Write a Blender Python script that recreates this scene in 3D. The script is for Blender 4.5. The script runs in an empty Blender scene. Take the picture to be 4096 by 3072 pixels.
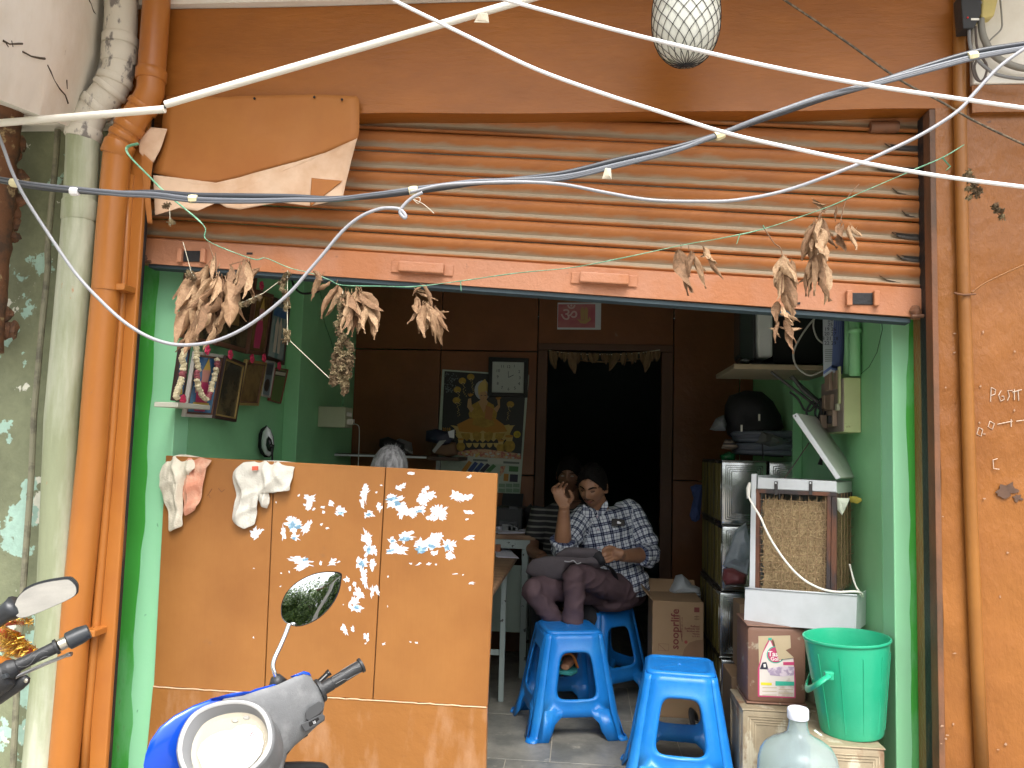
import bpy, bmesh, math, random
from mathutils import Vector, Matrix, Euler, noise
V = Vector
random.seed(7)
# ------------------------------------------------------------------ camera, sky, sun, exposure
col = bpy.context.scene.collection
sc = bpy.context.scene
F = 3194.0                       # focal length in photo pixels (4096 wide)
CAM = V((0, 0, 1.40))
ROT = Matrix.Rotation(math.radians(5.3), 3, 'Z') @ Matrix.Rotation(math.radians(90 + 4.7), 3, 'X') @ Matrix.Rotation(math.radians(1.6), 3, 'Z')
cd = bpy.data.cameras.new('camera'); cam = bpy.data.objects.new('camera', cd); col.objects.link(cam)
cd.sensor_width = 36; cd.lens = 36 * F / 4096; cd.clip_start = .02; cd.clip_end = 500
cam.matrix_world = Matrix.Translation(CAM) @ ROT.to_4x4()
sc.camera = cam
world = bpy.data.worlds.new('World'); sc.world = world; world.use_nodes = True
wn = world.node_tree; wn.nodes.clear()
SUN_EL, SUN_ROT = 58, 165
sky = wn.nodes.new('ShaderNodeTexSky'); sky.sky_type = 'NISHITA'; sky.sun_disc = False
sky.sun_elevation = math.radians(SUN_EL); sky.sun_rotation = math.radians(SUN_ROT)
sky.dust_density = 6.0; sky.air_density = 1.0; sky.ozone_density = 1.0
hs = wn.nodes.new('ShaderNodeHueSaturation'); hs.inputs['Saturation'].default_value = .25
bg = wn.nodes.new('ShaderNodeBackground'); bg.inputs[1].default_value = .15
wo = wn.nodes.new('ShaderNodeOutputWorld')
wn.links.new(sky.outputs[0], hs.inputs['Color']); wn.links.new(hs.outputs[0], bg.inputs[0]); wn.links.new(bg.outputs[0], wo.inputs[0])
sd = bpy.data.lights.new('sun', 'SUN'); sd.energy = 1.2; sd.angle = math.radians(30); sd.color = (1, .97, .92)
sun = bpy.data.objects.new('sun', sd); col.objects.link(sun)
_a = math.radians(SUN_ROT); _e = math.radians(SUN_EL)
sun.rotation_euler = V((math.sin(_a) * math.cos(_e), math.cos(_a) * math.cos(_e), math.sin(_e))).to_track_quat('Z', 'Y').to_euler()
sc.view_settings.view_transform = 'Standard'; sc.view_settings.look = 'None'
sc.view_settings.exposure = 1.27; sc.view_settings.gamma = 1
sc.cycles.max_bounces = 8; sc.cycles.diffuse_bounces = 5; sc.cycles.glossy_bounces = 4; sc.cycles.transmission_bounces = 8; sc.cycles.transparent_max_bounces = 12
# ------------------------------------------------------------------ where a point of the street front lies (measured on the photograph)
def ray(uv):
    return ROT @ V(((uv[0] - 2048) / F, -(uv[1] - 1536) / F, -1))
def P(uv, Y):
    d = ray(uv); return CAM + d * ((Y - CAM.y) / d.y)
def PX(uv, X):
    d = ray(uv); return CAM + d * ((X - CAM.x) / d.x)
def PZ(uv, Z):
    d = ray(uv); return CAM + d * ((Z - CAM.z) / d.z)
def reg(x0, y0, s): return lambda x, y: (x0 + x * s, y0 + y * s)
r1 = reg(0, 0, .5424); r2 = reg(1000, 0, .7232); r3 = reg(2500, 0, .7835); r4 = reg(450, 1000, .5424); r5 = reg(1400, 1100, .6631); r6 = reg(2700, 1100, .5424)
s1 = reg(0, 800, .6629); s2 = reg(0, 2100, .7233); s3 = reg(600, 1750, .6555); s4 = reg(1950, 1750, .5125); s5 = reg(1950, 2300, .4747); s6 = reg(2750, 1600, .5426); s7 = reg(2550, 2300, .5199); s8 = reg(3500, 1000, 1.2495)
t1 = reg(3400, 0, .4218); t2 = reg(0, 350, .3917); t3 = reg(1700, 1400, .3918); t4 = reg(2100, 1850, .2411); t5 = reg(0, 2250, .3617); t6 = reg(500, 2600, .4521); t7 = reg(2800, 1200, .4219)
# ------------------------------------------------------------------ materials
def srgb(h):
    h = h.lstrip('#'); c = [int(h[i:i + 2], 16) / 255 for i in (0, 2, 4)]
    return tuple(x / 12.92 if x <= .04045 else ((x + .055) / 1.055) ** 2.4 for x in c)
MATS = {}
def mat(name, c, rough=.55, metal=0., c2=None, sc2=6., lo=.5, hi=.56, st=(1, 1, 1), var=.12, vsc=3., bump=0., bsc=60., spec=.5, c3=None, sc3=20., lo3=.6, hi3=.64, st3=(1, 1, 1), coat=0., trans=0., up=None, bst=(1, 1, 1), ior=1.45, alpha=None, sheen=0, dust=None):
    if name in MATS: return MATS[name]
    m = bpy.data.materials.new(name); m.use_nodes = True; n = m.node_tree.nodes; l = m.node_tree.links
    b = n['Principled BSDF']; MATS[name] = m
    if isinstance(c, str): c = srgb(c)
    b.inputs['Roughness'].default_value = rough; b.inputs['Metallic'].default_value = metal
    b.inputs['Specular IOR Level'].default_value = spec; b.inputs['Coat Weight'].default_value = coat
    b.inputs['Transmission Weight'].default_value = trans; b.inputs['IOR'].default_value = ior
    if alpha is not None: b.inputs['Alpha'].default_value = alpha
    tc = n.new('ShaderNodeTexCoord')
    def nz(scale, stretch, detail=6., rough_=.6):
        mp = n.new('ShaderNodeMapping'); mp.inputs['Scale'].default_value = stretch
        l.new(tc.outputs['Object'], mp.inputs[0])
        t = n.new('ShaderNodeTexNoise'); t.inputs['Scale'].default_value = scale; t.inputs['Detail'].default_value = detail; t.inputs['Roughness'].default_value = rough_
        l.new(mp.outputs[0], t.inputs['Vector']); return t.outputs['Fac']
    def mask(src, a, z):
        r = n.new('ShaderNodeMapRange'); r.inputs['From Min'].default_value = a; r.inputs['From Max'].default_value = z
        l.new(src, r.inputs['Value']); return r.outputs['Result']
    def mix(f, a, z, mode='MIX'):
        x = n.new('ShaderNodeMix'); x.data_type = 'RGBA'; x.blend_type = mode
        if isinstance(f, float): x.inputs[0].default_value = f
        else: l.new(f, x.inputs[0])
        for k, q in ((6, a), (7, z)):
            if isinstance(q, tuple): x.inputs[k].default_value = (*q[:3], 1)
            else: l.new(q, x.inputs[k])
        return x.outputs[2]
    cur = tuple(c)
    if c2 is not None: cur = mix(mask(nz(sc2, st), lo, hi), cur, srgb(c2) if isinstance(c2, str) else c2)
    if c3 is not None: cur = mix(mask(nz(sc3, st3), lo3, hi3), cur, srgb(c3) if isinstance(c3, str) else c3)
    if up is not None:                                    # dust lying on faces that look upward
        uc, us = up
        g = n.new('ShaderNodeNewGeometry'); sp = n.new('ShaderNodeSeparateXYZ'); l.new(g.outputs['Normal'], sp.inputs[0])
        a1 = n.new('ShaderNodeMath'); a1.operation = 'MULTIPLY_ADD'; l.new(nz(9, (1, 1, 3)), a1.inputs[0]); a1.inputs[1].default_value = .9; l.new(sp.outputs['Z'], a1.inputs[2])
        cur = mix(mask(a1.outputs[0], us, us + .3), cur, srgb(uc) if isinstance(uc, str) else uc)
    if dust is not None:
        at = n.new('ShaderNodeAttribute'); at.attribute_name = 'dust'
        a1 = n.new('ShaderNodeMath'); a1.operation = 'MULTIPLY_ADD'; l.new(nz(10, (1, 1, 4)), a1.inputs[0]); a1.inputs[1].default_value = 1.1; l.new(at.outputs['Fac'], a1.inputs[2])
        cur = mix(mask(a1.outputs[0], .80, 1.30), cur, dust)
    if var:
        v = n.new('ShaderNodeMapRange'); v.inputs['From Min'].default_value = .3; v.inputs['From Max'].default_value = .7
        v.inputs['To Min'].default_value = 1 - var; v.inputs['To Max'].default_value = 1 + var
        l.new(nz(vsc, st, 8, .7), v.inputs['Value'])
        cur = mix(1., cur, v.outputs['Result'], 'MULTIPLY')
    if isinstance(cur, tuple): b.inputs['Base Color'].default_value = (*cur[:3], 1)
    else: l.new(cur, b.inputs['Base Color'])
    if bump:
        bp = n.new('ShaderNodeBump'); bp.inputs['Strength'].default_value = min(1, bump); bp.inputs['Distance'].default_value = .004 * max(1, bump)
        l.new(nz(bsc, bst, 5), bp.inputs['Height']); l.new(bp.outputs[0], b.inputs['Normal'])
    return m
# ------------------------------------------------------------------ mesh builder
ORG = {}
def org(o): return ORG.get(o.name, V((0, 0, 0))) if o else V((0, 0, 0))
class MB:
    def __init__(s): s.v = []; s.f = []
    def add(s, vs, fs):
        k = len(s.v); s.v += [V(p) for p in vs]; s.f += [tuple(i + k for i in f) for f in fs]; return s
    def hexa(s, p):       # 8 corners: bottom loop 0-3, top loop 4-7
        return s.add(p, [(3, 2, 1, 0), (4, 5, 6, 7), (0, 1, 5, 4), (1, 2, 6, 5), (2, 3, 7, 6), (3, 0, 4, 7)])
    def box(s, a, b, M=None):
        x0, y0, z0 = a; x1, y1, z1 = b
        p = [V(q) for q in ((x0, y0, z0), (x1, y0, z0), (x1, y1, z0), (x0, y1, z0), (x0, y0, z1), (x1, y0, z1), (x1, y1, z1), (x0, y1, z1))]
        if M is not None: p = [M @ q for q in p]
        return s.hexa(p)
    def slab(s, quad, off):    # quad of 4 points extruded by a vector
        off = V(off); q = [V(x) for x in quad]; return s.hexa([x + off for x in q] + q) if False else s.prism(q, off)
    def prism(s, poly, off):
        off = V(off); n = len(poly); p = [V(x) for x in poly]
        return s.add(p + [x + off for x in p], [tuple(range(n))[::-1], tuple(range(n, 2 * n))] + [(i, (i + 1) % n, n + (i + 1) % n, n + i) for i in range(n)])
    def rings(s, rs, cap=True, closed=True):
        n = len(rs[0]); k = len(s.v); s.v += [V(p) for r in rs for p in r]
        for i in range(len(rs) - 1):
            for j in range(n if closed else n - 1):
                a = k + i * n + j; b = k + i * n + (j + 1) % n; s.f.append((a, b, b + n, a + n))
        if cap and closed: s.f.append(tuple(k + j for j in range(n))[::-1]); s.f.append(tuple(k + (len(rs) - 1) * n + j for j in range(n)))
        return s
    def tube(s, pts, r, n=8, cap=True, flat=1.):
        pts = [V(p) for p in pts]; rr = r if isinstance(r, (list, tuple)) else [r] * len(pts); rs = []
        up = V((0, 0, 1)); prev = None
        for i, p in enumerate(pts):
            d = (pts[min(i + 1, len(pts) - 1)] - pts[max(i - 1, 0)])
            if d.length < 1e-9: d = V((0, 0, 1))
            d.normalize()
            if prev is None:
                a = d.cross(up)
                if a.length < .05: a = d.cross(V((1, 0, 0)))
            else: a = prev - d * prev.dot(d)
            a.normalize(); prev = a.copy(); b = d.cross(a)
            rs.append([p + (a * math.cos(t) + b * math.sin(t) * flat) * rr[i] for t in (2 * math.pi * j / n for j in range(n))])
        return s.rings(rs, cap)
    def lathe(s, prof, c=(0, 0, 0), n=24, M=None, cap=True):
        c = V(c); rs = [[(M @ V((r * math.cos(2 * math.pi * j / n), r * math.sin(2 * math.pi * j / n), z)) if M is not None else V((r * math.cos(2 * math.pi * j / n), r * math.sin(2 * math.pi * j / n), z))) + c for j in range(n)] for r, z in prof]
        return s.rings(rs, cap)
    def ball(s, c, r, n=10, m=6, rough=0.):
        c = V(c); r = V((r, r, r)) if not hasattr(r, '__len__') else V(r); rs = []
        for i in range(m + 1):
            t = math.pi * (i + (.08 if i == 0 else -.08 if i == m else 0)) / m; ring = []
            for j in range(n):
                a = 2 * math.pi * j / n; q = V((math.sin(t) * math.cos(a) * r.x, math.sin(t) * math.sin(a) * r.y, math.cos(t) * r.z))
                if rough: q *= 1 + rough * (random.random() - .5)
                ring.append(c + q)
            rs.append(ring[::-1])
        return s.rings(rs)
    def pillow(s, outline, nrm, hf, hb, rings=6, power=.5, nz=0., nsc=10., flatn=0.):
        """solid body with this outline: domed hf towards nrm and hb away from it"""
        o = [V(p) for p in outline]; n = len(o); c = sum(o, V()) / n; nrm = V(nrm).normalized(); k = len(s.v)
        def lay(t, h):
            out = []
            for p in o:
                q = c + (p - c) * t; e = max(0, 1 - t * t) ** power; w = noise.noise(q * nsc) * nz * (1 if t < 1 else 0)
                out.append(q + nrm * (h * e + w))
            return out
        ts = [math.cos(math.pi / 2 * i / rings) for i in range(rings)]
        R = [lay(t, hb * -1) for t in ts[::-1][:-1]] + [lay(1, 0)] + [lay(t, hf) for t in ts[1:]]
        s.rings(R, True); return s
    def sheet(s, fn, nu, nv, th=0.):
        pts = [[V(fn(i / nu, j / nv)) for j in range(nv + 1)] for i in range(nu + 1)]; k = len(s.v)
        s.v += [p for r in pts for p in r]; w = nv + 1
        for i in range(nu):
            for j in range(nv): a = k + i * w + j; s.f.append((a, a + 1, a + w + 1, a + w))
        return s
    def build(s, name, m, parent=None, smooth=None, bevel=0., seg=2, solid=0., weld=False, local=False, world_org=None, sub=0):
        me = bpy.data.meshes.new(name); o = bpy.data.objects.new(name, me); col.objects.link(o)
        if parent is not None:
            o.parent = parent; base = V((0, 0, 0)) if local else org(parent)
        else:
            if world_org is None:
                xs = [p.x for p in s.v]; ys = [p.y for p in s.v]; zs = [p.z for p in s.v]
                base = V(((min(xs) + max(xs)) / 2, (min(ys) + max(ys)) / 2, min(zs)))
            else: base = V(world_org)
            o.location = base
        ORG[o.name] = base
        me.from_pydata([p - base for p in s.v], [], s.f); me.update()
        bm = bmesh.new(); bm.from_mesh(me)
        if weld: bmesh.ops.remove_doubles(bm, verts=bm.verts, dist=weld)
        bmesh.ops.recalc_face_normals(bm, faces=bm.faces)
        if bevel:
            es = [e for e in bm.edges if len(e.link_faces) == 2 and e.calc_face_angle(0) > .6]
            bmesh.ops.bevel(bm, geom=es, offset=bevel, segments=seg, affect='EDGES', profile=.5, clamp_overlap=True)
        bm.to_mesh(me); bm.free()
        if m: me.materials.append(m)
        if smooth:
            me.polygons.foreach_set('use_smooth', [True] * len(me.polygons))
            if smooth is not True: me.set_sharp_from_angle(angle=math.radians(smooth))
        if solid:
            q = o.modifiers.new('solid', 'SOLIDIFY'); q.thickness = solid; q.offset = 0
        if sub:
            q = o.modifiers.new('sub', 'SUBSURF'); q.levels = q.render_levels = sub
        return o
def thing(name, label, cat, loc=(0, 0, 0), group=None):
    o = bpy.data.objects.new(name, None); col.objects.link(o); o.empty_display_size = .1
    o.location = V(loc); ORG[o.name] = V(loc); o['label'] = label; o['category'] = cat
    if group: o['group'] = group
    return o
def tag(o, label=None, cat=None, group=None, kind=None):
    if label: o['label'] = label
    if cat: o['category'] = cat
    if group: o['group'] = group
    if kind: o['kind'] = kind
    return o
def dup(o, parent=None):
    c = o.copy(); col.objects.link(c)
    if parent is not None: c.parent = parent
    for ch in list(o.children): dup(ch, c)
    ORG[c.name] = org(o).copy(); return c
def text(s, name, m, parent, o, xdir, updir, size, extrude=.0004, align='CENTER', bold=0., space=1.):
    cu = bpy.data.curves.new(name, 'FONT'); cu.body = s; cu.size = size; cu.align_x = align; cu.align_y = 'CENTER'; cu.extrude = extrude; cu.offset = bold; cu.resolution_u = 2; cu.space_line = space
    tmp = bpy.data.objects.new('tmp', cu); col.objects.link(tmp)
    dg = bpy.context.evaluated_depsgraph_get(); me = bpy.data.meshes.new_from_object(tmp.evaluated_get(dg)); bpy.data.objects.remove(tmp)
    x = V(xdir).normalized(); z = x.cross(V(updir)).normalized(); y = z.cross(x)
    M = Matrix((x, y, z)).transposed().to_4x4(); M.translation = V(o) - org(parent); me.transform(M)
    me.materials.clear(); me.materials.append(m)
    t = bpy.data.objects.new(name, me); col.objects.link(t); t.parent = parent; ORG[t.name] = org(parent); return t
def spline(pts, n=8):     # Catmull-Rom through points
    pts = [V(p) for p in pts]; out = []
    for i in range(len(pts) - 1):
        a = pts[max(0, i - 1)]; b = pts[i]; c = pts[i + 1]; d = pts[min(len(pts) - 1, i + 2)]
        for k in range(n):
            t = k / n; out.append(.5 * ((2 * b) + (c - a) * t + (2 * a - 5 * b + 4 * c - d) * t * t + (3 * b - a - 3 * c + d) * t ** 3))
    out.append(pts[-1]); return out
def lerp(a, b, t): return a + (b - a) * t
# ------------------------------------------------------------------ palette
ORANGE = mat('orange_paint', (.29, .118, .024), .38, c2=(.24, .094, .020), sc2=2.2, lo=.42, hi=.65, bump=.35, bsc=45, var=.07, c3=(.28, .10, .045), sc3=9, lo3=.68, hi3=.75)
ORANGE_WALL = mat('orange_wall_paint', (.285, .110, .026), .34, c2=(.235, .086, .021), sc2=1.7, lo=.4, hi=.65, bump=2.4, bsc=20, bst=(1, 1, .55), var=.08, c3=(.13, .06, .03), sc3=11, lo3=.70, hi3=.75, coat=.12, spec=.35)
ORANGE_BEAM = mat('beam_paint', (.33, .112, .016), .42, c2=(.28, .092, .014), sc2=1.6, lo=.4, hi=.65, st=(1, 1, 2.5), bump=.8, bsc=30, bst=(.35, 1, 1.6), var=.1, vsc=4)
ORANGE_PIPE = mat('pipe_paint', (.43, .158, .032), .34, c2=(.36, .125, .028), sc2=3, lo=.5, hi=.7, bump=.15, bsc=20, var=.07, c3=(.30, .13, .07), sc3=16, lo3=.7, hi3=.76)
SHUT = mat('shutter_paint', (.38, .135, .034), .6, c2=(.31, .108, .03), sc2=4, st=(1, 1, 4), lo=.45, hi=.65, bump=.15, bsc=50, var=.08, dust=(.33, .25, .165))
PINK = mat('bar_paint', (.50, .225, .125), .45, c2=(.44, .17, .07), sc2=3, lo=.45, hi=.62, bump=.6, bsc=60, var=.08, c3=(.3, .13, .07), sc3=18, lo3=.68, hi3=.73)
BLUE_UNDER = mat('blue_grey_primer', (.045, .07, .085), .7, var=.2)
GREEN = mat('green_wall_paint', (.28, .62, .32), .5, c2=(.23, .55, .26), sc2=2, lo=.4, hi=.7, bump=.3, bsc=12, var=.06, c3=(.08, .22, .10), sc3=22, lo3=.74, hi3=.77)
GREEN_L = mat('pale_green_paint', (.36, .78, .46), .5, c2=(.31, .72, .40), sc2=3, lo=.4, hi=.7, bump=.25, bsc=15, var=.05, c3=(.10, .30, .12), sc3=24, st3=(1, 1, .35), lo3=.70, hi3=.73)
GREEN_B = mat('vivid_green_paint', (.07, .42, .06), .5, c2=(.14, .50, .16), sc2=7, st=(1, 1, .3), lo=.5, hi=.6, var=.1, c3=(.16, .15, .06), sc3=14, st3=(1, 1, .3), lo3=.66, hi3=.72)
WHITE_WALL = mat('old_white_plaster', (.84, .81, .74), .75, c2=(.74, .69, .59), sc2=2.5, lo=.45, hi=.65, bump=.4, bsc=30, var=.05, c3=(.25, .22, .17), sc3=9, lo3=.72, hi3=.76)
WHITE_PVC = mat('white_pvc', (.82, .80, .72), .35, var=.03)
OLD_GREEN = mat('mouldy_green_plaster', (.23, .25, .15), .8, c2=(.42, .62, .52), sc2=5, lo=.56, hi=.575, bump=1.1, bsc=26, var=.22, vsc=8, c3=(.78, .78, .66), sc3=4.5, lo3=.60, hi3=.612)
PIPE_W = mat('flaking_white_pipe_paint', (.68, .64, .54), .6, c2=(.23, .21, .19), sc2=20, st=(1, 1, .5), lo=.56, hi=.62, bump=.7, bsc=30, var=.06, c3=(.28, .10, .06), sc3=13, lo3=.73, hi3=.74)
PIPE_G = mat('streaked_green_pipe_paint', (.30, .33, .20), .6, c2=(.52, .54, .42), sc2=7, st=(1, 1, .16), lo=.42, hi=.62, bump=.5, bsc=40, var=.12, vsc=9, c3=(.48, .16, .06), sc3=4, st3=(1, 1, .45), lo3=.62, hi3=.64)
RUST = mat('rust', (.20, .09, .045), .8, c2=(.10, .06, .04), sc2=14, lo=.45, hi=.6, bump=1., bsc=50, var=.2, c3=(.42, .30, .16), sc3=20, lo3=.6, hi3=.66)
BLACK = mat('black_gap', (.018, .018, .02), .7)
DARKRUB = mat('black_rubber', (.025, .026, .028), .45, bump=.3, bsc=200, var=.1)
# ================================================================== SETTING
YF, YS, YJ, YB = 2.90, 3.02, 3.14, 5.65
XL = P((690, 1800), YJ).x; XR = P((3574, 2000), YJ).x
ZC = 2.80
concrete = mat('concrete_ground', (.32, .30, .26), .9, c2=(.25, .23, .20), sc2=2, lo=.4, hi=.65, bump=1, bsc=30, var=.15)
g = MB().box((-60, -60, -.5), (60, 2.45, -.30)).build('street', mat('dusty_concrete_road', (.27, .25, .22), .9, c2=(.34, .31, .26), sc2=.6, lo=.4, hi=.7, bump=.8, bsc=60, var=.15)); tag(g, kind='structure')
g = MB().box((-60, 2.45, -.45), (60, 60, -.03)).build('pavement', concrete, bevel=.01); tag(g, kind='structure')
# shop floor: stone slabs with pale joints
fl = MB().box((XL - .3, 2.5, -.03), (XR + .3, 8.2, -.004)).build('shop_floor', mat('joint_mortar', (.42, .38, .31), .8)); tag(fl, kind='structure')
stone = mat('grey_floor_stone', (.23, .22, .19), .42, c2=(.14, .14, .125), sc2=5, lo=.42, hi=.6, st=(1, 1, 1), bump=.3, bsc=25, var=.2, vsc=14, c3=(.34, .32, .26), sc3=16, lo3=.64, hi3=.72)
y = 2.52
k = 0
while y < 8.1:
    x = XL - .28 - (.2 if k % 2 else 0)
    while x < XR + .28:
        w = .61
        a = max(x, XL - .28); b = min(x + w, XR + .28)
        if b - a > .03:
            MB().box((a + .002, y + .002, -.004), (b - .002, y + .606, random.uniform(-.001, .001))).build('floor_slab', stone, fl, bevel=.002, seg=1)
        x += w
    y += .61; k += 1
# ---- the shop building
shop = thing('shop_building', 'orange painted shop front with green painted walls inside', 'building', (0, YF, 0))
ZB = P((2500, 446), YF).z     # underside of the beam
xl = P((640, 250), YF).x; xr = 3.2
XJR = P((3735, 1500), YF).x                  # right edge of the opening
XJL = P((532, 1463), YF).x
# beam over the opening (leaves the front 5 mm wavy), white wall above, slab over the pavement
ztop = P((2048, 4), YF).z
def beamfn(u, v):
    x = lerp(-2.35, 3.2, u); z = lerp(ZB, ztop, v)
    return (x, YF + .012 * noise.noise(V((x * 1.3, z * 2, 0))), z + (0.012 * noise.noise(V((x * 2, 3, 0))) if v == 0 else 0))
b = MB(); NU = 60
R_ = []
for i in range(NU + 1):
    u = i / NU; f0 = V(beamfn(u, 0)); f1 = V(beamfn(u, 1)); mid = [V(beamfn(u, t / 6)) for t in range(7)]
    R_.append(mid + [V((f1.x, YF + .30, ztop)), V((f0.x, YF + .30, f0.z + .02))])
b.rings(R_); b.build('lintel_beam', ORANGE_BEAM, shop, smooth=30)
MB().box((-2.4, YF - .03, ztop + .003), (3.25, YF + .3, 3.3)).build('upper_wall', WHITE_WALL, shop)
MB().box((-2.0, 2.15, 3.32), (3.4, YF + .3, 3.46)).build('balcony_slab', WHITE_WALL, shop, bevel=.006)
# right pier (orange, lumpy gloss paint): front sheet with relief
def solidwall(name, x0, x1, z0, z1, m, amp=.004, y=YF, dep=.22, sca=9, nx=None):
    nx = nx or int((x1 - x0) / .03) + 1; nz_ = int((z1 - z0) / .03) + 1
    b = MB()
    b.sheet(lambda u, v: (lerp(x0, x1, u), y + amp * noise.noise(V((lerp(x0, x1, u) * sca, 0, lerp(z0, z1, v) * sca * .7))) + amp * .5 * noise.noise(V((lerp(x0, x1, u) * sca * 3, 4, lerp(z0, z1, v) * sca * 2))) + (amp if u in (0, 1) else 0), lerp(z0, z1, v)), nx, nz_)
    w = nz_ + 1
    # sides
    fr = lambda i, j: i * w + j
    k = len(b.v); b.v += [V((x0, y + dep, z0)), V((x1, y + dep, z0)), V((x1, y + dep, z1)), V((x0, y + dep, z1))]
    b.f.append(tuple([fr(0, j) for j in range(w)]) + (k + 3, k)); b.f.append(tuple([fr(nx, j) for j in range(w)][::-1]) + (k + 1, k + 2))
    b.f.append((k, k + 1, k + 2, k + 3)); b.f.append(tuple([fr(i, 0) for i in range(nx + 1)][::-1]) + (k, k + 1)); b.f.append(tuple([fr(i, nz_) for i in range(nx + 1)]) + (k + 2, k + 3))
    return b.build(name, m, shop, smooth=40)
solidwall('pier', XJR + .0185, 3.2, -.02, ZB - .002, ORANGE_WALL, .005, YF - .004)
solidwall('wall_panel', P((3880, 700), YF).x, 3.2, ZB + .03 - .06, P((3900, 355), YF).z, ORANGE_WALL, .004, YF - .03, .024)
MB().box((P((3872, 200), YF).x, YF - .035, P((3900, 352), YF).z), (3.25, YF - .006, 3.25)).build('white_wall_patch', WHITE_WALL, shop, bevel=.004)
# left pilaster (orange) between pipe and opening
pl = MB(); a0 = P((520, 800), YF).x; 
pl.box((P((410, 1900), YF).x - .02, YF - .02, -.02), (XJL + .010, YF + .003, ZB + .05)); pl.build('pilaster', ORANGE_PIPE, shop, bevel=.006)
# channel guides (dark slots) and orange angle
GUIDE = mat('greasy_guide', (.016, .016, .018), .5, c2=(.07, .04, .025), sc2=12, lo=.58, hi=.64, st=(1, 1, .3), bump=.6, bsc=60)
for sx, xa in ((-1, XJL), (1, XJR)):
    MB().box((xa - .12 if sx < 0 else xa + .001, YF + (.004 if sx < 0 else .055), -.02), (xa + .009 if sx < 0 else xa + .03, YF + (.022 if sx < 0 else .112), ZB)).build('shutter_guide', GUIDE, shop, bevel=.003)
EDGE = mat('weathered_brown_edge', (.20, .085, .04), .55, c2=(.09, .05, .03), sc2=6, st=(1, 1, .4), lo=.42, hi=.6, bump=.5, bsc=40)
MB().box((XJR - .002, YF - .002, -.02), (XJR + .018, YF + .054, ZB - .004)).build('opening_edge', EDGE, shop, bevel=.002)
# pale green jambs set back behind the shutter with the vivid green border (painted band with a wavy edge)
def jamb(x0, x1, edge, name):
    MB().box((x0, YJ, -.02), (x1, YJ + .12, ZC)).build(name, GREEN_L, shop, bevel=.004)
    b = MB(); n = 60; pts = []
    for i in range(n + 1):
        z = lerp(0, ZB, i / n); w = .030 + .016 * noise.noise(V((z * 3.1, edge, 0))) + .008 * noise.noise(V((z * 11, edge, 5)))
        pts.append((z, w))
    xo = x0 if edge < 0 else x1
    s = 1 if edge < 0 else -1
    b.rings([[V((xo - s * .002, YJ - .0012, z)), V((xo + s * w, YJ - .0012, z)), V((xo + s * w, YJ + .001, z)), V((xo - s * .002, YJ + .001, z))] for z, w in pts])
    b.build('painted_border', GREEN_B, shop)
xjl2 = P((565, 1500), YJ).x; jamb(P((468, 2600), YJ).x - .22, XL, -1, 'door_jamb')
# left border must start at the visible edge, so add a second band there
XE = P((547, 1463), YJ).x
b = MB(); n = 70; rs = []
for i in range(n + 1):
    z = lerp(0, ZB, i / n); w = .072 + .016 * noise.noise(V((z * 2.3, 1, 0))) + .008 * noise.noise(V((z * 9, 2, 5)))
    rs.append([V((XE - .12, YJ - .0032, z)), V((XE + w, YJ - .0032, z)), V((XE + w, YJ - .0014, z)), V((XE - .12, YJ - .0014, z))])
b.rings(rs); b.build('painted_border', GREEN_B, shop)
jamb(XR, P((3700, 2000), YJ).x + .06, 1, 'door_jamb')
XE = P((3688, 2000), YJ).x; b = MB(); rs = []
for i in range(n + 1):
    z = lerp(0, ZB, i / n); w = .048 + .014 * noise.noise(V((z * 2.9, 7, 0))) + .006 * noise.noise(V((z * 9, 8, 5)))
    rs.append([V((XE - w, YJ - .0032, z)), V((XE + .08, YJ - .0032, z)), V((XE + .08, YJ - .0014, z)), V((XE - w, YJ - .0014, z))])
b.rings(rs); b.build('painted_border', GREEN_B, shop)
# side walls, pilaster on the left wall, ceiling
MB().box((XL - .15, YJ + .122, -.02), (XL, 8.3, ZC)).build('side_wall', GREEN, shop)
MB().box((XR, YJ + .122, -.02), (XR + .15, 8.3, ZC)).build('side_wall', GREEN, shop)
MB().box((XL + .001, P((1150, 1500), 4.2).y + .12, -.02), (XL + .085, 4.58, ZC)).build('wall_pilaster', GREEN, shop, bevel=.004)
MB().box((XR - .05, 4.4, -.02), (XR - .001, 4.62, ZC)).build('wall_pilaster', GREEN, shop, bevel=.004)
MB().box((XL - .15, YS + .10, ZC + .002), (XR + .15, 8.3, ZC + .12)).build('ceiling', mat('grey_ceiling', (.65, .66, .62), .9, var=.1), shop)
MB().box((XL - .15, 8.3, -.02), (XR + .15, 8.4, ZC)).build('rear_wall', mat('dark_rear_wall', (.06, .08, .08), .9), shop)
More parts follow.
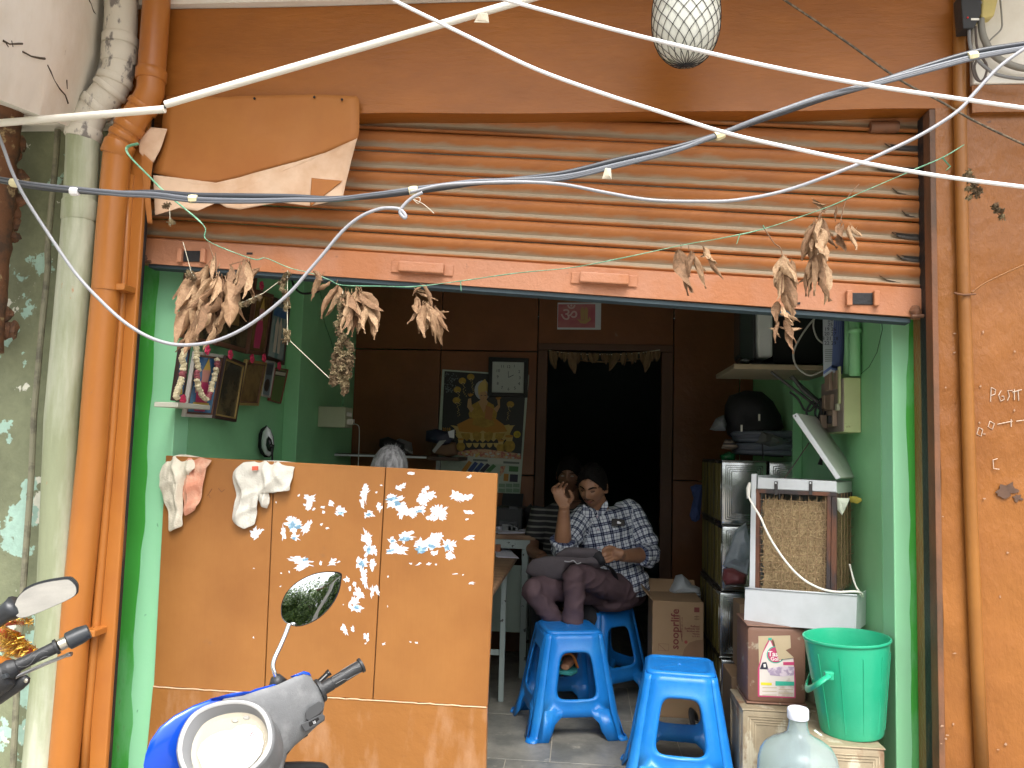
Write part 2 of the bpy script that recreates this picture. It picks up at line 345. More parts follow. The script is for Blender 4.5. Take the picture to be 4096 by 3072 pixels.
# plywood partition at the back: panels with joints, doorway
PLY = mat('brown_laminate', (.20, .078, .030), .30, c2=(.155, .06, .024), sc2=1.5, lo=.4, hi=.65, bump=3, bsc=3.5, var=.12, vsc=5, c3=(.22, .13, .08), sc3=7, lo3=.72, hi3=.78)
dl = P((2180, 1900), YB).x; dr = P((2640, 1900), YB).x; dt = P((2400, 1405), YB).z
e = P((1445, 1500), YB).x
cuts = [XL, e - .55 if e - .55 > XL else XL + .3, P((1760, 1500), YB).x, dl - .07]
cuts = [XL, P((1760, 1500), YB).x, dl - .075]
for a, c_ in zip(cuts[:-1], cuts[1:]):
    for z0, z1 in ((0.002, 1.22), (1.223, 2.1), (2.103, ZC)):
        MB().box((a + .003, YB, z0 + .003), (c_ - .003, YB + .014, z1 - .003)).build('plywood_panel', PLY, shop, bevel=.003)
for a, c_ in ((dr + .085, P((2960, 1500), YB).x), (P((2960, 1500), YB).x, XR)):
    for z0, z1 in ((.002, 1.22), (1.223, ZC)):
        MB().box((a + .003, YB, z0), (c_ - .003, YB + .014, z1 - .003)).build('plywood_panel', PLY, shop, bevel=.003)
MB().box((dl - .07, YB, dt + .05), (dr + .08, YB + .014, ZC - .003)).build('plywood_panel', PLY, shop, bevel=.003)
FR = mat('brown_door_frame', (.10, .045, .022), .5, bump=.4, bsc=30, var=.15)
MB().box((dl - .07, YB - .02, 0), (dl - .0, YB + .06, dt + .0)).build('door_post', FR, shop, bevel=.004)
MB().box((dr + .0, YB - .02, 0), (dr + .08, YB + .06, dt + .0)).build('door_post', FR, shop, bevel=.004)
MB().box((dl - .07, YB - .02, dt + .002), (dr + .08, YB + .06, dt + .05)).build('door_lintel', FR, shop, bevel=.004)
# ---- neighbour
XN = P((470, 1500), YF).x
nb = thing('neighbour_building', 'peeling mouldy green house front left of the shop', 'building', (-3, YF, 0))
b = MB(); x0, x1 = -5.5, -1.86
b.box((x0, YF + .06, -.03), (x1, YF + .5, 4)); b.build('house_wall', OLD_GREEN, nb)
b = MB()
far = [P((401, 233), YF - .02), P((271 + 40, 521), YF - .02), P((150, 470), YF - .02), P((-500, 300), YF - .02)]
near = [P((119 - 260, -210), 1.7), P((-272, 293), 1.7), P((-500, 150), 1.7), P((-1800, -300), 1.7)]
up = V((0, 0, .9))
b.rings([[p for p in far] + [far[3] + up, far[0] + up], [p for p in near] + [near[3] + up, near[0] + up]]); b.build('balcony_soffit', WHITE_WALL, nb, smooth=20)
MB().box((-4.5, 1.9, P((0, 0), YF).z + .25), (P((500, 0), YF).x, YF + .06, P((0, 0), YF).z + .4)).build('balcony_slab', WHITE_WALL, nb)
b = MB().box((P((0, 0), YF).x - .9, YF - .015, P((200, 505), YF).z), (P((520, 100), YF).x, YF + .055, P((0, -200), YF).z)); b.build('white_wall', WHITE_WALL, nb, bevel=.005)
soff = bpy.data.objects['balcony_soffit']
CRK = mat('dark_mould_crack', (.07, .055, .04), .9)
for cr_l in ([(20, 300), (70, 325), (130, 322), (165, 322)], [(165, 380), (230, 415), (290, 428), (330, 432)], [(350, 480), (372, 525), (400, 590), (440, 655), (480, 700), (500, 760)], [(655, 0), (672, 30), (680, 60), (690, 85), (708, 105)], [(40, 310), (60, 345)], [(85, 300), (95, 345)], [(490, 590), (495, 655)]):
    pts = []
    for q in cr_l:
        ok, hit, nn_, _i = soff.ray_cast(CAM - org(soff), ray(r1(*q)))
        if ok: pts.append(hit + org(soff))
    if len(pts) > 1: MB().tube(pts, [random.uniform(.0012, .004) for _ in pts], 5).build('crack', CRK, nb)
# rough broken pipe at the left edge
b = MB(); pts = [P((40, v_), YF - .04) + V((random.uniform(-.01, .01), 0, 0)) for v_ in range(440, 1400, 40)]
b.tube([P((lerp(25, -50, i / 24), 400 + i * 42), YF - .05) for i in range(25)], [.05 + .014 * random.random() for i in range(25)], 12)
o = b.build('broken_drain_pipe', RUST, smooth=60); tag(o, 'rust coloured broken drainpipe caked in crumbling plaster at the left edge', 'drainpipe')
b = MB()
for i in range(26):
    v_ = random.choice([random.uniform(420, 1000)] * 2 + [random.uniform(1250, 1330)]); b.ball(P((random.uniform(-10, 110 if v_ < 800 else 70), v_), YF - .01), (random.uniform(.015, .04), .02, random.uniform(.015, .035)), 8, 5, .5)
o = b.build('plaster_lumps', RUST); tag(o, kind='stuff'); o['label'] = 'crumbling mortar lumps round the broken pipe'
# thin conduit on the green wall
def pts_of(f, l, Y): return [P(f(*q), Y) for q in l]
b = MB().tube(pts_of(t2, [(590, 430), (575, 700), (535, 1100), (485, 1659)], YF + .01) + pts_of(s1, [(290, 400), (250, 800), (205, 1300), (190, 1659)], YF + .01) + pts_of(s2, [(110, 600)], YF + .01) + [P((40, 3300), YF + .01)], .012, 10)
tag(b.build('thin_conduit', mat('grey_green_conduit', (.26, .25, .17), .6, c2=(.15, .14, .1), sc2=9, lo=.5, hi=.6, bump=.4, bsc=50)), 'thin grey green conduit running down the mouldy wall', 'conduit')
# big pipes -----------------------------------------------------------
def pipe(pts, r, col_pts, m, name, label, mat2=None, split=None, clamps=()):
    t = thing(name, label, 'drainpipe', (pts[-1].x, pts[-1].y, -.02))
    b = MB().tube(pts if split is None else pts[:split + 1], r, 20); b.build('pipe_length', m, t, smooth=50)
    if split is not None: MB().tube(pts[split:], r, 20).build('pipe_length', mat2, t, smooth=50)
    for (i, f, w, dr_) in col_pts:
        a, c_ = pts[i], pts[i + 1]; d = (c_ - a); p = a + d * f; d = d.normalized()
        rr = r + dr_
        MB().tube([p - d * w, p - d * (w - .004), p + d * (w - .004), p + d * w], [rr - .003, rr, rr, rr - .003], 20).build('pipe_socket', m if split is None or i < split else mat2, t, smooth=50)
    return t
YP = YF - .07
wp = pts_of(r1, [(905, -250), (895, 100), (885, 330), (872, 520), (830, 640), (745, 750), (675, 830), (640, 900), (615, 1000), (608, 1200)], YP) + pts_of(s1, [(480, 100), (455, 400), (420, 800), (375, 1300)], YP) + [P((215, 2500), YP), P((135, 3350), YP)]
pipe(wp, .060, [(1, .9, .02, .006), (2, .45, .035, .005), (3, .6, .014, .006), (4, .2, .012, .007), (5, .4, .016, .006), (7, .9, .022, .006), (9, .9, .04, .004)], PIPE_W, 'white_drain_pipe', 'flaking white and green drainpipe with a double bend, widest pipe beside the neighbour wall', PIPE_G, 8)
op = pts_of(r1, [(1165, -250), (1150, 100), (1128, 400), (1115, 560), (1110, 680), (1070, 760), (1010, 850), (940, 960), (895, 1040), (868, 1110), (850, 1300)], YP) + pts_of(s1, [(665, 200), (635, 600), (598, 1000), (560, 1500)], YP) + pts_of(s2, [(420, 500), (390, 900), (350, 1344), (340, 1500)], YP)
t = pipe(op, .051, [(2, .98, .022, .006), (5, .3, .012, .006), (6, .8, .016, .006), (7, .6, .012, .006), (8, .9, .028, .006)], ORANGE_PIPE, 'orange_drain_pipe', 'orange painted drainpipe with a double bend at the left of the opening')
for q in (pts_of(s2, [(425, 588)], YP)[0], pts_of(s1, [(645, 530)], YP)[0]):
    MB().tube([q + V((0, 0, -.012)), q + V((0, 0, .012))], .053, 20).build('pipe_clamp', ORANGE_PIPE, t, smooth=50)
    MB().box((q.x + .05, q.y - .025, q.z - .012), (q.x + .085, q.y + .08, q.z + .012)).build('clamp_ear', ORANGE_PIPE, t, bevel=.003)
# thin orange pipe behind, against the pilaster
b = MB().tube(pts_of(s1, [(785, -150), (755, 300), (715, 900), (655, 1659)], YF - .025) + pts_of(s2, [(535, 500), (480, 1100), (460, 1500)], YF - .025), .016, 10)
tag(b.build('orange_conduit', ORANGE_PIPE, smooth=True), 'narrow orange conduit between the orange drainpipe and the shop opening', 'conduit')
# right conduit
b = MB().tube([P(p, YF - .025) for p in ((3838, -80), (3838, 350), (3844, 700))] + pts_of(s8, [(282, 60), (290, 300), (305, 800), (325, 1300), (345, 1700)], YF - .025), .021, 12)
t = b.build('wall_conduit', ORANGE, smooth=True); tag(t, 'orange painted conduit bowing down the right wall', 'conduit')
b = MB().tube([P((3838, 420), YF - .025) + V((0, 0, -.015)), P((3838, 420), YF - .025) + V((0, 0, .015))], .025, 12); b.build('pipe_socket', ORANGE, t, smooth=True)
# chalk scrawl and small print on the right wall
CH = mat('chalk', (.60, .48, .38), .9)
def scrawl(lines, f, Y, r, name, m, parent):
    for l_ in lines: MB().tube([P(f(*q), Y) for q in l_], r, 4).build(name, m, parent)
scrawl([[(372, 440), (370, 485)], [(372, 440), (386, 447), (384, 462), (371, 466)], [(404, 450), (396, 465), (402, 484), (414, 478), (412, 468), (405, 468)], [(440, 450), (425, 450), (430, 468), (424, 482)], [(446, 445), (446, 480)], [(440, 455), (470, 447)], [(458, 447), (460, 482)],
        [(332, 568), (326, 590), (340, 596), (345, 575), (332, 568)], [(368, 548), (362, 566), (376, 574), (382, 556), (368, 548)], [(392, 558), (440, 548)], [(436, 542), (436, 566)], [(452, 548), (477, 545)], [(392, 668), (378, 672), (380, 700), (398, 702)]], s8, YF - .008, .0015, 'chalk_stroke', CH, shop)
# meter cables at top right
mt = thing('cable_box', 'black cable junction box on the white wall at the top right', 'junction box', P((3885, 60), YF - .05))
MB().prism([P(t1(*q), YF - .10) for q in ((1050, -60), (1245, -60), (1250, 120), (1180, 265), (1075, 270))], (0, .06, 0)).build('box_body', DARKRUB, mt, bevel=.004)
MB().prism([P(t1(*q), YF - .102) for q in ((1150, 172), (1225, 172), (1225, 190), (1150, 190))], (0, .002, 0)).build('white_strip', WHITE_PVC, mt)
MB().ball(P(t1(1117, 167), YF - .102), .003).build('red_lamp', mat('red_lamp', (.8, .02, .02), .3), mt)
t = MB().prism([P(t1(*q), YF - .08) for q in ((1260, -60), (1420, -60), (1370, 150), (1240, 180))], (0, .045, 0)).build('fuse_holder', mat('yellowed_porcelain', (.55, .45, .16), .5, var=.2), bevel=.006); tag(t, 'yellowed porcelain fuse holder beside the black box at the top right', 'fuse holder')
GREYC = mat('grey_cable', (.20, .20, .20), .5)
cw = thing('coiled_wire', 'coil of old grey cable hanging on the white wall at the top right', 'cable', P((4000, 260), YF - .05))
MB().tube(spline([P(t1(*q), YF - .07) for q in ((1240, 180), (1260, 330), (1330, 480), (1430, 570), (1600, 640), (1750, 650))]), .012, 8).build('thick_cable', mat('dusty_cable', (.25, .24, .21), .6), cw, smooth=True)
MB().tube(spline([P(t1(*q), YF - .085) for q in ((1240, 20), (1150, 130), (1130, 330), (1150, 480), (1200, 560), (1300, 650), (1400, 710), (1600, 745), (1750, 740))]), .006, 8).build('cable_strand', GREYC, cw, smooth=True)
MB().tube(spline([P(t1(*q), YF - .085) for q in ((1190, 250), (1200, 420), (1220, 510), (1160, 600), (1190, 740), (1260, 760), (1300, 640), (1250, 540), (1230, 520), (1180, 640), (1230, 770), (1290, 720))]), .004, 6).build('wire_tangle', mat('brown_wire', (.09, .07, .06), .6), cw, smooth=True)
MB().tube(spline([P(t1(*q), YF - .06) for q in ((1420, -40), (1440, 180), (1430, 280), (1330, 380), (1250, 500))]), .003, 6).build('wire_end', mat('dusty_cable', 0), cw, smooth=True)
# ================================================================== ROLLING SHUTTER
sh = thing('rolling_shutter', 'dusty orange rolling shutter pulled three quarters up over the shop opening', 'shutter', (0, YS, 1.9))
Lx, Rx = 583, 3702
barTL, barTR, barBL, barBR = 953, 1158, 1057, 1275
N = 12
xa, xb = P((583, 900), YS).x - .02, P((3702, 1100), YS).x + .02
def zat(uL, uR, u):     # line through photo rows at left/right -> z along x
    a = P((Lx, uL), YS); c_ = P((Rx, uR), YS); x = lerp(xa, xb, u); return lerp(a.z, c_.z, (x - a.x) / (c_.x - a.x))
prof = [(0, -.003), (.03, -.010), (.09, -.013), (.15, -.011), (.20, -.004), (.25, .000), (.33, .001), (.42, -.005), (.54, -.012), (.68, -.017), (.80, -.017), (.89, -.012), (.955, -.003), (.975, .006), (1, .006)]
DUST = [0, .15, .3, .55, .95, 1, .9, .5, .22, .05, 0, 0, .1, 0, 0]
for i in range(N):
    t0, t1_ = i, i + 1
    lL0 = barTL - 79 * t0; lR0 = barTR - 88.5 * t0; lL1 = barTL - 79 * t1_ ; lR1 = barTR - 88.5 * t1_
    if lR1 < 300 and lL1 < 150: break
    rs = []
    for k in range(13):
        u = k / 12
        z0 = zat(lL0, lR0, u) + .002; z1 = zat(lL1, lR1, u) + .002
        bow = .006 * math.sin(i * 1.7 + u * 5)
        fr = [V((lerp(xa, xb, u), YS + d + bow * .5, lerp(z0, z1, p))) for p, d in prof]
        rs.append(fr + [q + V((0, .0012 if 0 else .002, 0)) for q in fr[::-1]])
    so = MB().rings(rs).build('slat', SHUT, sh, smooth=40)
    at = so.data.attributes.new('dust', 'FLOAT', 'POINT'); at.data.foreach_set('value', (DUST + DUST[::-1]) * 13)
    # greasy dark ends where the slats run in the guide
    if i % 1 == 0:
        gw = random.uniform(.06, .20)
        b = MB(); rr = []
        for k in range(7):
            u = 1 - gw * .35 * (1 - k / 6); zz0 = zat(lL0, lR0, u) + .002; zz1 = zat(lL1, lR1, u) + .002; w = .25 + .55 * (k / 6)
            pr = [(p, d) for p, d in prof if .15 <= p <= .5]
            hh = .75 * (k / 6) ** .4 + .10
            rr.append([V((lerp(xa, xb, u), YS + d - .0012, lerp(zz0, zz1, .5 - (.5 - p) * min(1, hh * 1.6)))) for p, d in pr] + [V((lerp(xa, xb, u), YS + d - .0002, lerp(zz0, zz1, .5 - (.5 - p) * min(1, hh * 1.6)))) for p, d in pr[::-1]])
        b.rings(rr); b.build('grease_stain', mat('grease', (.06, .052, .045), .65, var=.3), sh, smooth=40)
rs = []
for k in range(25):
    u = k / 24; z1 = zat(barTL, barTR, u); z0 = zat(barBL, barBR, u); x = lerp(xa, xb, u); w = .003 * noise.noise(V((x * 4, 0, 0)))
    rs.append([V((x, YS - .022 + w, z0)), V((x, YS - .024 + w, z1 - .006)), V((x, YS - .016, z1)), V((x, YS + .004, z1)), V((x, YS + .004, z0 + .01)), V((x, YS + .03, z0))])
MB().rings(rs).build('bottom_bar', PINK, sh, smooth=35)
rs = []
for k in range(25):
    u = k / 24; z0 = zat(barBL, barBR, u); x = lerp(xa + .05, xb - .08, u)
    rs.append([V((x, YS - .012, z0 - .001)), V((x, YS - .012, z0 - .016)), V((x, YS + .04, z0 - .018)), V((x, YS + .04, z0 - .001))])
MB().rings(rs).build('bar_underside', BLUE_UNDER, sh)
for (x0, x1, y0, y1, f) in ((828, 1078, 1445, 1520, r2), (1825, 2095, 1505, 1580, r2)):
    pp = [P(f(x0, y0), YS - .03), P(f(x1, y0 + 16), YS - .03), P(f(x1 - 8, y1 + 12), YS - .03), P(f(x0 + 4, y1 - 16), YS - .03)]
    d = (pp[1] - pp[0]).normalized(); c_ = sum(pp, V()) / 4; L = (pp[1] - pp[0]).length / 2; H = .02
    M = Matrix.Translation(c_) @ Matrix((d, V((0, 1, 0)), d.cross(V((0, 1, 0))))).transposed().to_4x4()
    h = MB().box((-L, -.028, -H), (L, .0, H), M).build('handle', PINK, sh, bevel=.005)
    for s in (-1, 1):
        MB().box((s * (L + .015) - .018, -.001, -.022), (s * (L + .015) + .018, .006, .022), M).build('handle_plate', PINK, h, bevel=.003)
for (cx, cy, f) in ((590, 45, r4), (1210, 1525, r3)):
    c_ = P(f(cx, cy), YS - .028)
    l_ = MB().box((c_.x - .05, c_.y - .0, c_.z - .022), (c_.x + .05, c_.y + .006, c_.z + .022)).build('latch_recess', GUIDE, sh, bevel=.002)
    for s in (-1, 1): MB().box((c_.x + s * .048 - .010, c_.y - .016, c_.z - .028), (c_.x + s * .048 + .010, c_.y + .004, c_.z + .028)).build('latch_lug', PINK, l_, bevel=.003)
for (cx, cy, f) in ((215, 60, r4), (1485, 1590, r3)):
    c_ = P(f(cx, cy), YS - .03)
    b = MB().ball(c_, (.022, .016, .022), 10, 6, .3); b.tube([c_ + V((-.02, -.01, -.02)), c_ + V((.045, -.012, -.017))], .007, 8); b.build('corner_bolt', EDGE, sh)
c_ = P((3480, 510), YS - .02); MB().tube([c_ + V((0, 0, 0)), c_ + V((.1, 0, 0))], .022, 12).build('shutter_roller_end', EDGE, sh, smooth=40)
c_ = P(r3(878, 1548), YS - .0255); MB().box((c_.x - .012, c_.y, c_.z - .004), (c_.x + .012, c_.y + .003, c_.z + .004)).build('slot', BLACK, sh)
c_ = P(r4(1010, 25), YS - .0255); MB().box((c_.x - .012, c_.y, c_.z - .004), (c_.x + .012, c_.y + .003, c_.z + .004)).build('slot', BLACK, sh)
# ================================================================== TORN SHEET on the beam
TORN = mat('peeled_laminate', (.38, .145, .03), .6, c2=(.34, .12, .026), sc2=2, lo=.4, hi=.6, bump=.25, bsc=8, var=.06)
BACKS = mat('bare_sheet_back', (.66, .47, .33), .8, c2=(.56, .36, .23), sc2=5, lo=.45, hi=.62, var=.08)
ts = thing('torn_sheet', 'torn orange laminate sheet peeling off the beam at the upper left, pale back showing', 'sheet', P((1050, 600), YF - .03))
def crumple(poly, Y, name, m, amp=.02, n=10, seed=0, th=.002, tilt=0.):
    c = V((sum(p[0] for p in poly) / len(poly), sum(p[1] for p in poly) / len(poly), 0)); k = len(poly)
    # densify outline
    ol = []
    for i in range(k):
        a = poly[i]; b_ = poly[(i + 1) % k]
        for j in range(4): ol.append((lerp(a[0], b_[0], j / 4), lerp(a[1], b_[1], j / 4)))
    b = MB(); rs = []
    for t in [1 - i / n for i in range(n)] + [.02]:
        ring = []
        for p in ol:
            u = lerp(c.x, p[0], t); v_ = lerp(c.y, p[1], t); q = P((u, v_), Y)
            q.y += amp * noise.noise(q * 5 + V((seed, 0, 0))) + amp * .4 * abs(noise.noise(q * 12 + V((seed, 3, 0)))) + tilt * (v_ - poly[0][1]) / 400
            ring.append(q)
        rs.append(ring)
    b.rings(rs, cap=False); b.f.append(tuple(range(len(rs[0]) * (len(rs) - 1), len(rs[0]) * len(rs))))
    return b.build(name, m, ts, smooth=40, solid=th)
crumple([(655, 380), (900, 388), (1100, 380), (1300, 378), (1425, 384), (1436, 400), (1437, 470), (1437, 520), (1430, 555), (1300, 610), (1180, 648), (1080, 675), (960, 710), (850, 735), (720, 735), (650, 700), (610, 690), (640, 560), (650, 450)], YF - .028, 'sheet_front', TORN, .008)
crumple([(1430, 555), (1405, 640), (1385, 722), (1370, 800), (1240, 825), (1120, 810), (960, 838), (905, 830), (870, 810), (790, 845), (700, 830), (650, 850), (620, 860), (612, 700), (650, 702), (720, 735), (850, 735), (960, 710), (1080, 675), (1180, 648), (1300, 610)], YF - .036, 'folded_back', BACKS, .012, seed=3, n=12)
crumple([(1247, 712), (1310, 718), (1370, 723), (1300, 780), (1240, 828)], YF - .042, 'folded_corner', TORN, .008, seed=5)
crumple([(605, 510), (668, 515), (640, 600), (615, 650), (585, 640), (560, 610), (560, 560)], YF - .04, 'side_flap', BACKS, .012, seed=8)
crumple([(560, 600), (612, 650), (600, 760), (610, 895), (590, 893), (578, 780), (570, 700)], YF - .045, 'hanging_strip', TORN, .01, seed=9)
for q in ((1018, 394), (1257, 388), (1368, 398)):
    MB().ball(P(q, YF - .035), .005).build('nail_head', BLACK, ts)
# ================================================================== WIRES AND CABLES in front
WHT = mat('white_cable', (.85, .85, .86), .4, var=0)
def strand(pts, Y, r, name, label, m, cat='cable', smooth_n=8, parent=None, flat=1.):
    q = [P(p, Y if not hasattr(Y, '__len__') else lerp(Y[0], Y[1], i / (len(pts) - 1))) for i, p in enumerate(pts)]
    off_ = lambda p: p[0] <= 0 or p[0] >= 4096 or p[1] <= 0
    cv = spline(q, smooth_n)                                        # the line goes on past the frame
    if off_(pts[0]): d = (cv[0] - cv[2]).normalized(); cv = [cv[0] + d * 2.4] + cv
    if off_(pts[-1]): d = (cv[-1] - cv[-3]).normalized(); cv = cv + [cv[-1] + d * 2.4]
    o = MB().tube(cv, r, 8, flat=flat).build(name, m, parent, smooth=True)
    if parent is None: tag(o, label, cat)
    return o
strand([(1500, -50), (1575, 0), (1740, 82), (1900, 160), (2140, 275), (2400, 370), (2620, 441), (2900, 530), (3180, 595), (3500, 660), (3800, 710), (4096, 748), (4200, 760)], 2.25, .0058, 'white_cable', 'lower white cable sagging across the shop front', WHT)
strand([(1900, -40), (2040, 4), (2260, 65), (2500, 130), (2850, 215), (3180, 287), (3500, 345), (3800, 390), (4096, 432), (4200, 445)], 2.3, .0060, 'white_cable', 'upper white cable crossing in front of the gourd', WHT)
co = thing('conduit_line', 'pair of off white plastic conduits running diagonally above the torn sheet', 'conduit', P((660, 430), 2.5))
for a, b_ in ((r1(-60, 912), r1(1215, 805)), (r1(1222, 770), (2140, -12))):
    q0, q1 = P(a, 2.45), P(b_, 2.45); dd_ = (q1 - q0).normalized(); q0 = q0 - dd_ * (1.6 if a[0] < 0 else 0); q1 = q1 + dd_ * (1.2 if b_[1] < 0 else 0); MB().tube([q0, q1], .0125, 14, cap=True).build('conduit_length', WHITE_PVC, co, smooth=50)
MB().tube([P(r1(1195, 806), 2.45), P(r1(1240, 768), 2.45)], .005, 8).build('inner_wire', mat('dark_wire', (.04, .05, .07), .5), co)
mt_ = mat('rag_tape', (.50, .44, .34), .8, var=.15)
for cx, cy, w in ((1925, 75, 26), (2427, 698, 15)):
    c_ = P((cx, cy), 2.43 if cx < 2000 else 2.3)
    b = MB(); b.pillow([c_ + V((-w * .0003, 0, .02)), c_ + V((w * .0008, 0, .018)), c_ + V((w * .001, 0, -.015)), c_ + V((-w * .0009, 0, -.012))], (0, -1, 0), .004, .004, nz=.004, nsc=60)
    tag(b.build('rag_strip', mt_), 'scrap of brown tape tied to the ' + ('diagonal white conduit' if cx < 2000 else 'black cable bundle'), 'tape')
# bundle of black and blue grey cables
BL1 = mat('black_sheathed_cable', (.045, .050, .06), .32, var=.1); BL2 = mat('blue_grey_cable', (.13, .14, .16), .35, var=.1); TEAL = mat('teal_cable', (.06, .17, .17), .4); GREYC2 = mat('light_grey_cable', (.31, .315, .34), .45, var=.1)
base = [(-60, 710), (0, 718), (120, 742), (300, 765), (480, 780), (620, 782), (780, 795), (1000, 795), (1180, 792), (1320, 795), (1500, 780), (1640, 765), (1760, 752), (1900, 736), (2060, 728), (2260, 706), (2480, 650), (2700, 595), (2850, 545), (3000, 490), (3150, 440), (3300, 392), (3500, 340), (3700, 280), (3900, 222), (4096, 185), (4200, 165)]
cb = thing('cable_bundle', 'bundle of black and grey cables taped together across the front of the shutter', 'cable bundle', P((2048, 730), 2.32))
random.seed(3)
for i, (m, r) in enumerate(((BL1, .0090), (BL2, .0066), (TEAL, .0040), (BL1, .0056), (BL2, .0048))):
    ph = random.uniform(0, 6)
    pts = [(u, v_ + 9 * math.sin(u / 240 + ph) + (i - 2) * 2.5) for u, v_ in base]
    strand(pts, 2.32 + .006 * math.sin(ph), r, 'cable_strand', '', m, parent=cb)
YT = mat('yellowed_tape', (.75, .68, .42), .5, var=.1)
for q in ((60, 732), (775, 796), (1655, 762), (2880, 540), (3890, 225), (300, 766)):
    w = 22; c_ = P(q, 2.32); i = min(range(len(base) - 1), key=lambda k: abs(base[k][0] - q[0])); d = (P(base[i + 1], 2.32) - P(base[i], 2.32)).normalized()
    MB().tube([c_ - d * .013, c_ - d * .006, c_ + d * .009, c_ + d * .013], [.013, .0145, .0135, .012], 8).build('tape_wrap', YT if q[0] != 300 else WHT, cb)
strand([(1690, 770), (1650, 790), (1615, 822), (1600, 850), (1618, 872), (1622, 862), (1600, 838), (1560, 832), (1510, 838), (1440, 868), (1370, 925), (1290, 1020), (1230, 1090), (1165, 1165), (1080, 1240), (990, 1305), (900, 1350), (810, 1375), (700, 1378), (600, 1350), (500, 1290), (400, 1200), (300, 1090), (190, 930), (100, 790), (50, 690), (10, 580), (-30, 480)], 2.28, .0053, 'grey_cable', 'loose grey cable hanging in a big loop at the left of the opening', GREYC2)
strand([(1640, 770), (1760, 742), (1900, 732), (2080, 728), (2250, 738), (2420, 770), (2600, 800), (2800, 806), (2950, 800), (3150, 760), (3400, 670), (3560, 600), (3700, 530), (3830, 445), (3900, 370), (4000, 265), (4120, 180)], 2.30, .0052, 'grey_cable', 'sagging grey cable crossing the right half of the shutter', GREYC2)
strand([(3130, -5), (3250, 75), (3400, 178), (3600, 320), (3760, 405), (3900, 485), (4120, 590)], 2.7, .0038, 'thin_rope', 'thin dark twisted rope crossing the beam at the upper right', mat('dark_rope', (.09, .075, .055), .8, c2=(.2, .15, .1), sc2=60), cat='rope')
strand([r3(1770, 1495), r3(1830, 1450), r3(1930, 1400), r3(2040, 1350), r3(2100, 1320)], 2.85, .003, 'wall_wire', 'painted over wire pinned across the right wall', ORANGE, cat='wire')
w_ = strand([r3(1680, 1495), r3(1730, 1505), r3(1790, 1500)], 2.85, .0035, 'tie_wire', 'rusty tie wire twisted round the right conduit', RUST, cat='wire')
strand([r2(890, 1090), r2(930, 1125), r2(940, 1095), r2(905, 1100), r2(960, 1130), r2(1018, 1180)], 2.3, .0012, 'string_end', 'thin loose string dangling from the tape on the cable bundle', mat('pale_string', (.6, .55, .45), .8), cat='string')
# ================================================================== GARLAND
YG = 2.66
GT = mat('green_plastic_twine', (.16, .42, .27), .5, c2=(.30, .60, .42), sc2=30, var=.2)
gl = [r1(1020, 1060), r1(940, 1085), r1(955, 1150), r1(1100, 1300), r1(1230, 1430), r1(1500, 1659), r4(700, -70), r4(1030, 65), r4(1130, 60), r4(1300, 130), r4(1460, 170), r4(1600, 220), r4(1700, 260), r4(2020, 268), r2(915, 1585), r2(1160, 1555), r2(1480, 1510), r2(1780, 1480), r2(2070, 1425), r3(300, 1250), r3(500, 1215), r3(720, 1165), r3(1040, 1055), r3(1200, 985), r3(1480, 865), r3(1620, 805), r3(1730, 740)]
gp = spline([P(q, YG) for q in gl], 6)
tw = MB().tube(gp, [.0030 + .0045 * abs(noise.noise(p * 9)) + (.0055 if i < 30 else 0) for i, p in enumerate(gp)], 6, flat=.35).build('green_twine', GT, smooth=True)
tag(tw, 'green plastic twine strung slackly across the shutter with dry leaves tied on', 'twine')
for q0, q1 in ((r2(1165, 1555), r2(1168, 1610)), (r3(585, 1200), r3(570, 1245)), (r3(710, 1165), r3(705, 1150)), (r3(1620, 805), r3(1660, 850)), (r3(1660, 850), r3(1640, 870))):
    MB().tube([P(q0, YG), P(q1, YG)], [.006, .004], 6, flat=.3).build('twine_tail', GT, tw)
LEAFM = [mat('dry_leaf_tan', (.36, .22, .12), .65, c2=(.27, .15, .08), sc2=14, lo=.4, hi=.65, bump=.6, bsc=60, var=.14, vsc=20), mat('dry_leaf_pale', (.47, .31, .18), .65, c2=(.33, .19, .10), sc2=14, lo=.42, hi=.65, bump=.6, bsc=60, var=.12, vsc=20), mat('dry_leaf_brown', (.27, .15, .08), .7, c2=(.18, .10, .05), sc2=14, lo=.4, hi=.65, bump=.6, bsc=60, var=.14, vsc=20)]
def leaf_mesh(k):
    rnd = random.Random(100 + k); L = 1.; W = rnd.uniform(.13, .20); curl = rnd.uniform(.3, 2.2); vf = rnd.uniform(.2, .9); tw = rnd.uniform(-2.6, 2.6); bend = rnd.uniform(-.35, .35); hook = rnd.uniform(-.25, .25); b = MB()
    def fn(u, v):
        w = W * (math.sin(math.pi * min(1, u ** .85 * .97 + .03)) ** .9) * (1 - .2 * u); e = (v - .5) * 2; a = e * curl; ta = tw * u ** 1.5
        x = w * (math.sin(a) / max(curl, .5) * 1.1); y = w * ((1 - math.cos(a)) * .8 / max(curl, .5) + abs(e) * vf * .6)
        rf = noise.noise(V((u * 7, e * 2, k * 3.1))) * .055 * (.3 + abs(e)); y += rf; x += rf * .5
        xx = x * math.cos(ta) - y * math.sin(ta); yy = x * math.sin(ta) + y * math.cos(ta)
        return (xx + .05 * math.sin(u * 4 + k) + hook * max(0, u - .7) * 1.2, yy + bend * u * u, -L * u + .02 * noise.noise(V((e * 2, u * 3, k))))
    b.sheet(fn, 14, 8); b.tube([V((0, 0, .12)), V((0, 0, 0))], .008, 4)
    me = bpy.data.meshes.new('leaf'); me.from_pydata(b.v, [], b.f); me.polygons.foreach_set('use_smooth', [True] * len(me.polygons)); me.set_sharp_from_angle(angle=math.radians(28)); return me
LM = [leaf_mesh(k) for k in range(12)]
for k, me in enumerate(LM): me.materials.append(LEAFM[k % 3])
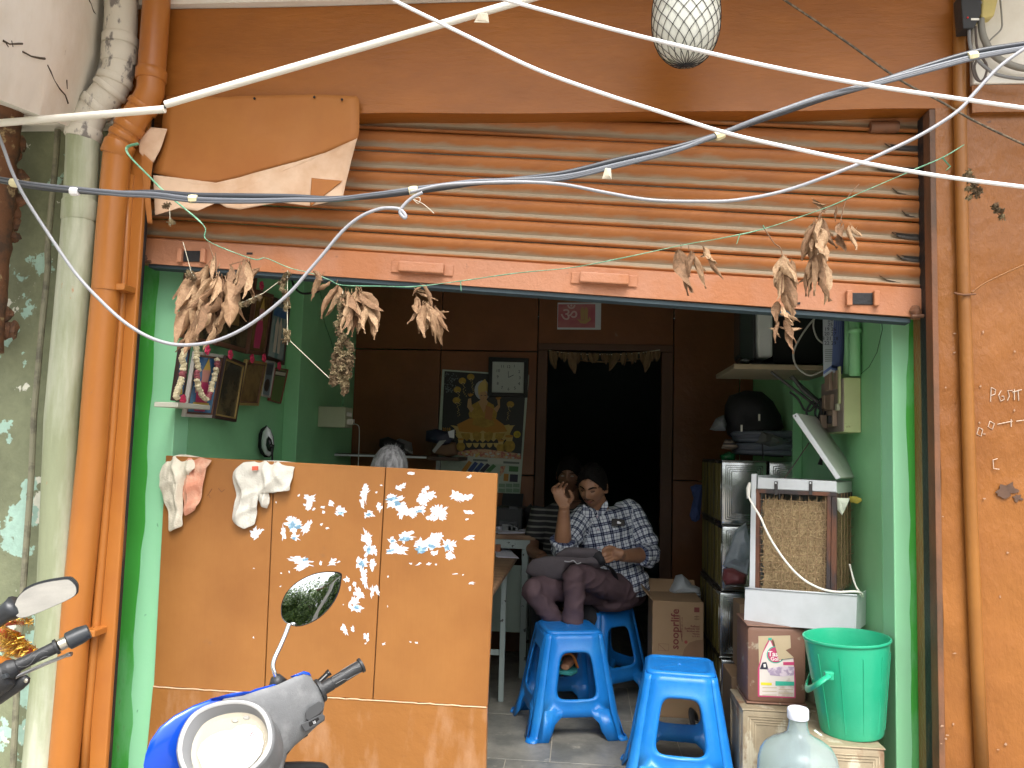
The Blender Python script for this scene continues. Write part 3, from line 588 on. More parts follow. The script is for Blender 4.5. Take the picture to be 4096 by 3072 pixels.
def leaf(parent, a, b_, wid=1., dy=0.):
    """a leaf hanging from point a with its tip at b_"""
    me = LM[random.randrange(12)]; o = bpy.data.objects.new('leaf', me); col.objects.link(o); o.parent = parent; ORG[o.name] = org(parent)
    a = V(a) + V((0, dy, 0)); b_ = V(b_) + V((0, dy + random.uniform(-.02, .02), 0)); d = (b_ - a); L = d.length; z = -d.normalized(); x = V((math.cos(r_ := random.uniform(-.9, .9)), math.sin(r_), 0)); y = z.cross(x).normalized(); x = y.cross(z)
    M = Matrix((x * L * wid, y * L * wid, z * L)).transposed().to_4x4(); M.translation = a - org(parent); o.matrix_local = M; return o
def bunch(tops, label, leaves, f, extra=0, box=None):
    t0 = P(f(*tops), YG); t = thing('dry_leaf_bunch', label, 'leaf bunch', t0, 'dry leaf bunches on the green twine')
    for l_ in leaves:
        a = P(f(l_[0], l_[1]), YG + random.uniform(-.02, .03)); leaf(t, a, a.lerp(P(f(l_[2], l_[3]), a.y), random.uniform(1.0, 1.12)), random.uniform(.85, 1.3))
        if random.random() < .7: leaf(t, a + V((random.uniform(-.02, .02), .03, -.02)), P(f(l_[2] + random.uniform(-40, 40), l_[3] - random.uniform(10, 60)), a.y + .04), random.uniform(.8, 1.2))
    for i in range(extra):
        x0 = random.uniform(box[0], box[1]); y0 = random.uniform(box[2], box[3]); ang = random.gauss(box[4], .22); L = random.uniform(150, 250)
        a = P(f(x0, y0), YG + random.uniform(-.05, .07)); leaf(t, a, P(f(x0 + math.sin(ang) * L, y0 + math.cos(ang) * L), a.y), random.uniform(.9, 1.3))
    return t
STEM = mat('dry_stem', (.20, .11, .06), .8)
random.seed(11)
bt = bunch((760, 20), 'largest bunch of dry brown mango leaves, hanging at the left over the framed pictures', [(740, 40, 760, 210), (700, 110, 490, 385), (650, 200, 500, 470), (760, 200, 640, 480), (780, 190, 700, 470), (800, 200, 760, 400), (810, 210, 830, 440), (840, 230, 955, 580), (600, 350, 520, 690), (620, 350, 560, 640), (640, 370, 600, 680), (660, 380, 640, 660), (700, 440, 650, 670), (740, 440, 710, 640), (820, 440, 720, 620), (740, 560, 690, 735), (550, 660, 475, 745), (600, 560, 560, 760), (720, 120, 600, 330), (980, 70, 900, 330), (1000, 90, 960, 340), (1020, 80, 1010, 360), (940, 100, 850, 320), (880, 110, 830, 300), (1000, 200, 900, 380), (860, 280, 780, 540)], r4, 16, (600, 820, 200, 430, -.35))
for q in (((760, 20), (770, 200)), ((1000, 70), (860, 110)), ((700, -80), (745, 60))):
    MB().tube([P(r4(*q[0]), YG), P(r4(*q[1]), YG)], .002, 5).build('stem', STEM, bt)
bunch((1640, 180), 'small curled leaf and splayed leaves hanging above the marigold garland', [(1480, 150, 1560, 230), (1550, 180, 1440, 350), (1650, 250, 1560, 500), (1670, 270, 1720, 400)], r4)
b2 = bunch((1760, 280), 'bunch of pale brown dry leaves beside the thick marigold garland', [(1720, 300, 1720, 480), (1740, 300, 1770, 430), (1790, 300, 1700, 560), (1800, 310, 1790, 520), (1810, 310, 1860, 470), (1820, 310, 1800, 540), (1830, 310, 1975, 455), (1840, 310, 1920, 600), (1830, 310, 1990, 605), (1810, 400, 1770, 640), (1830, 400, 1820, 620), (1850, 420, 1870, 600), (1760, 320, 1720, 600)], r4, 5, (1740, 1860, 330, 400, .1))
bunch((1690, 1100), 'single bunch of dry leaves hanging alone over the dark doorway side', [(430, 60, 390, 130), (430, 60, 510, 190), (410, 160, 380, 290), (420, 170, 430, 340), (440, 180, 460, 380), (460, 180, 490, 345), (480, 190, 540, 415), (500, 190, 605, 355), (520, 190, 575, 270), (400, 130, 430, 250), (450, 170, 510, 300)], r5, 3, (420, 480, 180, 210, .2))
bunch((320, 1240), 'thin four leaf bunch hanging in front of the right end of the shutter bottom bar', [(288, 1270, 325, 1490), (325, 1280, 335, 1500), (350, 1290, 345, 1400), (350, 1300, 430, 1455), (390, 1255, 440, 1340), (430, 1320, 500, 1410), (400, 1265, 470, 1350)], r3)
b3 = bunch((800, 1290), 'long brown leaf bunch hanging lowest at the right, reaching below the shutter bar', [(800, 1300, 775, 1430), (800, 1310, 800, 1480), (820, 1320, 860, 1440), (830, 1330, 880, 1500), (810, 1400, 780, 1520), (820, 1400, 850, 1560), (840, 1430, 840, 1620), (850, 1330, 890, 1450), (790, 1540, 770, 1659), (800, 1560, 850, 1659), (780, 1640, 775, 1745), (820, 1630, 870, 1740), (840, 1660, 860, 1790)], r3)
MB().tube(spline([P(r3(*q), YG) for q in ((705, 1160), (760, 1240), (800, 1290), (800, 1500))]), .0022, 5).build('stem', STEM, b3)
b4 = bunch((980, 1100), 'full brown leaf bunch tied near the right end of the twine above the shutter handle', [(960, 1140, 920, 1310), (970, 1140, 940, 1340), (985, 1140, 960, 1300), (1000, 1110, 985, 1240), (1000, 1120, 1085, 1260), (990, 1290, 930, 1500), (960, 1290, 940, 1510), (975, 1300, 1000, 1500), (990, 1300, 1020, 1530), (1000, 1290, 1070, 1510), (1010, 1290, 1020, 1370), (1000, 1300, 1000, 1450), (960, 1330, 930, 1420)], r3, 4, (960, 1010, 1130, 1180, 0))
MB().tube(spline([P(r3(*q), YG) for q in ((1120, 1020), (1030, 1070), (990, 1110), (975, 1280))]), .002, 5).build('stem', STEM, b4)
b5 = bunch((1105, 1130), 'few dry leaves on a side twig at the far right of the leaf string', [(1105, 1140, 1090, 1290), (1110, 1140, 1115, 1250), (1150, 1150, 1160, 1270), (1160, 1150, 1200, 1215), (1080, 1050, 1085, 1120), (1030, 1040, 955, 1040)], r3)
MB().tube(spline([P(r3(*q), YG) for q in ((1195, 940), (1130, 1020), (1100, 1130))]), .0018, 5).build('stem', STEM, b5)
# dry marigold strands
MG = [mat('dry_marigold', (.22, .15, .08), .9, bump=1.5, bsc=120, var=.3, vsc=40), mat('dry_marigold_pale', (.34, .26, .14), .9, bump=1.5, bsc=120, var=.3, vsc=40)]
def flower_mesh(k):
    rnd = random.Random(k); b = MB(); c = V()
    for i in range(38):
        a = rnd.uniform(0, 6.28); t = rnd.uniform(-.9, .9); d = V((math.cos(a) * math.cos(t), math.sin(a) * math.cos(t), math.sin(t) * .75)); p = d * rnd.uniform(.8, 1.25); e = d.cross(V((rnd.random(), rnd.random(), rnd.random()))).normalized() * .22; g_ = d.cross(e).normalized() * .2
        b.add([d * .3, p + e, p * 1.1 + g_ * .5, p - e], [(0, 1, 2), (0, 2, 3)])
    b.ball((0, 0, 0), .62, 7, 5, .4)
    me = bpy.data.meshes.new('dried_flower'); me.from_pydata(b.v, [], b.f); me.materials.append(MG[k % 2]); return me
FM = [flower_mesh(k) for k in range(6)]
def flower(parent, p, r):
    o = bpy.data.objects.new('dried_flower', random.choice(FM)); col.objects.link(o); o.parent = parent; ORG[o.name] = org(parent)
    o.matrix_local = Matrix.Translation(p - org(parent)) @ Euler((random.uniform(0, 6), random.uniform(0, 6), 0)).to_matrix().to_4x4() @ Matrix.Scale(r, 4); return o
THR = mat('cotton_thread', (.62, .58, .45), .8)
def garland(label, strings, flowers, f, r=.014):
    t = thing('marigold_garland', label, 'garland', P(f(*flowers[0][:2]), YG), 'dried marigold garlands')
    for s_ in strings: MB().tube([P(f(*q), YG) for q in s_], .0012, 5).build('thread', THR, t)
    for q in flowers: flower(t, P(f(*q[:2]), YG + random.uniform(-.006, .006)), (q[2] if len(q) > 2 else 1) * r * random.uniform(.85, 1.15))
    return t
def along(pts, step):
    out = []; 
    for a, b_ in zip(pts[:-1], pts[1:]):
        n = max(1, int(math.dist(a, b_) / step)); out += [(lerp(a[0], b_[0], i / n) + random.uniform(-14, 14), lerp(a[1], b_[1], i / n) + random.uniform(-5, 5)) for i in range(n)]
    return out
garland('short marigold strand hanging down beside the loose grey cable', [[(1290, 150), (1290, 700)], [(1310, 670), (1620, 965)], [(1110, 320), (1225, 235)]], along([(1290, 175), (1240, 240), (1270, 330), (1290, 440)], 22) + along([(1280, 600), (1285, 690)], 22), r4, .0125)
garland('looped marigold strand tied behind the largest leaf bunch', [[(880, 420), (1110, 320)]], along([(890, 410), (980, 400), (1100, 340)], 24), r4, .0115)
garland('few dried flowers on a thread at the left end of the shutter bar', [[(520, -60), (580, 160), (610, 210)]], [(560, 165), (585, 180), (600, 205), (570, 190)], r4, .013)
garland('thick doubled dried marigold garland hanging lowest in the opening', [[(1700, 300), (1665, 700)]], along([(1695, 340), (1670, 560), (1700, 640), (1660, 740), (1640, 860), (1650, 960), (1600, 1000)], 21) + along([(1690, 640), (1740, 700), (1750, 840), (1730, 960), (1710, 1020), (1690, 1070)], 20) + along([(1690, 760), (1690, 1000)], 26), r4, .0145)
garland('small dark dried flowers hanging from the conduit at the right', [], [(1755, 885, 1.), (1740, 905, .8), (1765, 920, 1), (1785, 935, 1), (1755, 965, 1.), (1775, 955, 1), (1800, 985, 1.1), (1760, 1010, .9)], r3, .015)
garland('three dried flowers stuck to the right wall', [], [(1890, 1052, 1), (1905, 1075, 1), (1922, 1105, 1)], r3, .014)
garland('dried flower remnants on the thread below the torn sheet', [[(1250, 1490), (1255, 1659)]], [(1222, 1520, .9), (1240, 1510, .8), (1262, 1640, 1)], r1, .012)
# ================================================================== GOURD in a net
YGo = 2.6
gc = P((2744, 75), YGo); gb = P((2744, 262), YGo); R0 = (P((2880, 75), YGo) - P((2608, 75), YGo)).length / 2
hh = gc.z - gb.z
gd = thing('white_gourd', 'whitewashed ash gourd hanging in a black net in front of the beam', 'gourd', gc)
WG = mat('whitewashed_gourd', (.66, .67, .60), .6, c2=(.40, .45, .30), sc2=9, lo=.56, hi=.66, bump=.4, bsc=30, var=.06, c3=(.45, .22, .10), sc3=12, st3=(1, 1, .5), lo3=.69, hi3=.71)
def gr(z): t = min(1, abs(z) / (hh if z < 0 else hh * 1.25)); return R0 * max(0, 1 - t ** 2.3) ** .5
prof = [(max(.002, gr(z)), z) for z in [lerp(-hh * .999, hh * 1.24, i / 30) for i in range(31)]]
MB().lathe(prof, gc, 36).build('gourd_body', WG, gd, smooth=True)
b = MB(); K = 18
for k in range(K):
    for s in (-1, 1):
        pts = []
        for i in range(40):
            z = lerp(-hh, hh * 1.2, i / 39); a = 2 * math.pi * k / K + s * (i / 39) * 2.6; r = gr(z) + .002; wob = .02 * noise.noise(V((a * 3, z * 20, s)))
            pts.append(gc + V((r * math.cos(a + wob), r * math.sin(a + wob), z - .001)))
        b.tube(pts, .0011, 4)
NET = mat('black_net', (.015, .015, .018), .6)
n_ = b.build('net', NET, gd); tag(n_, kind='stuff')
MB().ball(gb + V((0, 0, -.001)), (.012, .012, .004), 8, 5, .4).build('net_knot', NET, gd)
MB().tube([gc + V((0, 0, hh * 1.2)), V((gc.x, gc.y, 3.32))], .003, 6).build('hanging_cord', NET, gd)
# ================================================================== PARTITION BOARD
pt = thing('partition_board', 'orange painted plywood counter screen with scraps of torn poster paper', 'partition', (P((1300, 2500), 3.25).x, 3.3, 0))
ORB = mat('board_paint', (.325, .138, .036), .46, c2=(.28, .112, .028), sc2=2.4, lo=.4, hi=.65, st=(1, 1, 1), bump=.25, bsc=14, bst=(3, 1, .4), var=.06, c3=(.22, .11, .05), sc3=7, lo3=.68, hi3=.78)
ORB2 = mat('board_base_paint', (.30, .125, .032), .38, c2=(.42, .23, .12), sc2=9, lo=.5, hi=.72, st=(1, 1, .35), bump=1., bsc=14, var=.08)
YLp, YRp = 3.10, 2.99
def PB(u, v_): # point on the board plane (vertical plane through the two top corners)
    A = P((660, 1822), YLp); B = P((1990, 1894), YRp); A.z = B.z = 0; nrm = V((-(B - A).y, (B - A).x, 0)); d = ray((u, v_)); t = (A - CAM).dot(nrm) / d.dot(nrm); return CAM + d * t
_A, _B = PB(660, 1822), PB(1990, 1894); BD = (_B - _A); BD.z = 0; BD.normalize(); BN = V((BD.y, -BD.x, 0))   # towards the street
def board(corners, name, m, th=.018, bevel=.002):
    q = [PB(*c) for c in corners]; return MB().prism(q, -BN * th).build(name, m, pt, bevel=bevel, seg=1)
j1t, j1b = s3(765, 165), s3(703, 1330); j1b = (j1b[0], j1b[1] + 150)
def seam(x0, y0, x1, y1, y):  return lerp(x0, x1, (y - y0) / (y1 - y0))
L_ = lambda y: seam(662, 1822, 612, 2760, y); R_e = lambda y: seam(1990, 1894, 1948, 2828, y)
s_a = lambda y: seam(1097, 1850, 1063, 2620, y); s_b = lambda y: seam(1541, 1868, 1494, 2700, y)
topy = lambda x: lerp(1822, 1894, (x - 660) / 1330); midy = lambda x: lerp(2745, 2828, (x - 612) / 1336)
g_ = 2.2
def pan(fl, fr):
    ys = 1850; y2 = 2760
    return [(fl(ys) + g_, topy(fl(ys))), (fr(ys) - g_, topy(fr(ys))), (fr(y2) - g_, midy(fr(y2)) - 1), (fl(y2) + g_, midy(fl(y2)) - 1)]
for fl_, fr_ in ((L_, s_a), (s_a, s_b), (s_b, R_e)): board(pan(fl_, fr_), 'board_panel', ORB)
A = PB(612, 2747); B = PB(1948, 2830)
o = MB(); q = [A, B, V((B.x + .005, B.y, .0)), V((A.x - .015, A.y, .0))]; o.prism([p + BN * .002 for p in q], -BN * .022); o.build('base_panel', ORB2, pt, bevel=.002, seg=1)
# battens behind, joint strip
MB().prism([PB(675, 1835) - BN * .019, PB(1925, 1902) - BN * .019, PB(1925, 1957) - BN * .019, PB(675, 1890) - BN * .019], -BN * .03).build('batten', mat('raw_wood', (.35, .22, .12), .7, var=.2), pt)
for x_ in (700, 1300, 1880): MB().prism([PB(x_, topy(x_) + 60) - BN * .0195, PB(x_ + 45, topy(x_) + 60) - BN * .0195, V((PB(x_ + 40, 2760).x, PB(x_ + 40, 2760).y, 0)) - BN * .0195, V((PB(x_ - 5, 2760).x, PB(x_ - 5, 2760).y, 0)) - BN * .0195], -BN * .03).build('upright', mat('raw_wood', 0), pt)
rs = []
for i in range(60):
    x = lerp(614, 1946, i / 59); w = noise.noise(V((x * .03, 0, 0))) * 5; a = PB(x, midy(x) - 1.5 + w * .8); c_ = PB(x, midy(x) + 2 + w * .5)
    rs.append([a + BN * .0035, a + BN * .001, c_ + BN * .001, c_ + BN * .0045])
MB().rings(rs).build('paper_edge', mat('torn_kraft', (.62, .42, .26), .8), pt)
# torn paper scraps
PAPER = mat('torn_white_paper', (.70, .73, .77), .8, var=.02)
PBLUE = mat('blue_print_remnant', (.16, .30, .42), .7, c2=(.40, .60, .72), sc2=60, lo=.5, hi=.6)
random.seed(21)
def scrap(cx, cy, w, h, m=PAPER, spike=.55, lift=.0006, ang=None):
    x, y_ = s3(cx, cy); w *= .6555; h *= .6555; n = max(10, int((w + h) / 2.2)); b = MB(); pts = []
    sx = random.uniform(0, 50); da = random.uniform(-.5, .2) if ang is None else ang
    for i in range(n):
        a = 2 * math.pi * i / n; r = 1.1 + .75 * noise.noise(V((math.cos(a) * 1.5 + sx, math.sin(a) * 1.5, 0))) + .7 * noise.noise(V((math.cos(a) * 5 + sx, math.sin(a) * 5, 3))); r *= random.uniform(.85, 1.1)
        ex = .5 * w * r * math.cos(a); ey = .5 * h * r * math.sin(a)
        if i % 2: q_ = spike * random.choice((0, 0, 0, 3, 10, 16)) * (1 if w > 25 else .4); ex += q_ * .8; ey += q_ * (-1 if math.sin(a) < 0 else .7)
        pts.append(PB(x + ex * math.cos(da) - ey * math.sin(da), y_ + ex * math.sin(da) + ey * math.cos(da)))
    c_ = PB(x, y_); b.v = [c_ + BN * (lift * 1.4)] + [p + BN * lift for p in pts] + [p + BN * .0001 for p in pts]
    b.f = [(0, 1 + i, 1 + (i + 1) % n) for i in range(n)] + [(1 + i, 1 + n + i, 1 + n + (i + 1) % n, 1 + (i + 1) % n) for i in range(n)]
    return b.build('paper_scrap' if m is PAPER else 'print_scrap', m, pt)
SCR = [(645, 585, 60, 55), (975, 375, 60, 40), (965, 420, 40, 50), (1105, 400, 28, 34), (1160, 450, 55, 45), (1310, 340, 45, 80), (1295, 400, 25, 40), (1335, 468, 55, 38), (1398, 425, 30, 45), (1480, 385, 85, 70), (1535, 440, 60, 80), (1530, 305, 50, 25), (1590, 220, 36, 12), (1600, 460, 70, 50), (1665, 380, 60, 70), (1700, 350, 80, 40), (1650, 440, 60, 40), (1765, 460, 90, 75), (1685, 312, 50, 22), (1720, 490, 70, 20), (1870, 360, 50, 55), (1925, 365, 70, 40), (1945, 455, 50, 20), (1935, 500, 18, 8), (1950, 240, 30, 10),
       (880, 530, 75, 75), (950, 550, 70, 45), (815, 590, 24, 75), (885, 610, 45, 30), (850, 495, 30, 30), (1045, 530, 14, 12), (1080, 552, 20, 10), (1325, 620, 50, 85), (1335, 690, 60, 60), (1370, 690, 26, 50), (1480, 630, 50, 30), (1560, 605, 90, 45), (1500, 685, 110, 50), (1655, 660, 90, 80), (1720, 640, 110, 75), (1750, 610, 60, 50), (1820, 660, 70, 55), (1830, 720, 45, 45), (1945, 610, 50, 24), (1730, 705, 40, 24),
       (920, 755, 130, 40), (930, 785, 60, 45), (1110, 762, 45, 30), (1150, 760, 20, 10), (1040, 768, 16, 20), (1290, 770, 60, 60), (1355, 775, 34, 50), (1300, 830, 40, 55), (1310, 880, 30, 60), (1270, 950, 40, 70), (1245, 1000, 70, 30), (1260, 1040, 60, 40), (1200, 870, 36, 32), (1248, 895, 20, 30), (1220, 920, 16, 24), (1355, 940, 26, 60), (1385, 930, 22, 70), (1187, 1172, 32, 45), (1238, 1170, 22, 34), (1320, 1215, 28, 36), (1425, 1260, 18, 10), (1625, 1252, 18, 7), (1590, 1248, 12, 6), (1315, 1258, 12, 6), (1960, 888, 40, 10), (1865, 832, 30, 6), (1910, 838, 12, 6), (1590, 770, 16, 8), (1640, 772, 30, 8), (1700, 772, 30, 12), (1745, 775, 14, 8), (1060, 455, 16, 14), (1050, 425, 24, 10), (1000, 435, 20, 14), (1410, 290, 10, 8), (800, 828, 8, 6), (850, 822, 8, 10), (795, 908, 10, 5), (632, 798, 8, 5), (630, 1222, 6, 8), (1180, 1020, 6, 5), (1452, 850, 8, 8), (1450, 1030, 6, 10), (1380, 335, 12, 12), (770, 395, 10, 8), (905, 355, 14, 8)]
for s_ in SCR: scrap(*s_)
for s_ in ((1335, 470, 30, 18), (868, 535, 40, 34), (905, 545, 40, 26), (1480, 375, 55, 20), (1510, 400, 40, 24), (1480, 632, 28, 16), (1560, 620, 60, 22), (1470, 690, 40, 14), (1655, 680, 60, 36), (1720, 665, 40, 22), (1810, 670, 26, 34), (1335, 690, 22, 40), (880, 612, 22, 16), (1165, 462, 34, 14), (945, 745, 40, 14), (1295, 775, 30, 36), (1262, 1035, 34, 18), (1640, 450, 40, 16)): scrap(*s_, m=PBLUE, spike=.2, lift=.0012)
# old grey rub marks
for cx, cy, w, h in ((1720, 250, 90, 70), (2010, 260, 130, 50), (1860, 250, 40, 20)): pass
# pencil marks
b = MB()
PENC = mat('pencil_mark', (.12, .05, .03), .8)
for l_ in ([(350, 355), (358, 345), (368, 370)], [(380, 312), (360, 342)], [(418, 310), (436, 333), (456, 318)], [(430, 325), (436, 333)]):
    MB().tube([PB(*s3(*q)) + BN * .0005 for q in l_], .001, 4).build('pencil_mark', PENC, pt)
# rags on the partition
def rag(outline, label, m, f, name='rag', seed=0, over=True, puff=.03, tagm=None):
    """cloth lying over the top edge: front sheet with folds, returning behind the board"""
    o = [f(*q) for q in outline]; k = len(o); c = V((sum(p[0] for p in o) / k, sum(p[1] for p in o) / k)); ol = []
    for i in range(k):
        a = o[i]; b_ = o[(i + 1) % k]
        for j in range(5): ol.append((lerp(a[0], b_[0], j / 5), lerp(a[1], b_[1], j / 5)))
    rs = []; n = 16
    for i in range(n + 1):
        t = 1 - i / n * .98; ring = []
        for p in ol:
            u = lerp(c.x, p[0], t); v_ = lerp(c.y, p[1], t); q = PB(u, v_)
            wv = (1 - abs(math.sin(u * .042 + seed + 2.4 * noise.noise(V((u * .012, v_ * .008, seed)))))) ** 1.6 * .022 + .010 * (1 - abs(math.sin(u * .02 + v_ * .035 + seed * 2 + 2 * noise.noise(V((u * .01, v_ * .01, seed + 9)))))) + .006 * noise.noise(V((u * .05, v_ * .02, seed))) + .012 * noise.noise(V((u * .015, v_ * .015, seed + 4)))
            top = max(0, 1 - (v_ - topy(u)) / 40) if over else 0
            ring.append(q + BN * (.010 + wv + puff * .25 * (1 - t)) - BN * (.025 * top if top > .0 else 0))
        rs.append(ring)
    b = MB(); b.rings(rs, cap=False); b.f.append(tuple(range(len(ol) * n, len(ol) * (n + 1))))
    r = b.build(name, m, smooth=60, solid=.003, sub=1); tag(r, label, 'rag', 'rags drying over the screen'); return r
CREAM = mat('cream_cotton', (.66, .61, .49), .9, c2=(.56, .50, .38), sc2=6, lo=.5, hi=.62, bump=.8, bsc=160, var=.05)
PINKR = mat('stained_pink_cloth', (.62, .27, .17), .9, c2=(.66, .40, .28), sc2=12, lo=.42, hi=.6, bump=.8, bsc=160, var=.08)
rag([(230, 125), (300, 118), (390, 138), (360, 170), (330, 330), (315, 400), (290, 440), (240, 478), (220, 400), (210, 300)], 'pink stained rag with frayed edge hung over the screen beside the cream rag', PINKR, s3, seed=2)
rag([(110, 130), (170, 102), (240, 108), (330, 128), (280, 200), (215, 290), (215, 420), (213, 540), (130, 577), (122, 450), (75, 310), (72, 230), (85, 170)], 'cream cotton rag draped over the left end of the orange screen', CREAM, s3, seed=5, puff=.05)
gw = mat('greyish_cotton', (.60, .58, .51), .9, c2=(.46, .44, .38), sc2=5, lo=.5, hi=.65, bump=.8, bsc=160, var=.05)
rg = rag([(575, 150), (690, 140), (790, 142), (888, 153), (880, 215), (868, 325), (800, 320), (788, 335), (735, 330), (740, 400), (722, 433), (690, 405), (655, 350), (662, 430), (650, 530), (590, 557), (530, 520), (512, 470), (535, 360), (518, 270), (525, 210)], 'crumpled off white vest with a small red label hung on the screen', gw, s3, seed=9, puff=.06)
c0 = PB(*s3(665, 187)) + BN * .034
lb = MB().prism([c0 + BD * .012 * a + V((0, 0, .009 * b_)) for a, b_ in ((-1, -1), (1, -.7), (1, 1), (-1, .8))], -BN * .006).build('cloth_label', mat('red_label', (.62, .12, .07), .8), rg)
# ================================================================== STOOLS
BLUEP = mat('blue_plastic', (.012, .19, .60), .33, var=.05, vsc=6, bump=.12, bsc=160, c2=(.03, .24, .62), sc2=8, lo=.5, hi=.7, c3=(.22, .40, .62), sc3=30, lo3=.70, hi3=.78)
def make_stool():
    t = thing('plastic_stool', '', 'stool', (0, 0, 0), 'blue plastic stools'); H = .50
    def hw(z):                     # half width of the square plan
        s = .142 + .088 * (1 - z / H); return s + (.016 * max(0, 1 - z / .022) ** 2 if z < .022 else 0)
    CH_ = lambda z: .026 + .014 * (1 - z / H)
    def S(k, s, z, out=0.): # s in -1..1 across the side
        w = hw(z) - CH_(z); p = V((s * w, -hw(z) - out, z)); return Matrix.Rotation(k * math.pi / 2, 3, 'Z') @ p
    def winring(n, sc):      # rounded window outline (s, z)
        out = []; zc, hz, cw = .293, .108 * (1 + (sc - 1) * .45), .62 * sc
        for i in range(n):
            a = 2 * math.pi * i / n; c_, s_ = math.cos(a), math.sin(a); e = .38
            x = abs(c_) ** e * (1 if c_ > 0 else -1); y = abs(s_) ** e * (1 if s_ > 0 else -1)
            out.append((x * cw * (1 - .06 * y), zc + y * hz))
        return out
    n = 32; z0, z1 = .138, .462
    for k in range(4):
        b = MB(); W = winring(n, 1.); outer = []
        for i in range(n):
            a = 2 * math.pi * i / n; c_, s_ = math.cos(a), math.sin(a); m = max(abs(c_), abs(s_))
            outer.append((c_ / m, (z0 + z1) / 2 + s_ / m * (z1 - z0) / 2))
        b.rings([[S(k, *q) for q in W], [S(k, q[0] * 1.16, .293 + (q[1] - .293) * 1.10, .004) for q in W], [S(k, q[0] * 1.25, .293 + (q[1] - .293) * 1.16, .0) for q in W], [S(k, *q) for q in outer]], cap=False)
        ssb = sorted({round(p[0], 6) for p in outer if abs(p[1] - z0) < 1e-6}); ssb = sorted(set(ssb + [-.88, -.72, -.46, .46, .72, .88, -.62, .62])); m_ = len(ssb) - 1; top = []; bot = []                  # lower arch
        for i in range(m_ + 1):
            s = ssb[i]; top.append(S(k, s, z0)); w = abs(s)
            zz = .104 if w < .46 else (.104 - .03 * ((w - .46) / .16) ** 2 if w < .62 else max(0, .074 * (1 - (w - .62) / .10)) if w < .72 else 0)
            bot.append(S(k, s if w > .62 or w < .46 else s, max(0, zz)))
        for i in range(m_):
            if True:
                j = len(b.v); b.v += [top[i], top[i + 1], bot[i + 1], bot[i]]; b.f.append((j, j + 1, j + 2, j + 3))
        # rim around the top of the side up to the seat edge
        j = len(b.v); ss = sorted({round(p[0], 6) for p in outer if abs(p[1] - z1) < 1e-6}); e = [S(k, s, z1) for s in ss]; f_ = [S(k, s, H - .012) for s in ss]; ne = len(ss)
        b.v += e + f_
        for i in range(ne - 1): b.f.append((j + i, j + i + 1, j + ne + 1 + i, j + ne + i))
        o = b.build('side_frame', BLUEP, t, smooth=50, solid=.005, local=True, weld=.0012)
        # raised rib round the window
        b = MB(); rp = [S(k, q[0] * 1.2, .293 + (q[1] - .293) * 1.13, .003) for q in winring(40, 1.)]; b.rings([[p + (q_ * .0022) for q_ in (V((0, 0, 1)), (p - V((0, 0, p.z))).normalized(), V((0, 0, -1)))] for p in rp + [rp[0]]], cap=False); b.build('rib', BLUEP, o, smooth=True, local=True)
        # corner leg
        b = MB(); rs = []
        for z in (0, .006, .014, .022, .04, .088, z0, .2, .3, .4, z1, H - .012):
            a = S(k, 1, z); c_ = S(k + 1, -1, z); mid = (a + c_) / 2; o_ = V((mid.x, mid.y, 0)).normalized(); q = CH_(z) * .35
            rs.append([a, a.lerp(c_, .12) + o_ * q * .7, a.lerp(c_, .35) + o_ * q, a.lerp(c_, .65) + o_ * q, a.lerp(c_, .88) + o_ * q * .7, c_])
        b.rings(rs, cap=False, closed=False)
        # flared foot pad
        z = 0; a = S(k, 1, 0); c_ = S(k + 1, -1, 0); mid = (a + c_) / 2; o_ = V((mid.x, mid.y, 0)).normalized(); d = (c_ - a).normalized()
        pad = [a - d * .004, a + o_ * .016 + d * .003, mid + o_ * .026 - d * .008, mid + o_ * .026 + d * .008, c_ + o_ * .016 - d * .003, c_ + d * .004]
        j = len(b.v); b.v += [p + V((0, 0, .002)) for p in pad] + [p * .99 - o_ * .006 + V((0, 0, .018)) for p in pad]
        for i in range(5): b.f.append((j + i, j + i + 1, j + 7 + i, j + 6 + i))
        b.f.append(tuple(j + i for i in range(6)))
        b.build('leg', BLUEP, t, smooth=60, solid=.005, local=True, weld=.0008)
    # seat
    b = MB(); n = 48; s_ = hw(H)
    def sq(r, z, e=.28):
        out = []
        for i in range(n):
            a = 2 * math.pi * i / n; c_, q = math.cos(a), math.sin(a); out.append(V((abs(c_) ** e * (1 if c_ > 0 else -1) * r, abs(q) ** e * (1 if q > 0 else -1) * r, z)))
        return out
    rs = [sq(.141 + .005, H - .016), sq(.141, H - .005), sq(.134, H), sq(.118, H - .0005), sq(.116, H - .003)]
    for r in (.10, .08, .06, .04, .024): rs.append([p + V((0, 0, .0018 * math.sin(p.x * 95) * math.sin(p.y * 95))) for p in sq(r, H - .003, .3 + .7 * (1 - r / .11))])
    rs += [sq(.012, H - .0025, 1), sq(.010, H - .010, 1), sq(.008, H - .012, 1)]
    b.rings(rs, cap=False); b.build('seat', BLUEP, t, smooth=60, solid=.004, local=True)
    return t
st0 = make_stool(); st0['label'] = 'blue plastic stool in the middle, standing beside the orange screen'
def place(o, x, y, rz): o.location = (x, y, 0); o.rotation_euler = (0, 0, math.radians(rz)); return o
def stool_at(o, uvL, uvR, z=.495, push=.15):   # by the two front corners of its seat
    a, b_ = PZ(uvL, z), PZ(uvR, z); d = (b_ - a); d.z = 0; d.normalize(); nrm = V((-d.y, d.x, 0)); c_ = (a + b_) / 2 + nrm * .137; place(o, c_.x, c_.y, math.degrees(math.atan2(d.y, d.x))); return c_
s2_ = dup(st0); s2_['label'] = 'nearest blue plastic stool, partly cut off by the bottom of the picture'
s3_ = dup(st0); s3_['label'] = 'blue plastic stool the man in the checked shirt sits on'
c1 = stool_at(st0, s5(500, 485), s5(972, 480))
c2_ = stool_at(s2_, s5(1335, 810), s5(1930, 855))
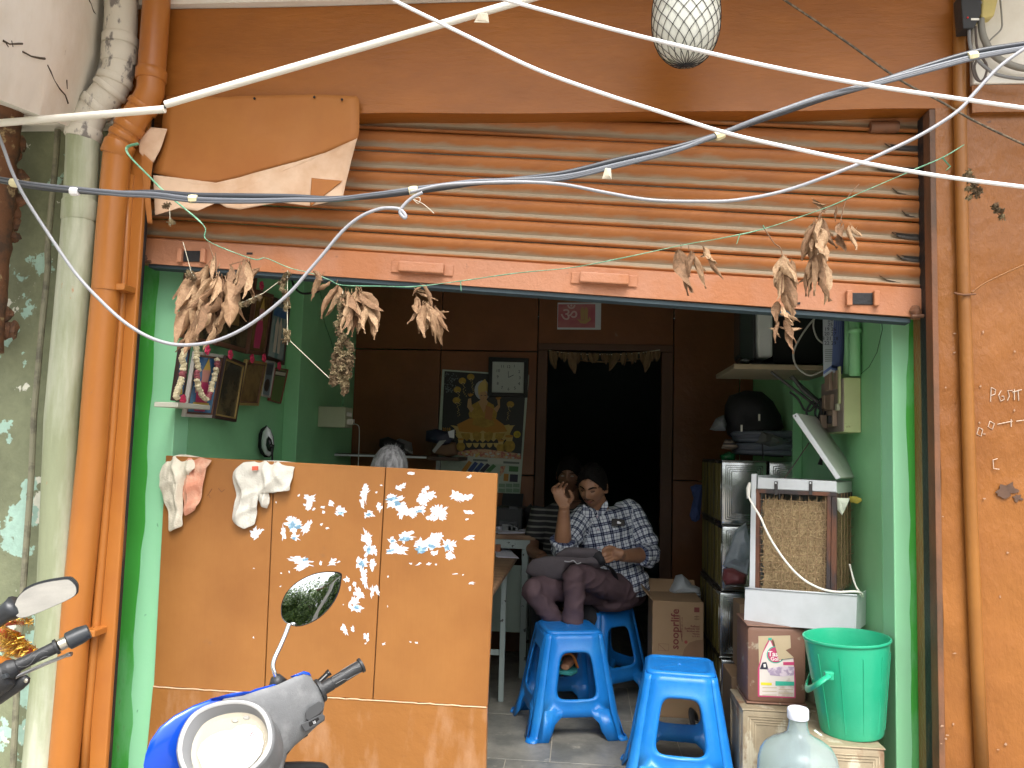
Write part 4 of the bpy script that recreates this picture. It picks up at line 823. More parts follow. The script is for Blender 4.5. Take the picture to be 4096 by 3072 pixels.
c3_ = stool_at(s3_, s5(960, 305), s5(1195, 275))
c3_ = V((c3_.x, c3_.y, 0)); a3 = s3_.rotation_euler.z
# ================================================================== OIL TINS
TIN = mat('bright_tinplate', (.55, .57, .56), .22, metal=1, c2=(.40, .42, .40), sc2=7, lo=.4, hi=.7, bump=.25, bsc=18, var=.12)
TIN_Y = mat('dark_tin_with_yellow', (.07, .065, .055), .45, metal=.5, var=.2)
YEL = mat('yellow_tin_print', (.20, .165, .04), .5, c2=(.16, .12, .05), sc2=10, lo=.55, hi=.65, var=.15)
def tin(x, y, z, w=.235, d=.235, h=.342, m=TIN, label='', grp=None, side=None, rz=0., name='oil_tin', groov=4, corner=.012):
    t = thing(name, label, 'tin', (x + w / 2, y + d / 2, z), grp); c_ = V((x + w / 2, y + d / 2, z)); R = Matrix.Translation(c_) @ Matrix.Rotation(math.radians(rz), 4, 'Z')
    b = MB(); b.box((-w / 2, -d / 2, .003), (w / 2, d / 2, h - .003), R); b.build('tin_body', m, t, bevel=corner, seg=2, smooth=30)
    for zz in (0, h - .007): MB().box((-w / 2 - .001, -d / 2 - .001, zz), (w / 2 + .001, d / 2 + .001, zz + .007), R).build('tin_rim', m, t, bevel=.003)
    for f in range(2):                               # pressed concentric rectangles on front and left face
        for g_ in range(groov):
            i = .016 + g_ * .010; r_ = .0017
            if f == 0: q = [V((-w / 2 + i + .006, -d / 2, i + .012)), V((w / 2 - i - .006, -d / 2, i + .012)), V((w / 2 - i - .006, -d / 2, h - i - .012)), V((-w / 2 + i + .006, -d / 2, h - i - .012))]
            else: q = [V((-w / 2, -d / 2 + i + .006, i + .012)), V((-w / 2, d / 2 - i - .006, i + .012)), V((-w / 2, d / 2 - i - .006, h - i - .012)), V((-w / 2, -d / 2 + i + .006, h - i - .012))]
            b = MB()
            for k in range(4): b.tube([R @ q[k], R @ q[(k + 1) % 4]], r_ * 1.3, 6)
            b.build('pressed_ridge', m, t, smooth=True)
    if side:
        for k in range(side): # coloured bands on the left faces
            yy = -d / 2 + d * (k + .5) / side; MB().box((-w / 2 - .0028, yy - d * .16, .02), (-w / 2 - .0005, yy + d * .16, h - .02), R).build('printed_band', YEL, t)
    return t
YT_ = P((2883, 1860), 4.36).y; XT = P((2886, 2000), 4.36).x
names = ['top', 'second', 'third', 'bottom']
for i in range(4):
    for j in range(3):
        dx = (.0, .004, -.006, .003)[i]
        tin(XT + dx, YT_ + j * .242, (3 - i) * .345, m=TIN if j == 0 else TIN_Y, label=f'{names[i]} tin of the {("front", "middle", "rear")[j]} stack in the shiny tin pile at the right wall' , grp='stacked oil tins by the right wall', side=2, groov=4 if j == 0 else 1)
for i in range(3):
    tin(XT + .26, YT_ + .06, (3 - i) * .345 - .0, label=f'{names[i]} shiny tin of the pile nearer the green wall, under the hose', grp='stacked oil tins by the right wall')
# brown boxy rusty tins
OLDT = mat('old_dirty_tin', (.33, .27, .18), .6, metal=.25, c2=(.20, .11, .06), sc2=6, lo=.5, hi=.6, st=(1, 1, .5), bump=.5, bsc=30, var=.2, vsc=9, c3=(.50, .45, .34), sc3=12, st3=(1, 1, .4), lo3=.6, hi3=.66)
BRT = mat('brown_painted_tin', (.20, .105, .072), .5, metal=.1, c2=(.34, .28, .20), sc2=8, lo=.60, hi=.64, bump=.4, bsc=30, var=.12)
q = P(s7(842, 700), 3.42); q2 = P(s7(1303, 700), 3.42); wt = q2.x - q.x; zt = P(s7(1070, 1000), 3.42).z
ta = tin(q.x, 3.42, zt, w=wt, h=P(s7(1070, 392), 3.42).z - zt, m=BRT, label='brown oil tin with a torn pink and white label, under the cooler tray', grp='rusty oil tins at the right', groov=0, corner=.02)
q = P(s7(805, 1200), 3.36); tin(q.x, 3.36, 0, w=.27, d=.27, h=zt - .004, m=OLDT, label='dented rusty tin under the brown labelled tin', grp='rusty oil tins at the right', groov=4)
q = P(s7(1325, 1350), 2.98); zb = P(s7(1600, 1318), 2.98).z
tin(q.x, 2.98, 0, w=P(s7(1908, 1350), 2.98).x - q.x, d=.30, h=zb, m=OLDT, label='squat rusty tin carrying the green bucket', grp='rusty oil tins at the right', groov=3)
q = P(s7(1310, 700), 3.75); tin(q.x, 3.75, P(s7(1400, 1050), 3.75).z - .25, w=.225, h=.36, m=OLDT, label='old tin half hidden behind the green bucket', grp='rusty oil tins at the right')
q = P(s7(1530, 500), 3.95); tin(q.x, 3.95, .25, w=.225, h=P(s7(1600, 330), 3.95).z - .25, m=OLDT, label='dirty upright tin against the green wall behind the bucket', grp='rusty oil tins at the right')
q = P(s7(1330, 1000), 3.5); tin(q.x, 3.5, 0, w=.2, h=.33, m=OLDT, label='rusty tin on the floor behind the bucket stand', grp='rusty oil tins at the right')
q = P(s7(722, 900), 3.75); cb2 = MB().box((q.x, 3.75, 0), (q.x + .22, 3.98, P(s7(760, 785), 3.75).z)).build('cardboard_box', mat('brown_card', (.25, .16, .09), .85, var=.12), bevel=.004); tag(cb2, 'plain brown carton between the shiny tins and the rusty tins', 'carton')
q = P(s7(785, 400), 3.85); cb3 = MB().box((q.x, 3.85, P(s7(760, 785), 3.75).z + .002), (q.x + .2, 4.02, P(s7(800, 225), 3.85).z)).build('cardboard_box', mat('brown_card', 0), bevel=.004); tag(cb3, 'narrow brown carton standing behind the labelled tin', 'carton')
# torn label of the brown tin
LBL = mat('label_white', (.68, .62, .58), .6, var=.06, c2=(.50, .42, .36), sc2=5, lo=.6, hi=.65); PNK = mat('label_pink', (.52, .06, .16), .5); LG = mat('label_green', (.05, .42, .30), .5); KR = mat('label_torn', (.50, .40, .26), .8, var=.1); DKP = mat('label_ink', (.03, .03, .05), .6); GRP = mat('label_grape', (.38, .30, .42), .6, c2=(.65, .55, .62), sc2=60, lo=.45, hi=.55)
def decal(f, poly, Y, m, name, parent, off=.001, th=.0006): return MB().prism([P(f(*q), Y) + V((0, -off, 0)) for q in poly], (0, th, 0)).build(name, m, parent)
Yl = 3.42
decal(s7, [(930, 470), (1175, 465), (1180, 560), (1090, 600), (1040, 490), (1010, 560), (960, 640), (935, 700)], Yl, KR, 'torn_label_backing', ta, .0007)
decal(s7, [(1020, 480), (1050, 560), (1140, 620), (1200, 640), (1215, 800), (1215, 948), (925, 935), (925, 720), (960, 600), (985, 540)], Yl, PNK, 'label_border', ta, .0014)
decal(s7, [(1018, 500), (1050, 570), (1140, 630), (1198, 640), (1205, 800), (1205, 938), (938, 925), (938, 715), (965, 600)], Yl, LBL, 'printed_label', ta, .0022)
decal(s7, [(1062 + 70 * math.cos(a), 612 + 66 * math.sin(a)) for a in [i * .3 for i in range(21)]], Yl, LG, 'label_ring', ta, .003)
decal(s7, [(1062 + 62 * math.cos(a), 612 + 58 * math.sin(a)) for a in [i * .3 for i in range(21)]], Yl, PNK, 'label_disc', ta, .0037)
text('Tasty', 'lettering', mat('label_pale', (.8, .76, .74), .5), ta, P(s7(1062, 607), Yl) + V((0, -.0045, 0)), (1, 0, 0), (0, 0, 1), .028, bold=.0006)
text('Gold', 'lettering', mat('label_pale', 0), ta, P(s7(1062, 645), Yl) + V((0, -.0045, 0)), (1, 0, 0), (0, 0, 1), .021, bold=.0004)
decal(s7, [(1045, 490), (1075, 520), (1200, 632), (1085, 648), (1060, 560)], Yl, KR, 'peeled_corner', ta, .007, .0015)
decal(s7, [(1005, 482), (1032, 482), (1032, 500), (1005, 500)], Yl, LG, 'green_mark', ta, .003)
decal(s7, [(1120, 668), (1205, 668), (1205, 692), (1120, 692)], Yl, PNK, 'pink_banner', ta, .003)
decal(s7, [(960, 672), (990, 668), (1000, 700), (1005, 725), (940, 722), (950, 695)], Yl, DKP, 'printed_hair', ta, .003)
decal(s7, [(967, 684), (985, 682), (986, 708), (970, 708)], Yl, mat('label_pale', 0), 'printed_face', ta, .0037)
decal(s7, [(990, 720), (1110, 700), (1205, 705), (1205, 770), (1120, 780), (1020, 770)], Yl, GRP, 'printed_grapes', ta, .003)
decal(s7, [(1060, 815), (1205, 820), (1205, 850), (1060, 850)], Yl, LG, 'green_panel', ta, .003)
decal(s7, [(948, 824), (1032, 828), (1032, 848), (948, 845)], Yl, mat('label_yellow', (.7, .62, .05), .5), 'yellow_strip', ta, .003)
for i in range(5): decal(s7, [(960 + 125 * (i % 2), 862 + 14 * i), (1070 + 125 * (i % 2), 864 + 14 * i), (1070 + 125 * (i % 2), 869 + 14 * i), (960 + 125 * (i % 2), 867 + 14 * i)], Yl, KR, 'small_print', ta, .003)
# ================================================================== COOLER
WSH = mat('white_enamel_sheet', (.60, .63, .65), .32, var=.05, c2=(.52, .55, .56), sc2=4, lo=.45, hi=.65, bump=.12, bsc=10, c3=(.22, .16, .10), sc3=18, lo3=.73, hi3=.76)
YC = 3.40; zc0 = P(s6(830, 1650), YC).z; 
cl = thing('air_cooler', 'white metal air cooler with straw pads, rusty frame and an open lid, on tins', 'air cooler', (P(s6(830, 1650), YC).x, YC + .2, zc0))
CT = math.radians(30); DV = V((math.sin(CT), math.cos(CT), 0)); UV_ = V((math.cos(CT), -math.sin(CT), 0)); CO = P(s6(830, 1650), YC)
def cpl(uv, dy=0.):
    d = ray(uv); return CAM + d * ((CO + DV * dy - CAM).dot(DV) / d.dot(DV))
def cp(x, y, dy=0.): return cpl(s6(x, y), dy)
DC = .42
def ext(poly, d0, d1, name, m, bevel=.002, parent=None):   # outline read on the front plane, given depth d0..d1
    q = [cp(*p) + DV * d0 for p in poly]; return MB().prism(q, DV * (d1 - d0)).build(name, m, parent or cl, bevel=bevel, seg=1)
TL, TR, BR_, BL = (425, 1385), (1250, 1440), (1240, 1712), (415, 1648)
ext([TL, TR, BR_, BL], 0, .0025, 'tray_front', WSH)
ext([TL, (427, 1388), (423, 1650), BL], .0026, DC, 'tray_side', WSH); ext([(1247, 1440), TR, BR_, (1237, 1712)], .0026, DC, 'tray_side', WSH); ext([TL, TR, BR_, BL], DC, DC + .0025, 'tray_rear', WSH); ext([(428, 1645), (1236, 1708), (1236, 1711), (428, 1648)], .003, DC - .001, 'tray_floor', WSH)
MB().tube([cp(*TL) + V((0, -.001, 0)), cp(*TR) + V((0, -.001, 0))], .0035, 8).build('tray_lip', WSH, cl, smooth=True)
PF = .045                                             # pads stand a little behind the tray front
def fp(x, y): return cpl(s6(x, y), PF)
def fext(poly, th, name, m, bevel=.0015, dy=0.): q = [fp(*p) + DV * dy for p in poly]; return MB().prism(q, DV * th).build(name, m, cl, bevel=bevel, seg=1)
RUS2 = mat('rusty_angle', (.17, .075, .045), .7, metal=.2, c2=(.06, .05, .05), sc2=9, lo=.45, hi=.58, st=(1, 1, .4), bump=.5, bsc=60, var=.15)
fext([(470, 545), (505, 545), (500, 1390), (455, 1390)], .02, 'corner_strip', WSH)
fext([(505, 660), (530, 655), (525, 1400), (495, 1400)], .022, 'frame_post', RUS2)
fext([(1030, 680), (1060, 680), (1050, 1420), (1020, 1420)], .022, 'frame_post', RUS2); fext([(1063, 682), (1100, 684), (1095, 1425), (1053, 1425)], .018, 'frame_post', RUS2)
fext([(505, 655), (1100, 683), (1100, 712), (505, 685)], .024, 'frame_rail', RUS2, dy=-.002)
fext([(518, 570), (1098, 600), (1098, 678), (515, 652)], .004, 'head_panel', WSH)
tp = [fp(515, 572), fp(1098, 600)]
UPz = V((0, 0, 1))
MB().hexa([tp[0] + DV * .005 - UPz * .06, tp[1] + DV * .005 - UPz * .06, tp[1] + DV * .36 - UPz * .06, tp[0] + DV * .36 - UPz * .06, tp[0] + DV * .005 - UPz * .004, tp[1] + DV * .005 - UPz * .004, tp[1] + DV * .36 - UPz * .004, tp[0] + DV * .36 - UPz * .004]).build('head_box', mat('side_enamel', (.50, .54, .50), .45, var=.08), cl, bevel=.003)
for x in (655, 910):
    o = fext([(x - 13, 598), (x + 13, 600), (x + 11, 700), (x - 13, 700)], .004, 'hinge_strap', mat('dark_strap', (.05, .045, .045), .6), dy=-.006); c_ = fp(x, 612) - DV * .007; MB().ball(c_, (.004, .002, .004), 8, 5).build('rivet', WSH, cl)
zf0, zf1 = zc0 + .14, fp(1098, 690).z
RC = V((fp(1098, 1000).x, fp(1098, 1000).y, 0)); LC = V((fp(505, 1000).x, fp(505, 1000).y, 0))
def post(c_, d0, d1, u0, u1, z0, z1, name, m): 
    q = [c_ + DV * a + UV_ * b_ for a, b_ in ((d0, u0), (d1, u0), (d1, u1), (d0, u1))]; return MB().hexa([V((p.x, p.y, z0)) for p in q] + [V((p.x, p.y, z1)) for p in q]).build(name, m, cl, bevel=.0015, seg=1)
post(RC, .335, .36, -.012, .004, zf0, zf1, 'frame_post', RUS2); post(LC, .335, .36, 0, .016, zf0, zf1, 'frame_post', RUS2)
post(RC, .024, .334, -.010, .003, zf1 - .02, zf1, 'frame_rail', RUS2); post(LC, .03, .33, -.002, 0, zf0, zf1 + .06, 'left_side_sheet', WSH)
post(RC, .355, .36, -.40, 0, zf0, zf1, 'rear_sheet', WSH)
ld = [cp(770, 115, PF), cp(805, 95, PF), cp(1127, 573, PF), cp(1095, 587, PF)]
MB().prism(ld, DV * .016).build('lid_edge', WSH, cl, bevel=.002)
nn = (ld[0] - ld[1]).normalized()
lp = [ld[1] + DV * .004, ld[2] + DV * .004, ld[2] + DV * .34, ld[1] + DV * .34]
MB().prism(lp, nn * .014).build('lid_panel', mat('lid_enamel', (.46, .48, .42), .45, var=.08), cl, bevel=.002)
MB().tube([cp(895, 315, .18), cp(805, 450, .16), cp(715, 578, .14)], .0025, 6).build('lid_stay', RUS2, cl); MB().ball(ld[0].lerp(ld[1], .5) - DV * .001 + (ld[2] - ld[1]) * .03, .003).build('rivet', BLACK, cl)
# straw pads
STR = [mat('straw_' + n_, c_, .75, var=.15, vsc=30) for n_, c_ in (('pale', (.50, .37, .20)), ('mid', (.36, .25, .13)), ('dark', (.20, .135, .07)))]
random.seed(5)
def pad(o, ux, uz, out, w, h, n, name):
    b = MB(); core = MB()
    core.prism([o + ux * (w * a) + uz * (h * c_) + out * -.012 for a, c_ in ((.0, 0), (1, 0), (1, .93), (.92, 1), (.12, 1), (.0, .92))], -out * .04); core.build(name + '_core', STR[2], cl)
    for mi in (0, 1):
        b = MB()
        for i in range(n):
            a, c_ = random.random(), random.random(); bulge = .012 * math.sin(math.pi * a) * math.sin(math.pi * c_) ** .5 - .006 + random.uniform(-.006, .006)
            p = o + ux * (w * a) + uz * (h * c_ * .99) + out * bulge; th = random.gauss(math.pi / 2, .8); L = random.uniform(.018, .05); d = (ux * math.cos(th) + uz * math.sin(th) + out * random.uniform(-.25, .25)) * L; e = d.cross(out).normalized() * random.uniform(.0006, .0014); k = d.cross(e).normalized() * .0006; bend = out * random.uniform(-.003, .004)
            b.add([p - d * .5 + e, p - d * .5 - e, p + bend - e + k, p + bend + e + k, p + d * .5 - e, p + d * .5 + e], [(0, 1, 2, 3), (3, 2, 4, 5)])
        s_ = b.build('straw', STR[mi], cl); tag(s_, kind='stuff')
o = fp(545, 1400) + DV * .03 - UPz * .02; w = (fp(1022, 1400) - fp(545, 1400)).dot(UV_); h = fp(560, 700).z - o.z - .02
pad(o, UV_, UPz, -DV, w, h, 2600, 'straw_pad')
o = RC + DV * .03 - UV_ * .012 + UPz * (zc0 + .13); pad(o, DV, UPz, UV_, .30, h, 1300, 'side_pad')
WIRE = mat('rusty_mesh_wire', (.34, .22, .12), .6, metal=.3)
for i in range(8): a = lerp(575, 1010, i / 6.9) if i < 7 else 1018; MB().tube([fp(a, 690) + DV * .004, fp(a - 12, 1405) + DV * .004], .0011, 5).build('mesh_wire', WIRE, cl)
for i in range(10): a = lerp(735, 1330, i / 9); MB().tube([fp(515, a) + DV * .006, fp(1028, a + 24) + DV * .006], .0011, 5).build('mesh_wire', WIRE, cl)
for i in range(6): q_ = RC + DV * lerp(.05, .32, i / 5) + UV_ * .008; MB().tube([q_ + UPz * zf0, q_ + UPz * zf1], .0011, 5).build('mesh_wire', WIRE, cl)
for i in range(10): z_ = UPz * lerp(zf0 + .02, zf1 - .04, i / 9); MB().tube([RC + DV * .03 + UV_ * .009 + z_, RC + DV * .34 + UV_ * .009 + z_], .0011, 5).build('mesh_wire', WIRE, cl)
pc = thing('electric_lead', 'white power cord hooked over the front of the straw air cooler', 'cord', cp(700, 1100, -.02))
MB().tube(spline([cp(445, 700, .02), cp(480, 770, .02), cp(535, 860, 0), cp(580, 960, 0), cp(640, 1070, 0), cp(740, 1210, -.002), cp(850, 1320, -.003), cp(980, 1390, -.004), cp(1100, 1415, -.005), cp(1230, 1412, .0), cp(1280, 1425, .03), cp(1290, 1450, .05)]), .0048, 8).build('cord', WHITE_PVC, pc, smooth=True)
MB().tube(spline([cp(1290, 1450, .05), cp(1240, 1370, .12), cp(1215, 1290, .15), cp(1195, 1210, .15)]), .004, 8).build('cord', WHITE_PVC, pc, smooth=True)
MB().prism([cp(455, 605, .03), cp(468, 610, .03), cp(462, 720, .03), cp(440, 730, .03), cp(436, 650, .03)], (0, .02, 0)).build('plug', WHITE_PVC, pc, bevel=.003)
yb = MB().pillow([cp(x, y, .2) for x, y in ((1190, 712), (1240, 708), (1280, 725), (1285, 745), (1250, 765), (1200, 755))], (0, -1, 0), .01, .01, nz=.01, nsc=50).build('yellow_rag', mat('yellow_cloth', (.45, .38, .06), .8, var=.2)); tag(yb, 'yellow cloth scrap stuffed behind the cooler frame', 'rag')
wb = MB().pillow([cp(x, y, .05) for x, y in ((1100, 720), (1195, 725), (1170, 790), (1140, 850), (1105, 810))], (0, -1, 0), .008, .008, nz=.01, nsc=60).build('foam_scrap', mat('pale_foam', (.55, .60, .48), .8, var=.1)); tag(wb, 'torn pale foam scrap tucked at the right corner of the cooler', 'foam')
# ================================================================== BUCKET, WATER JAR
GB = mat('green_bucket_plastic', (.022, .38, .205), .32, var=.05, c2=(.05, .44, .25), sc2=5, lo=.45, hi=.7, bump=.15, bsc=90, c3=(.30, .60, .45), sc3=24, st3=(1, 1, .4), lo3=.71, hi3=.78)
bc = PZ(s7(1650, 1225), zb + .0); bc.y = 3.13; bc.x = P(s7(1650, 1225), 3.13).x; bc.z = zb
bk = thing('bucket', 'green plastic bucket with its handle down, standing on a rusty tin', 'bucket', bc)
rt = (P(s7(1930, 620), 3.13) - P(s7(1285, 620), 3.13)).length / 2; rb = (P(s7(1915, 1200), 3.13) - P(s7(1430, 1200), 3.13)).length / 2 * .98; hb = P(s7(1610, 690), 3.13 - rt * .5).z - zb
hb = .345
axis = Matrix.Rotation(math.radians(-3), 4, 'Y')
prof = [(.0, .004), (rb * .96, .003), (rb, .012), (lerp(rb, rt, .86), hb * .86), (rt * .985, hb * .965), (rt * 1.01, hb * .968), (rt * 1.03, hb * .985), (rt * 1.02, hb), (rt * .99, hb), (rt * .965, hb * .96), (lerp(rb, rt, .84) - .003, hb * .85), (rb * .95, .016), (0, .010)]
MB().lathe(prof, bc, 48, axis).build('bucket_body', GB, bk, smooth=50)
for k in range(9):
    a = -2.6 + k * .55; MB().tube([bc + axis @ V(((lerp(rb, rt, t)) * math.cos(a), (lerp(rb, rt, t)) * math.sin(a), hb * t * .93 + .01)) for t in (.05, .5, .9)], .0016, 5).build('moulded_rib', GB, bk)
ear = P(s7(1475, 775), 3.13 - rt * .88)
MB().box((ear.x - .016, ear.y - .01, ear.z - .014), (ear.x + .014, ear.y + .012, ear.z + .014)).build('handle_ear', GB, bk, bevel=.003)
hp = [ear + V((-.0, -.012, .0)), P(s7(1400, 830), 3.0), P(s7(1320, 885), 3.06)]
hh_ = []
for i in range(20):
    t = i / 19; a = math.pi * t; hh_.append(ear.lerp(V((bc.x + .13, bc.y + .10, ear.z + .005)), t) + V((-.085 * math.sin(a) * 1, -.03 * math.sin(a), -.055 * math.sin(a))))
MB().tube(spline([P(s7(1475, 775), ear.y - .01), P(s7(1430, 805), ear.y - .03), P(s7(1375, 845), ear.y - .02), P(s7(1315, 878), ear.y + .06), P(s7(1298, 850), ear.y + .15), P(s7(1330, 760), ear.y + .28)]), .013, 8, flat=.4).build('handle', GB, bk, smooth=True)
jc = P(s7(1235, 1200), 2.72); jc.z = -.02
JP = mat('clear_blue_plastic', (.80, .93, .95), .12, trans=.88, ior=1.2, var=0, bump=.2, bsc=6)
jr = thing('water_jar', 'large clear water jar with a white cap at the bottom right', 'water jar', jc); JR = (P(s7(1545, 1330), 2.72) - P(s7(925, 1330), 2.72)).length / 2
capz = P(s7(1255, 1050), 2.72).z; H_ = capz + .02 - jc.z
zn = capz - .022 - jc.z
prof = [(.0, .0), (JR * .9, .0), (JR, .02), (JR, .09), (JR * .965, .105), (JR, .12), (JR, zn - .175), (JR * .985, zn - .135), (JR * .93, zn - .108), (JR * .82, zn - .086), (JR * .64, zn - .070), (JR * .44, zn - .058), (JR * .28, zn - .044), (.030, zn - .025), (.0275, zn)]
prof2 = [(max(0, r - .002), z + (.002 if r < .01 else 0)) for r, z in prof[::-1]]
MB().lathe(prof + prof2, jc, 40, cap=False).build('jar_body', JP, jr, smooth=50)
cc = V((P(s7(1255, 1050), 2.72).x, jc.y, jc.z)); 
MB().lathe([(.0, zn - .001), (.0325, zn), (.0335, zn + .003), (.0335, zn + .026), (.032, zn + .031), (.028, zn + .034), (.0, zn + .034)], jc, 32, cap=True).build('cap', mat('white_blue_cap', (.68, .72, .82), .4), jr, smooth=40)
g_ = MB().prism([P(s7(*q), 2.60) for q in ((1355, 1195), (1368, 1190), (1420, 1230), (1415, 1238), (1365, 1205))], (0, .0006, 0)); g_.build('sticker_scrap', mat('pale_sticker', (.6, .8, .7), .5), jr)
bb = MB().pillow([P(s7(*q), 3.35) for q in ((1890, 1240), (1930, 1180), (1965, 1200), (1965, 1350), (1900, 1340))], (0, -1, 0), .03, .03, nz=.02, nsc=30).build('blue_plastic_bag', mat('dark_blue_film', (.02, .05, .25), .3, bump=1, bsc=40)); tag(bb, 'crumpled dark blue plastic bag behind the green bucket', 'bag')
# plastic sacks between tins
fm = mat('clear_crumpled_film', (.55, .62, .66), .25, trans=.5, bump=1, bsc=30, var=.15, vsc=20)
b = MB().pillow([P(s6(*q), 4.22) for q in ((350, 960), (430, 900), (470, 1050), (460, 1180), (440, 1290), (300, 1240), (260, 1220), (290, 1140))], (0, -1, 0), .05, .04, nz=.035, nsc=22, rings=8).build('plastic_sack', fm, smooth=35); tag(b, 'crumpled clear plastic sack with papers against the shiny tins', 'sack')
b = MB().pillow([P(s6(*q), 4.20) for q in ((265, 1245), (330, 1235), (440, 1290), (430, 1360), (280, 1365), (255, 1320))], (0, -1, 0), .05, .04, nz=.02, nsc=30).build('maroon_bundle', mat('maroon_film', (.22, .06, .06), .35, bump=1, bsc=40, var=.2), smooth=35); tag(b, 'maroon plastic wrapped bundle below the clear sack', 'bundle')
# hose coil, black bag, cap pile on top of the tins
HZ = 4 * .345 + .0
HOSE = mat('grey_blue_hose', (.10, .115, .14), .5, var=.1)
hs_ = thing('hose_coil', 'coil of thick grey hose lying on top of the shiny tins', 'hose', (XT + .25, YT_ + .12, HZ))
cx0, cx1 = P(s6(365, 400), 4.4).x, P(s6(925, 400), 4.4).x; hc = V(((cx0 + cx1) / 2, YT_ + .16, HZ + .015)); HR = (cx1 - cx0) / 2
b = MB(); pts = []
for i in range(6 * 28):
    a = 2 * math.pi * i / 28; k = i / 28; r = HR * (1 - .06 * abs(math.sin(k * 2.3))); pts.append(hc + V((r * math.cos(a), r * .55 * math.sin(a), .012 + k * .022 + .008 * math.sin(a * .5 + k))))
b.tube(pts, .0165, 8); b.build('hose', HOSE, hs_, smooth=True)
MB().tube([hc + V((-.06, -HR * .58, -.01)), hc + V((-.065, -HR * .60, .07)), hc + V((-.06, -HR * .5, .15))], .004, 6).build('cord_tie', BLACK, hs_)
BAGM = mat('black_cloth_bag', (.012, .012, .014), .7, bump=.8, bsc=20)
b = MB().pillow([P(r6(*q), 4.55) for q in ((370, 960), (400, 890), (520, 850), (640, 860), (720, 930), (780, 1040), (800, 1130), (740, 1200), (640, 1230), (480, 1240), (390, 1180), (360, 1060))], (0, -1, 0), .12, .10, nz=.03, nsc=9, rings=8).build('black_bag', BAGM, smooth=50); tag(b, 'big soft black bag sitting on the tin pile in the shade', 'bag')
for x, y in ((490, 1130), (620, 1050)): 
    q = P(r6(x, y), 4.42); MB().box((q.x - .004, q.y, q.z - .018), (q.x + .006, q.y + .004, q.z + .018)).build('buckle', WHITE_PVC, b)
b = MB().pillow([P(r6(*q), 4.5) for q in ((255, 1140), (300, 1060), (360, 1030), (380, 1100), (370, 1150), (300, 1150))], (0, -1, 0), .06, .05).build('cloth_hat', mat('grey_cloth', (.17, .18, .19), .8)); tag(b, 'grey cloth hat beside the black bag', 'hat')
b = MB().pillow([P(r6(*q), 4.45) for q in ((340, 1280), (370, 1210), (420, 1210), (470, 1270), (420, 1290))], (0, -1, 0), .04, .04).build('striped_bundle', mat('striped_cloth', (.28, .22, .17), .8, c2=(.05, .04, .04), sc2=22, st=(.1, .1, 3), lo=.48, hi=.52)); tag(b, 'brown and black striped cloth bundle on the tins', 'cloth')
b = MB().pillow([P(r6(*q), 4.42) for q in ((330, 1330), (400, 1300), (450, 1320), (440, 1370), (340, 1370))], (0, -1, 0), .03, .03).build('green_bottle', mat('green_glass', (.01, .12, .04), .1, trans=.3)); tag(b, 'small green bottle lying on the shiny tins', 'bottle')
b = MB().pillow([P(r6(*q), 4.43) for q in ((590, 1240), (620, 1150), (700, 1160), (790, 1200), (860, 1230), (800, 1270), (680, 1270))], (0, -1, 0), .05, .04, nz=.03, nsc=24).build('plastic_film', mat('dull_film', (.16, .17, .16), .25, trans=.3, bump=1, bsc=30, c2=(.3, .1, .09), sc2=8, lo=.6, hi=.65), smooth=30); tag(b, 'crumpled clear plastic wrap on top of the hose coil', 'plastic wrap')
# glove, carton, white bags, sandal
b = MB().pillow([P(s6(*q), 4.75) for q in ((20, 640), (60, 622), (108, 625), (108, 700), (90, 880), (60, 900), (30, 890), (15, 850), (45, 720))], (0, -1, 0), .02, .02, nz=.012, nsc=30).build('blue_glove', mat('navy_fabric', (.015, .03, .09), .8, c2=(.25, .3, .35), sc2=10, lo=.66, hi=.68)); tag(b, 'dark blue fabric glove hanging beside the tin stack', 'glove')
CARD = mat('kraft_carton', (.31, .205, .115), .8, var=.08, c2=(.28, .18, .10), sc2=3, lo=.5, hi=.6); INK = mat('dark_red_ink', (.16, .035, .03), .7); INK2 = mat('brown_ink', (.24, .14, .08), .8)
Yb = 4.45; A = P(s5(1392, 210), Yb); B = P(s5(1822, 238), Yb); zb0 = P(s5(1385, 690), Yb).z
ct = thing('oil_carton', 'open brown carton of sunflower oil with dark red lettering reading upward', 'carton', (A.x + .2, Yb + .15, 0))
zt_ = (A.z + B.z) / 2
MB().box((A.x, Yb, 0.0), (B.x, Yb + .30, zt_)).build('carton_body', CARD, ct, bevel=.004)
MB().hexa([V((A.x, Yb + .301, zt_ - .01)), V((B.x, Yb + .301, zt_ - .01)), V((B.x, Yb + .305, zt_ - .01)), V((A.x, Yb + .305, zt_ - .01)), V((A.x - .01, Yb + .38, zt_ + .06)), V((B.x, Yb + .38, zt_ + .06)), V((B.x, Yb + .384, zt_ + .06)), V((A.x - .01, Yb + .384, zt_ + .06))]).build('carton_flap', CARD, ct)
MB().hexa([V((A.x - .002, Yb, zt_)), V((A.x - .05, Yb + .02, zt_ + .05)), V((A.x - .05, Yb + .28, zt_ + .05)), V((A.x - .002, Yb + .3, zt_)), V((A.x - .001, Yb, zt_ + .003)), V((A.x - .049, Yb + .02, zt_ + .054)), V((A.x - .049, Yb + .28, zt_ + .054)), V((A.x - .001, Yb + .3, zt_ + .003))]).build('carton_flap', CARD, ct)
pb = lambda x, y: P(s5(x, y), Yb) + V((0, -.001, 0))
text('sooprlife', 'lettering', INK, ct, pb(1582, 455), (0, 0, 1), (-1, 0, 0), .060, bold=.0011)
text('ADD MORE LIFE TO LIFE', 'lettering', INK, ct, pb(1640, 440), (0, 0, 1), (-1, 0, 0), .0098)
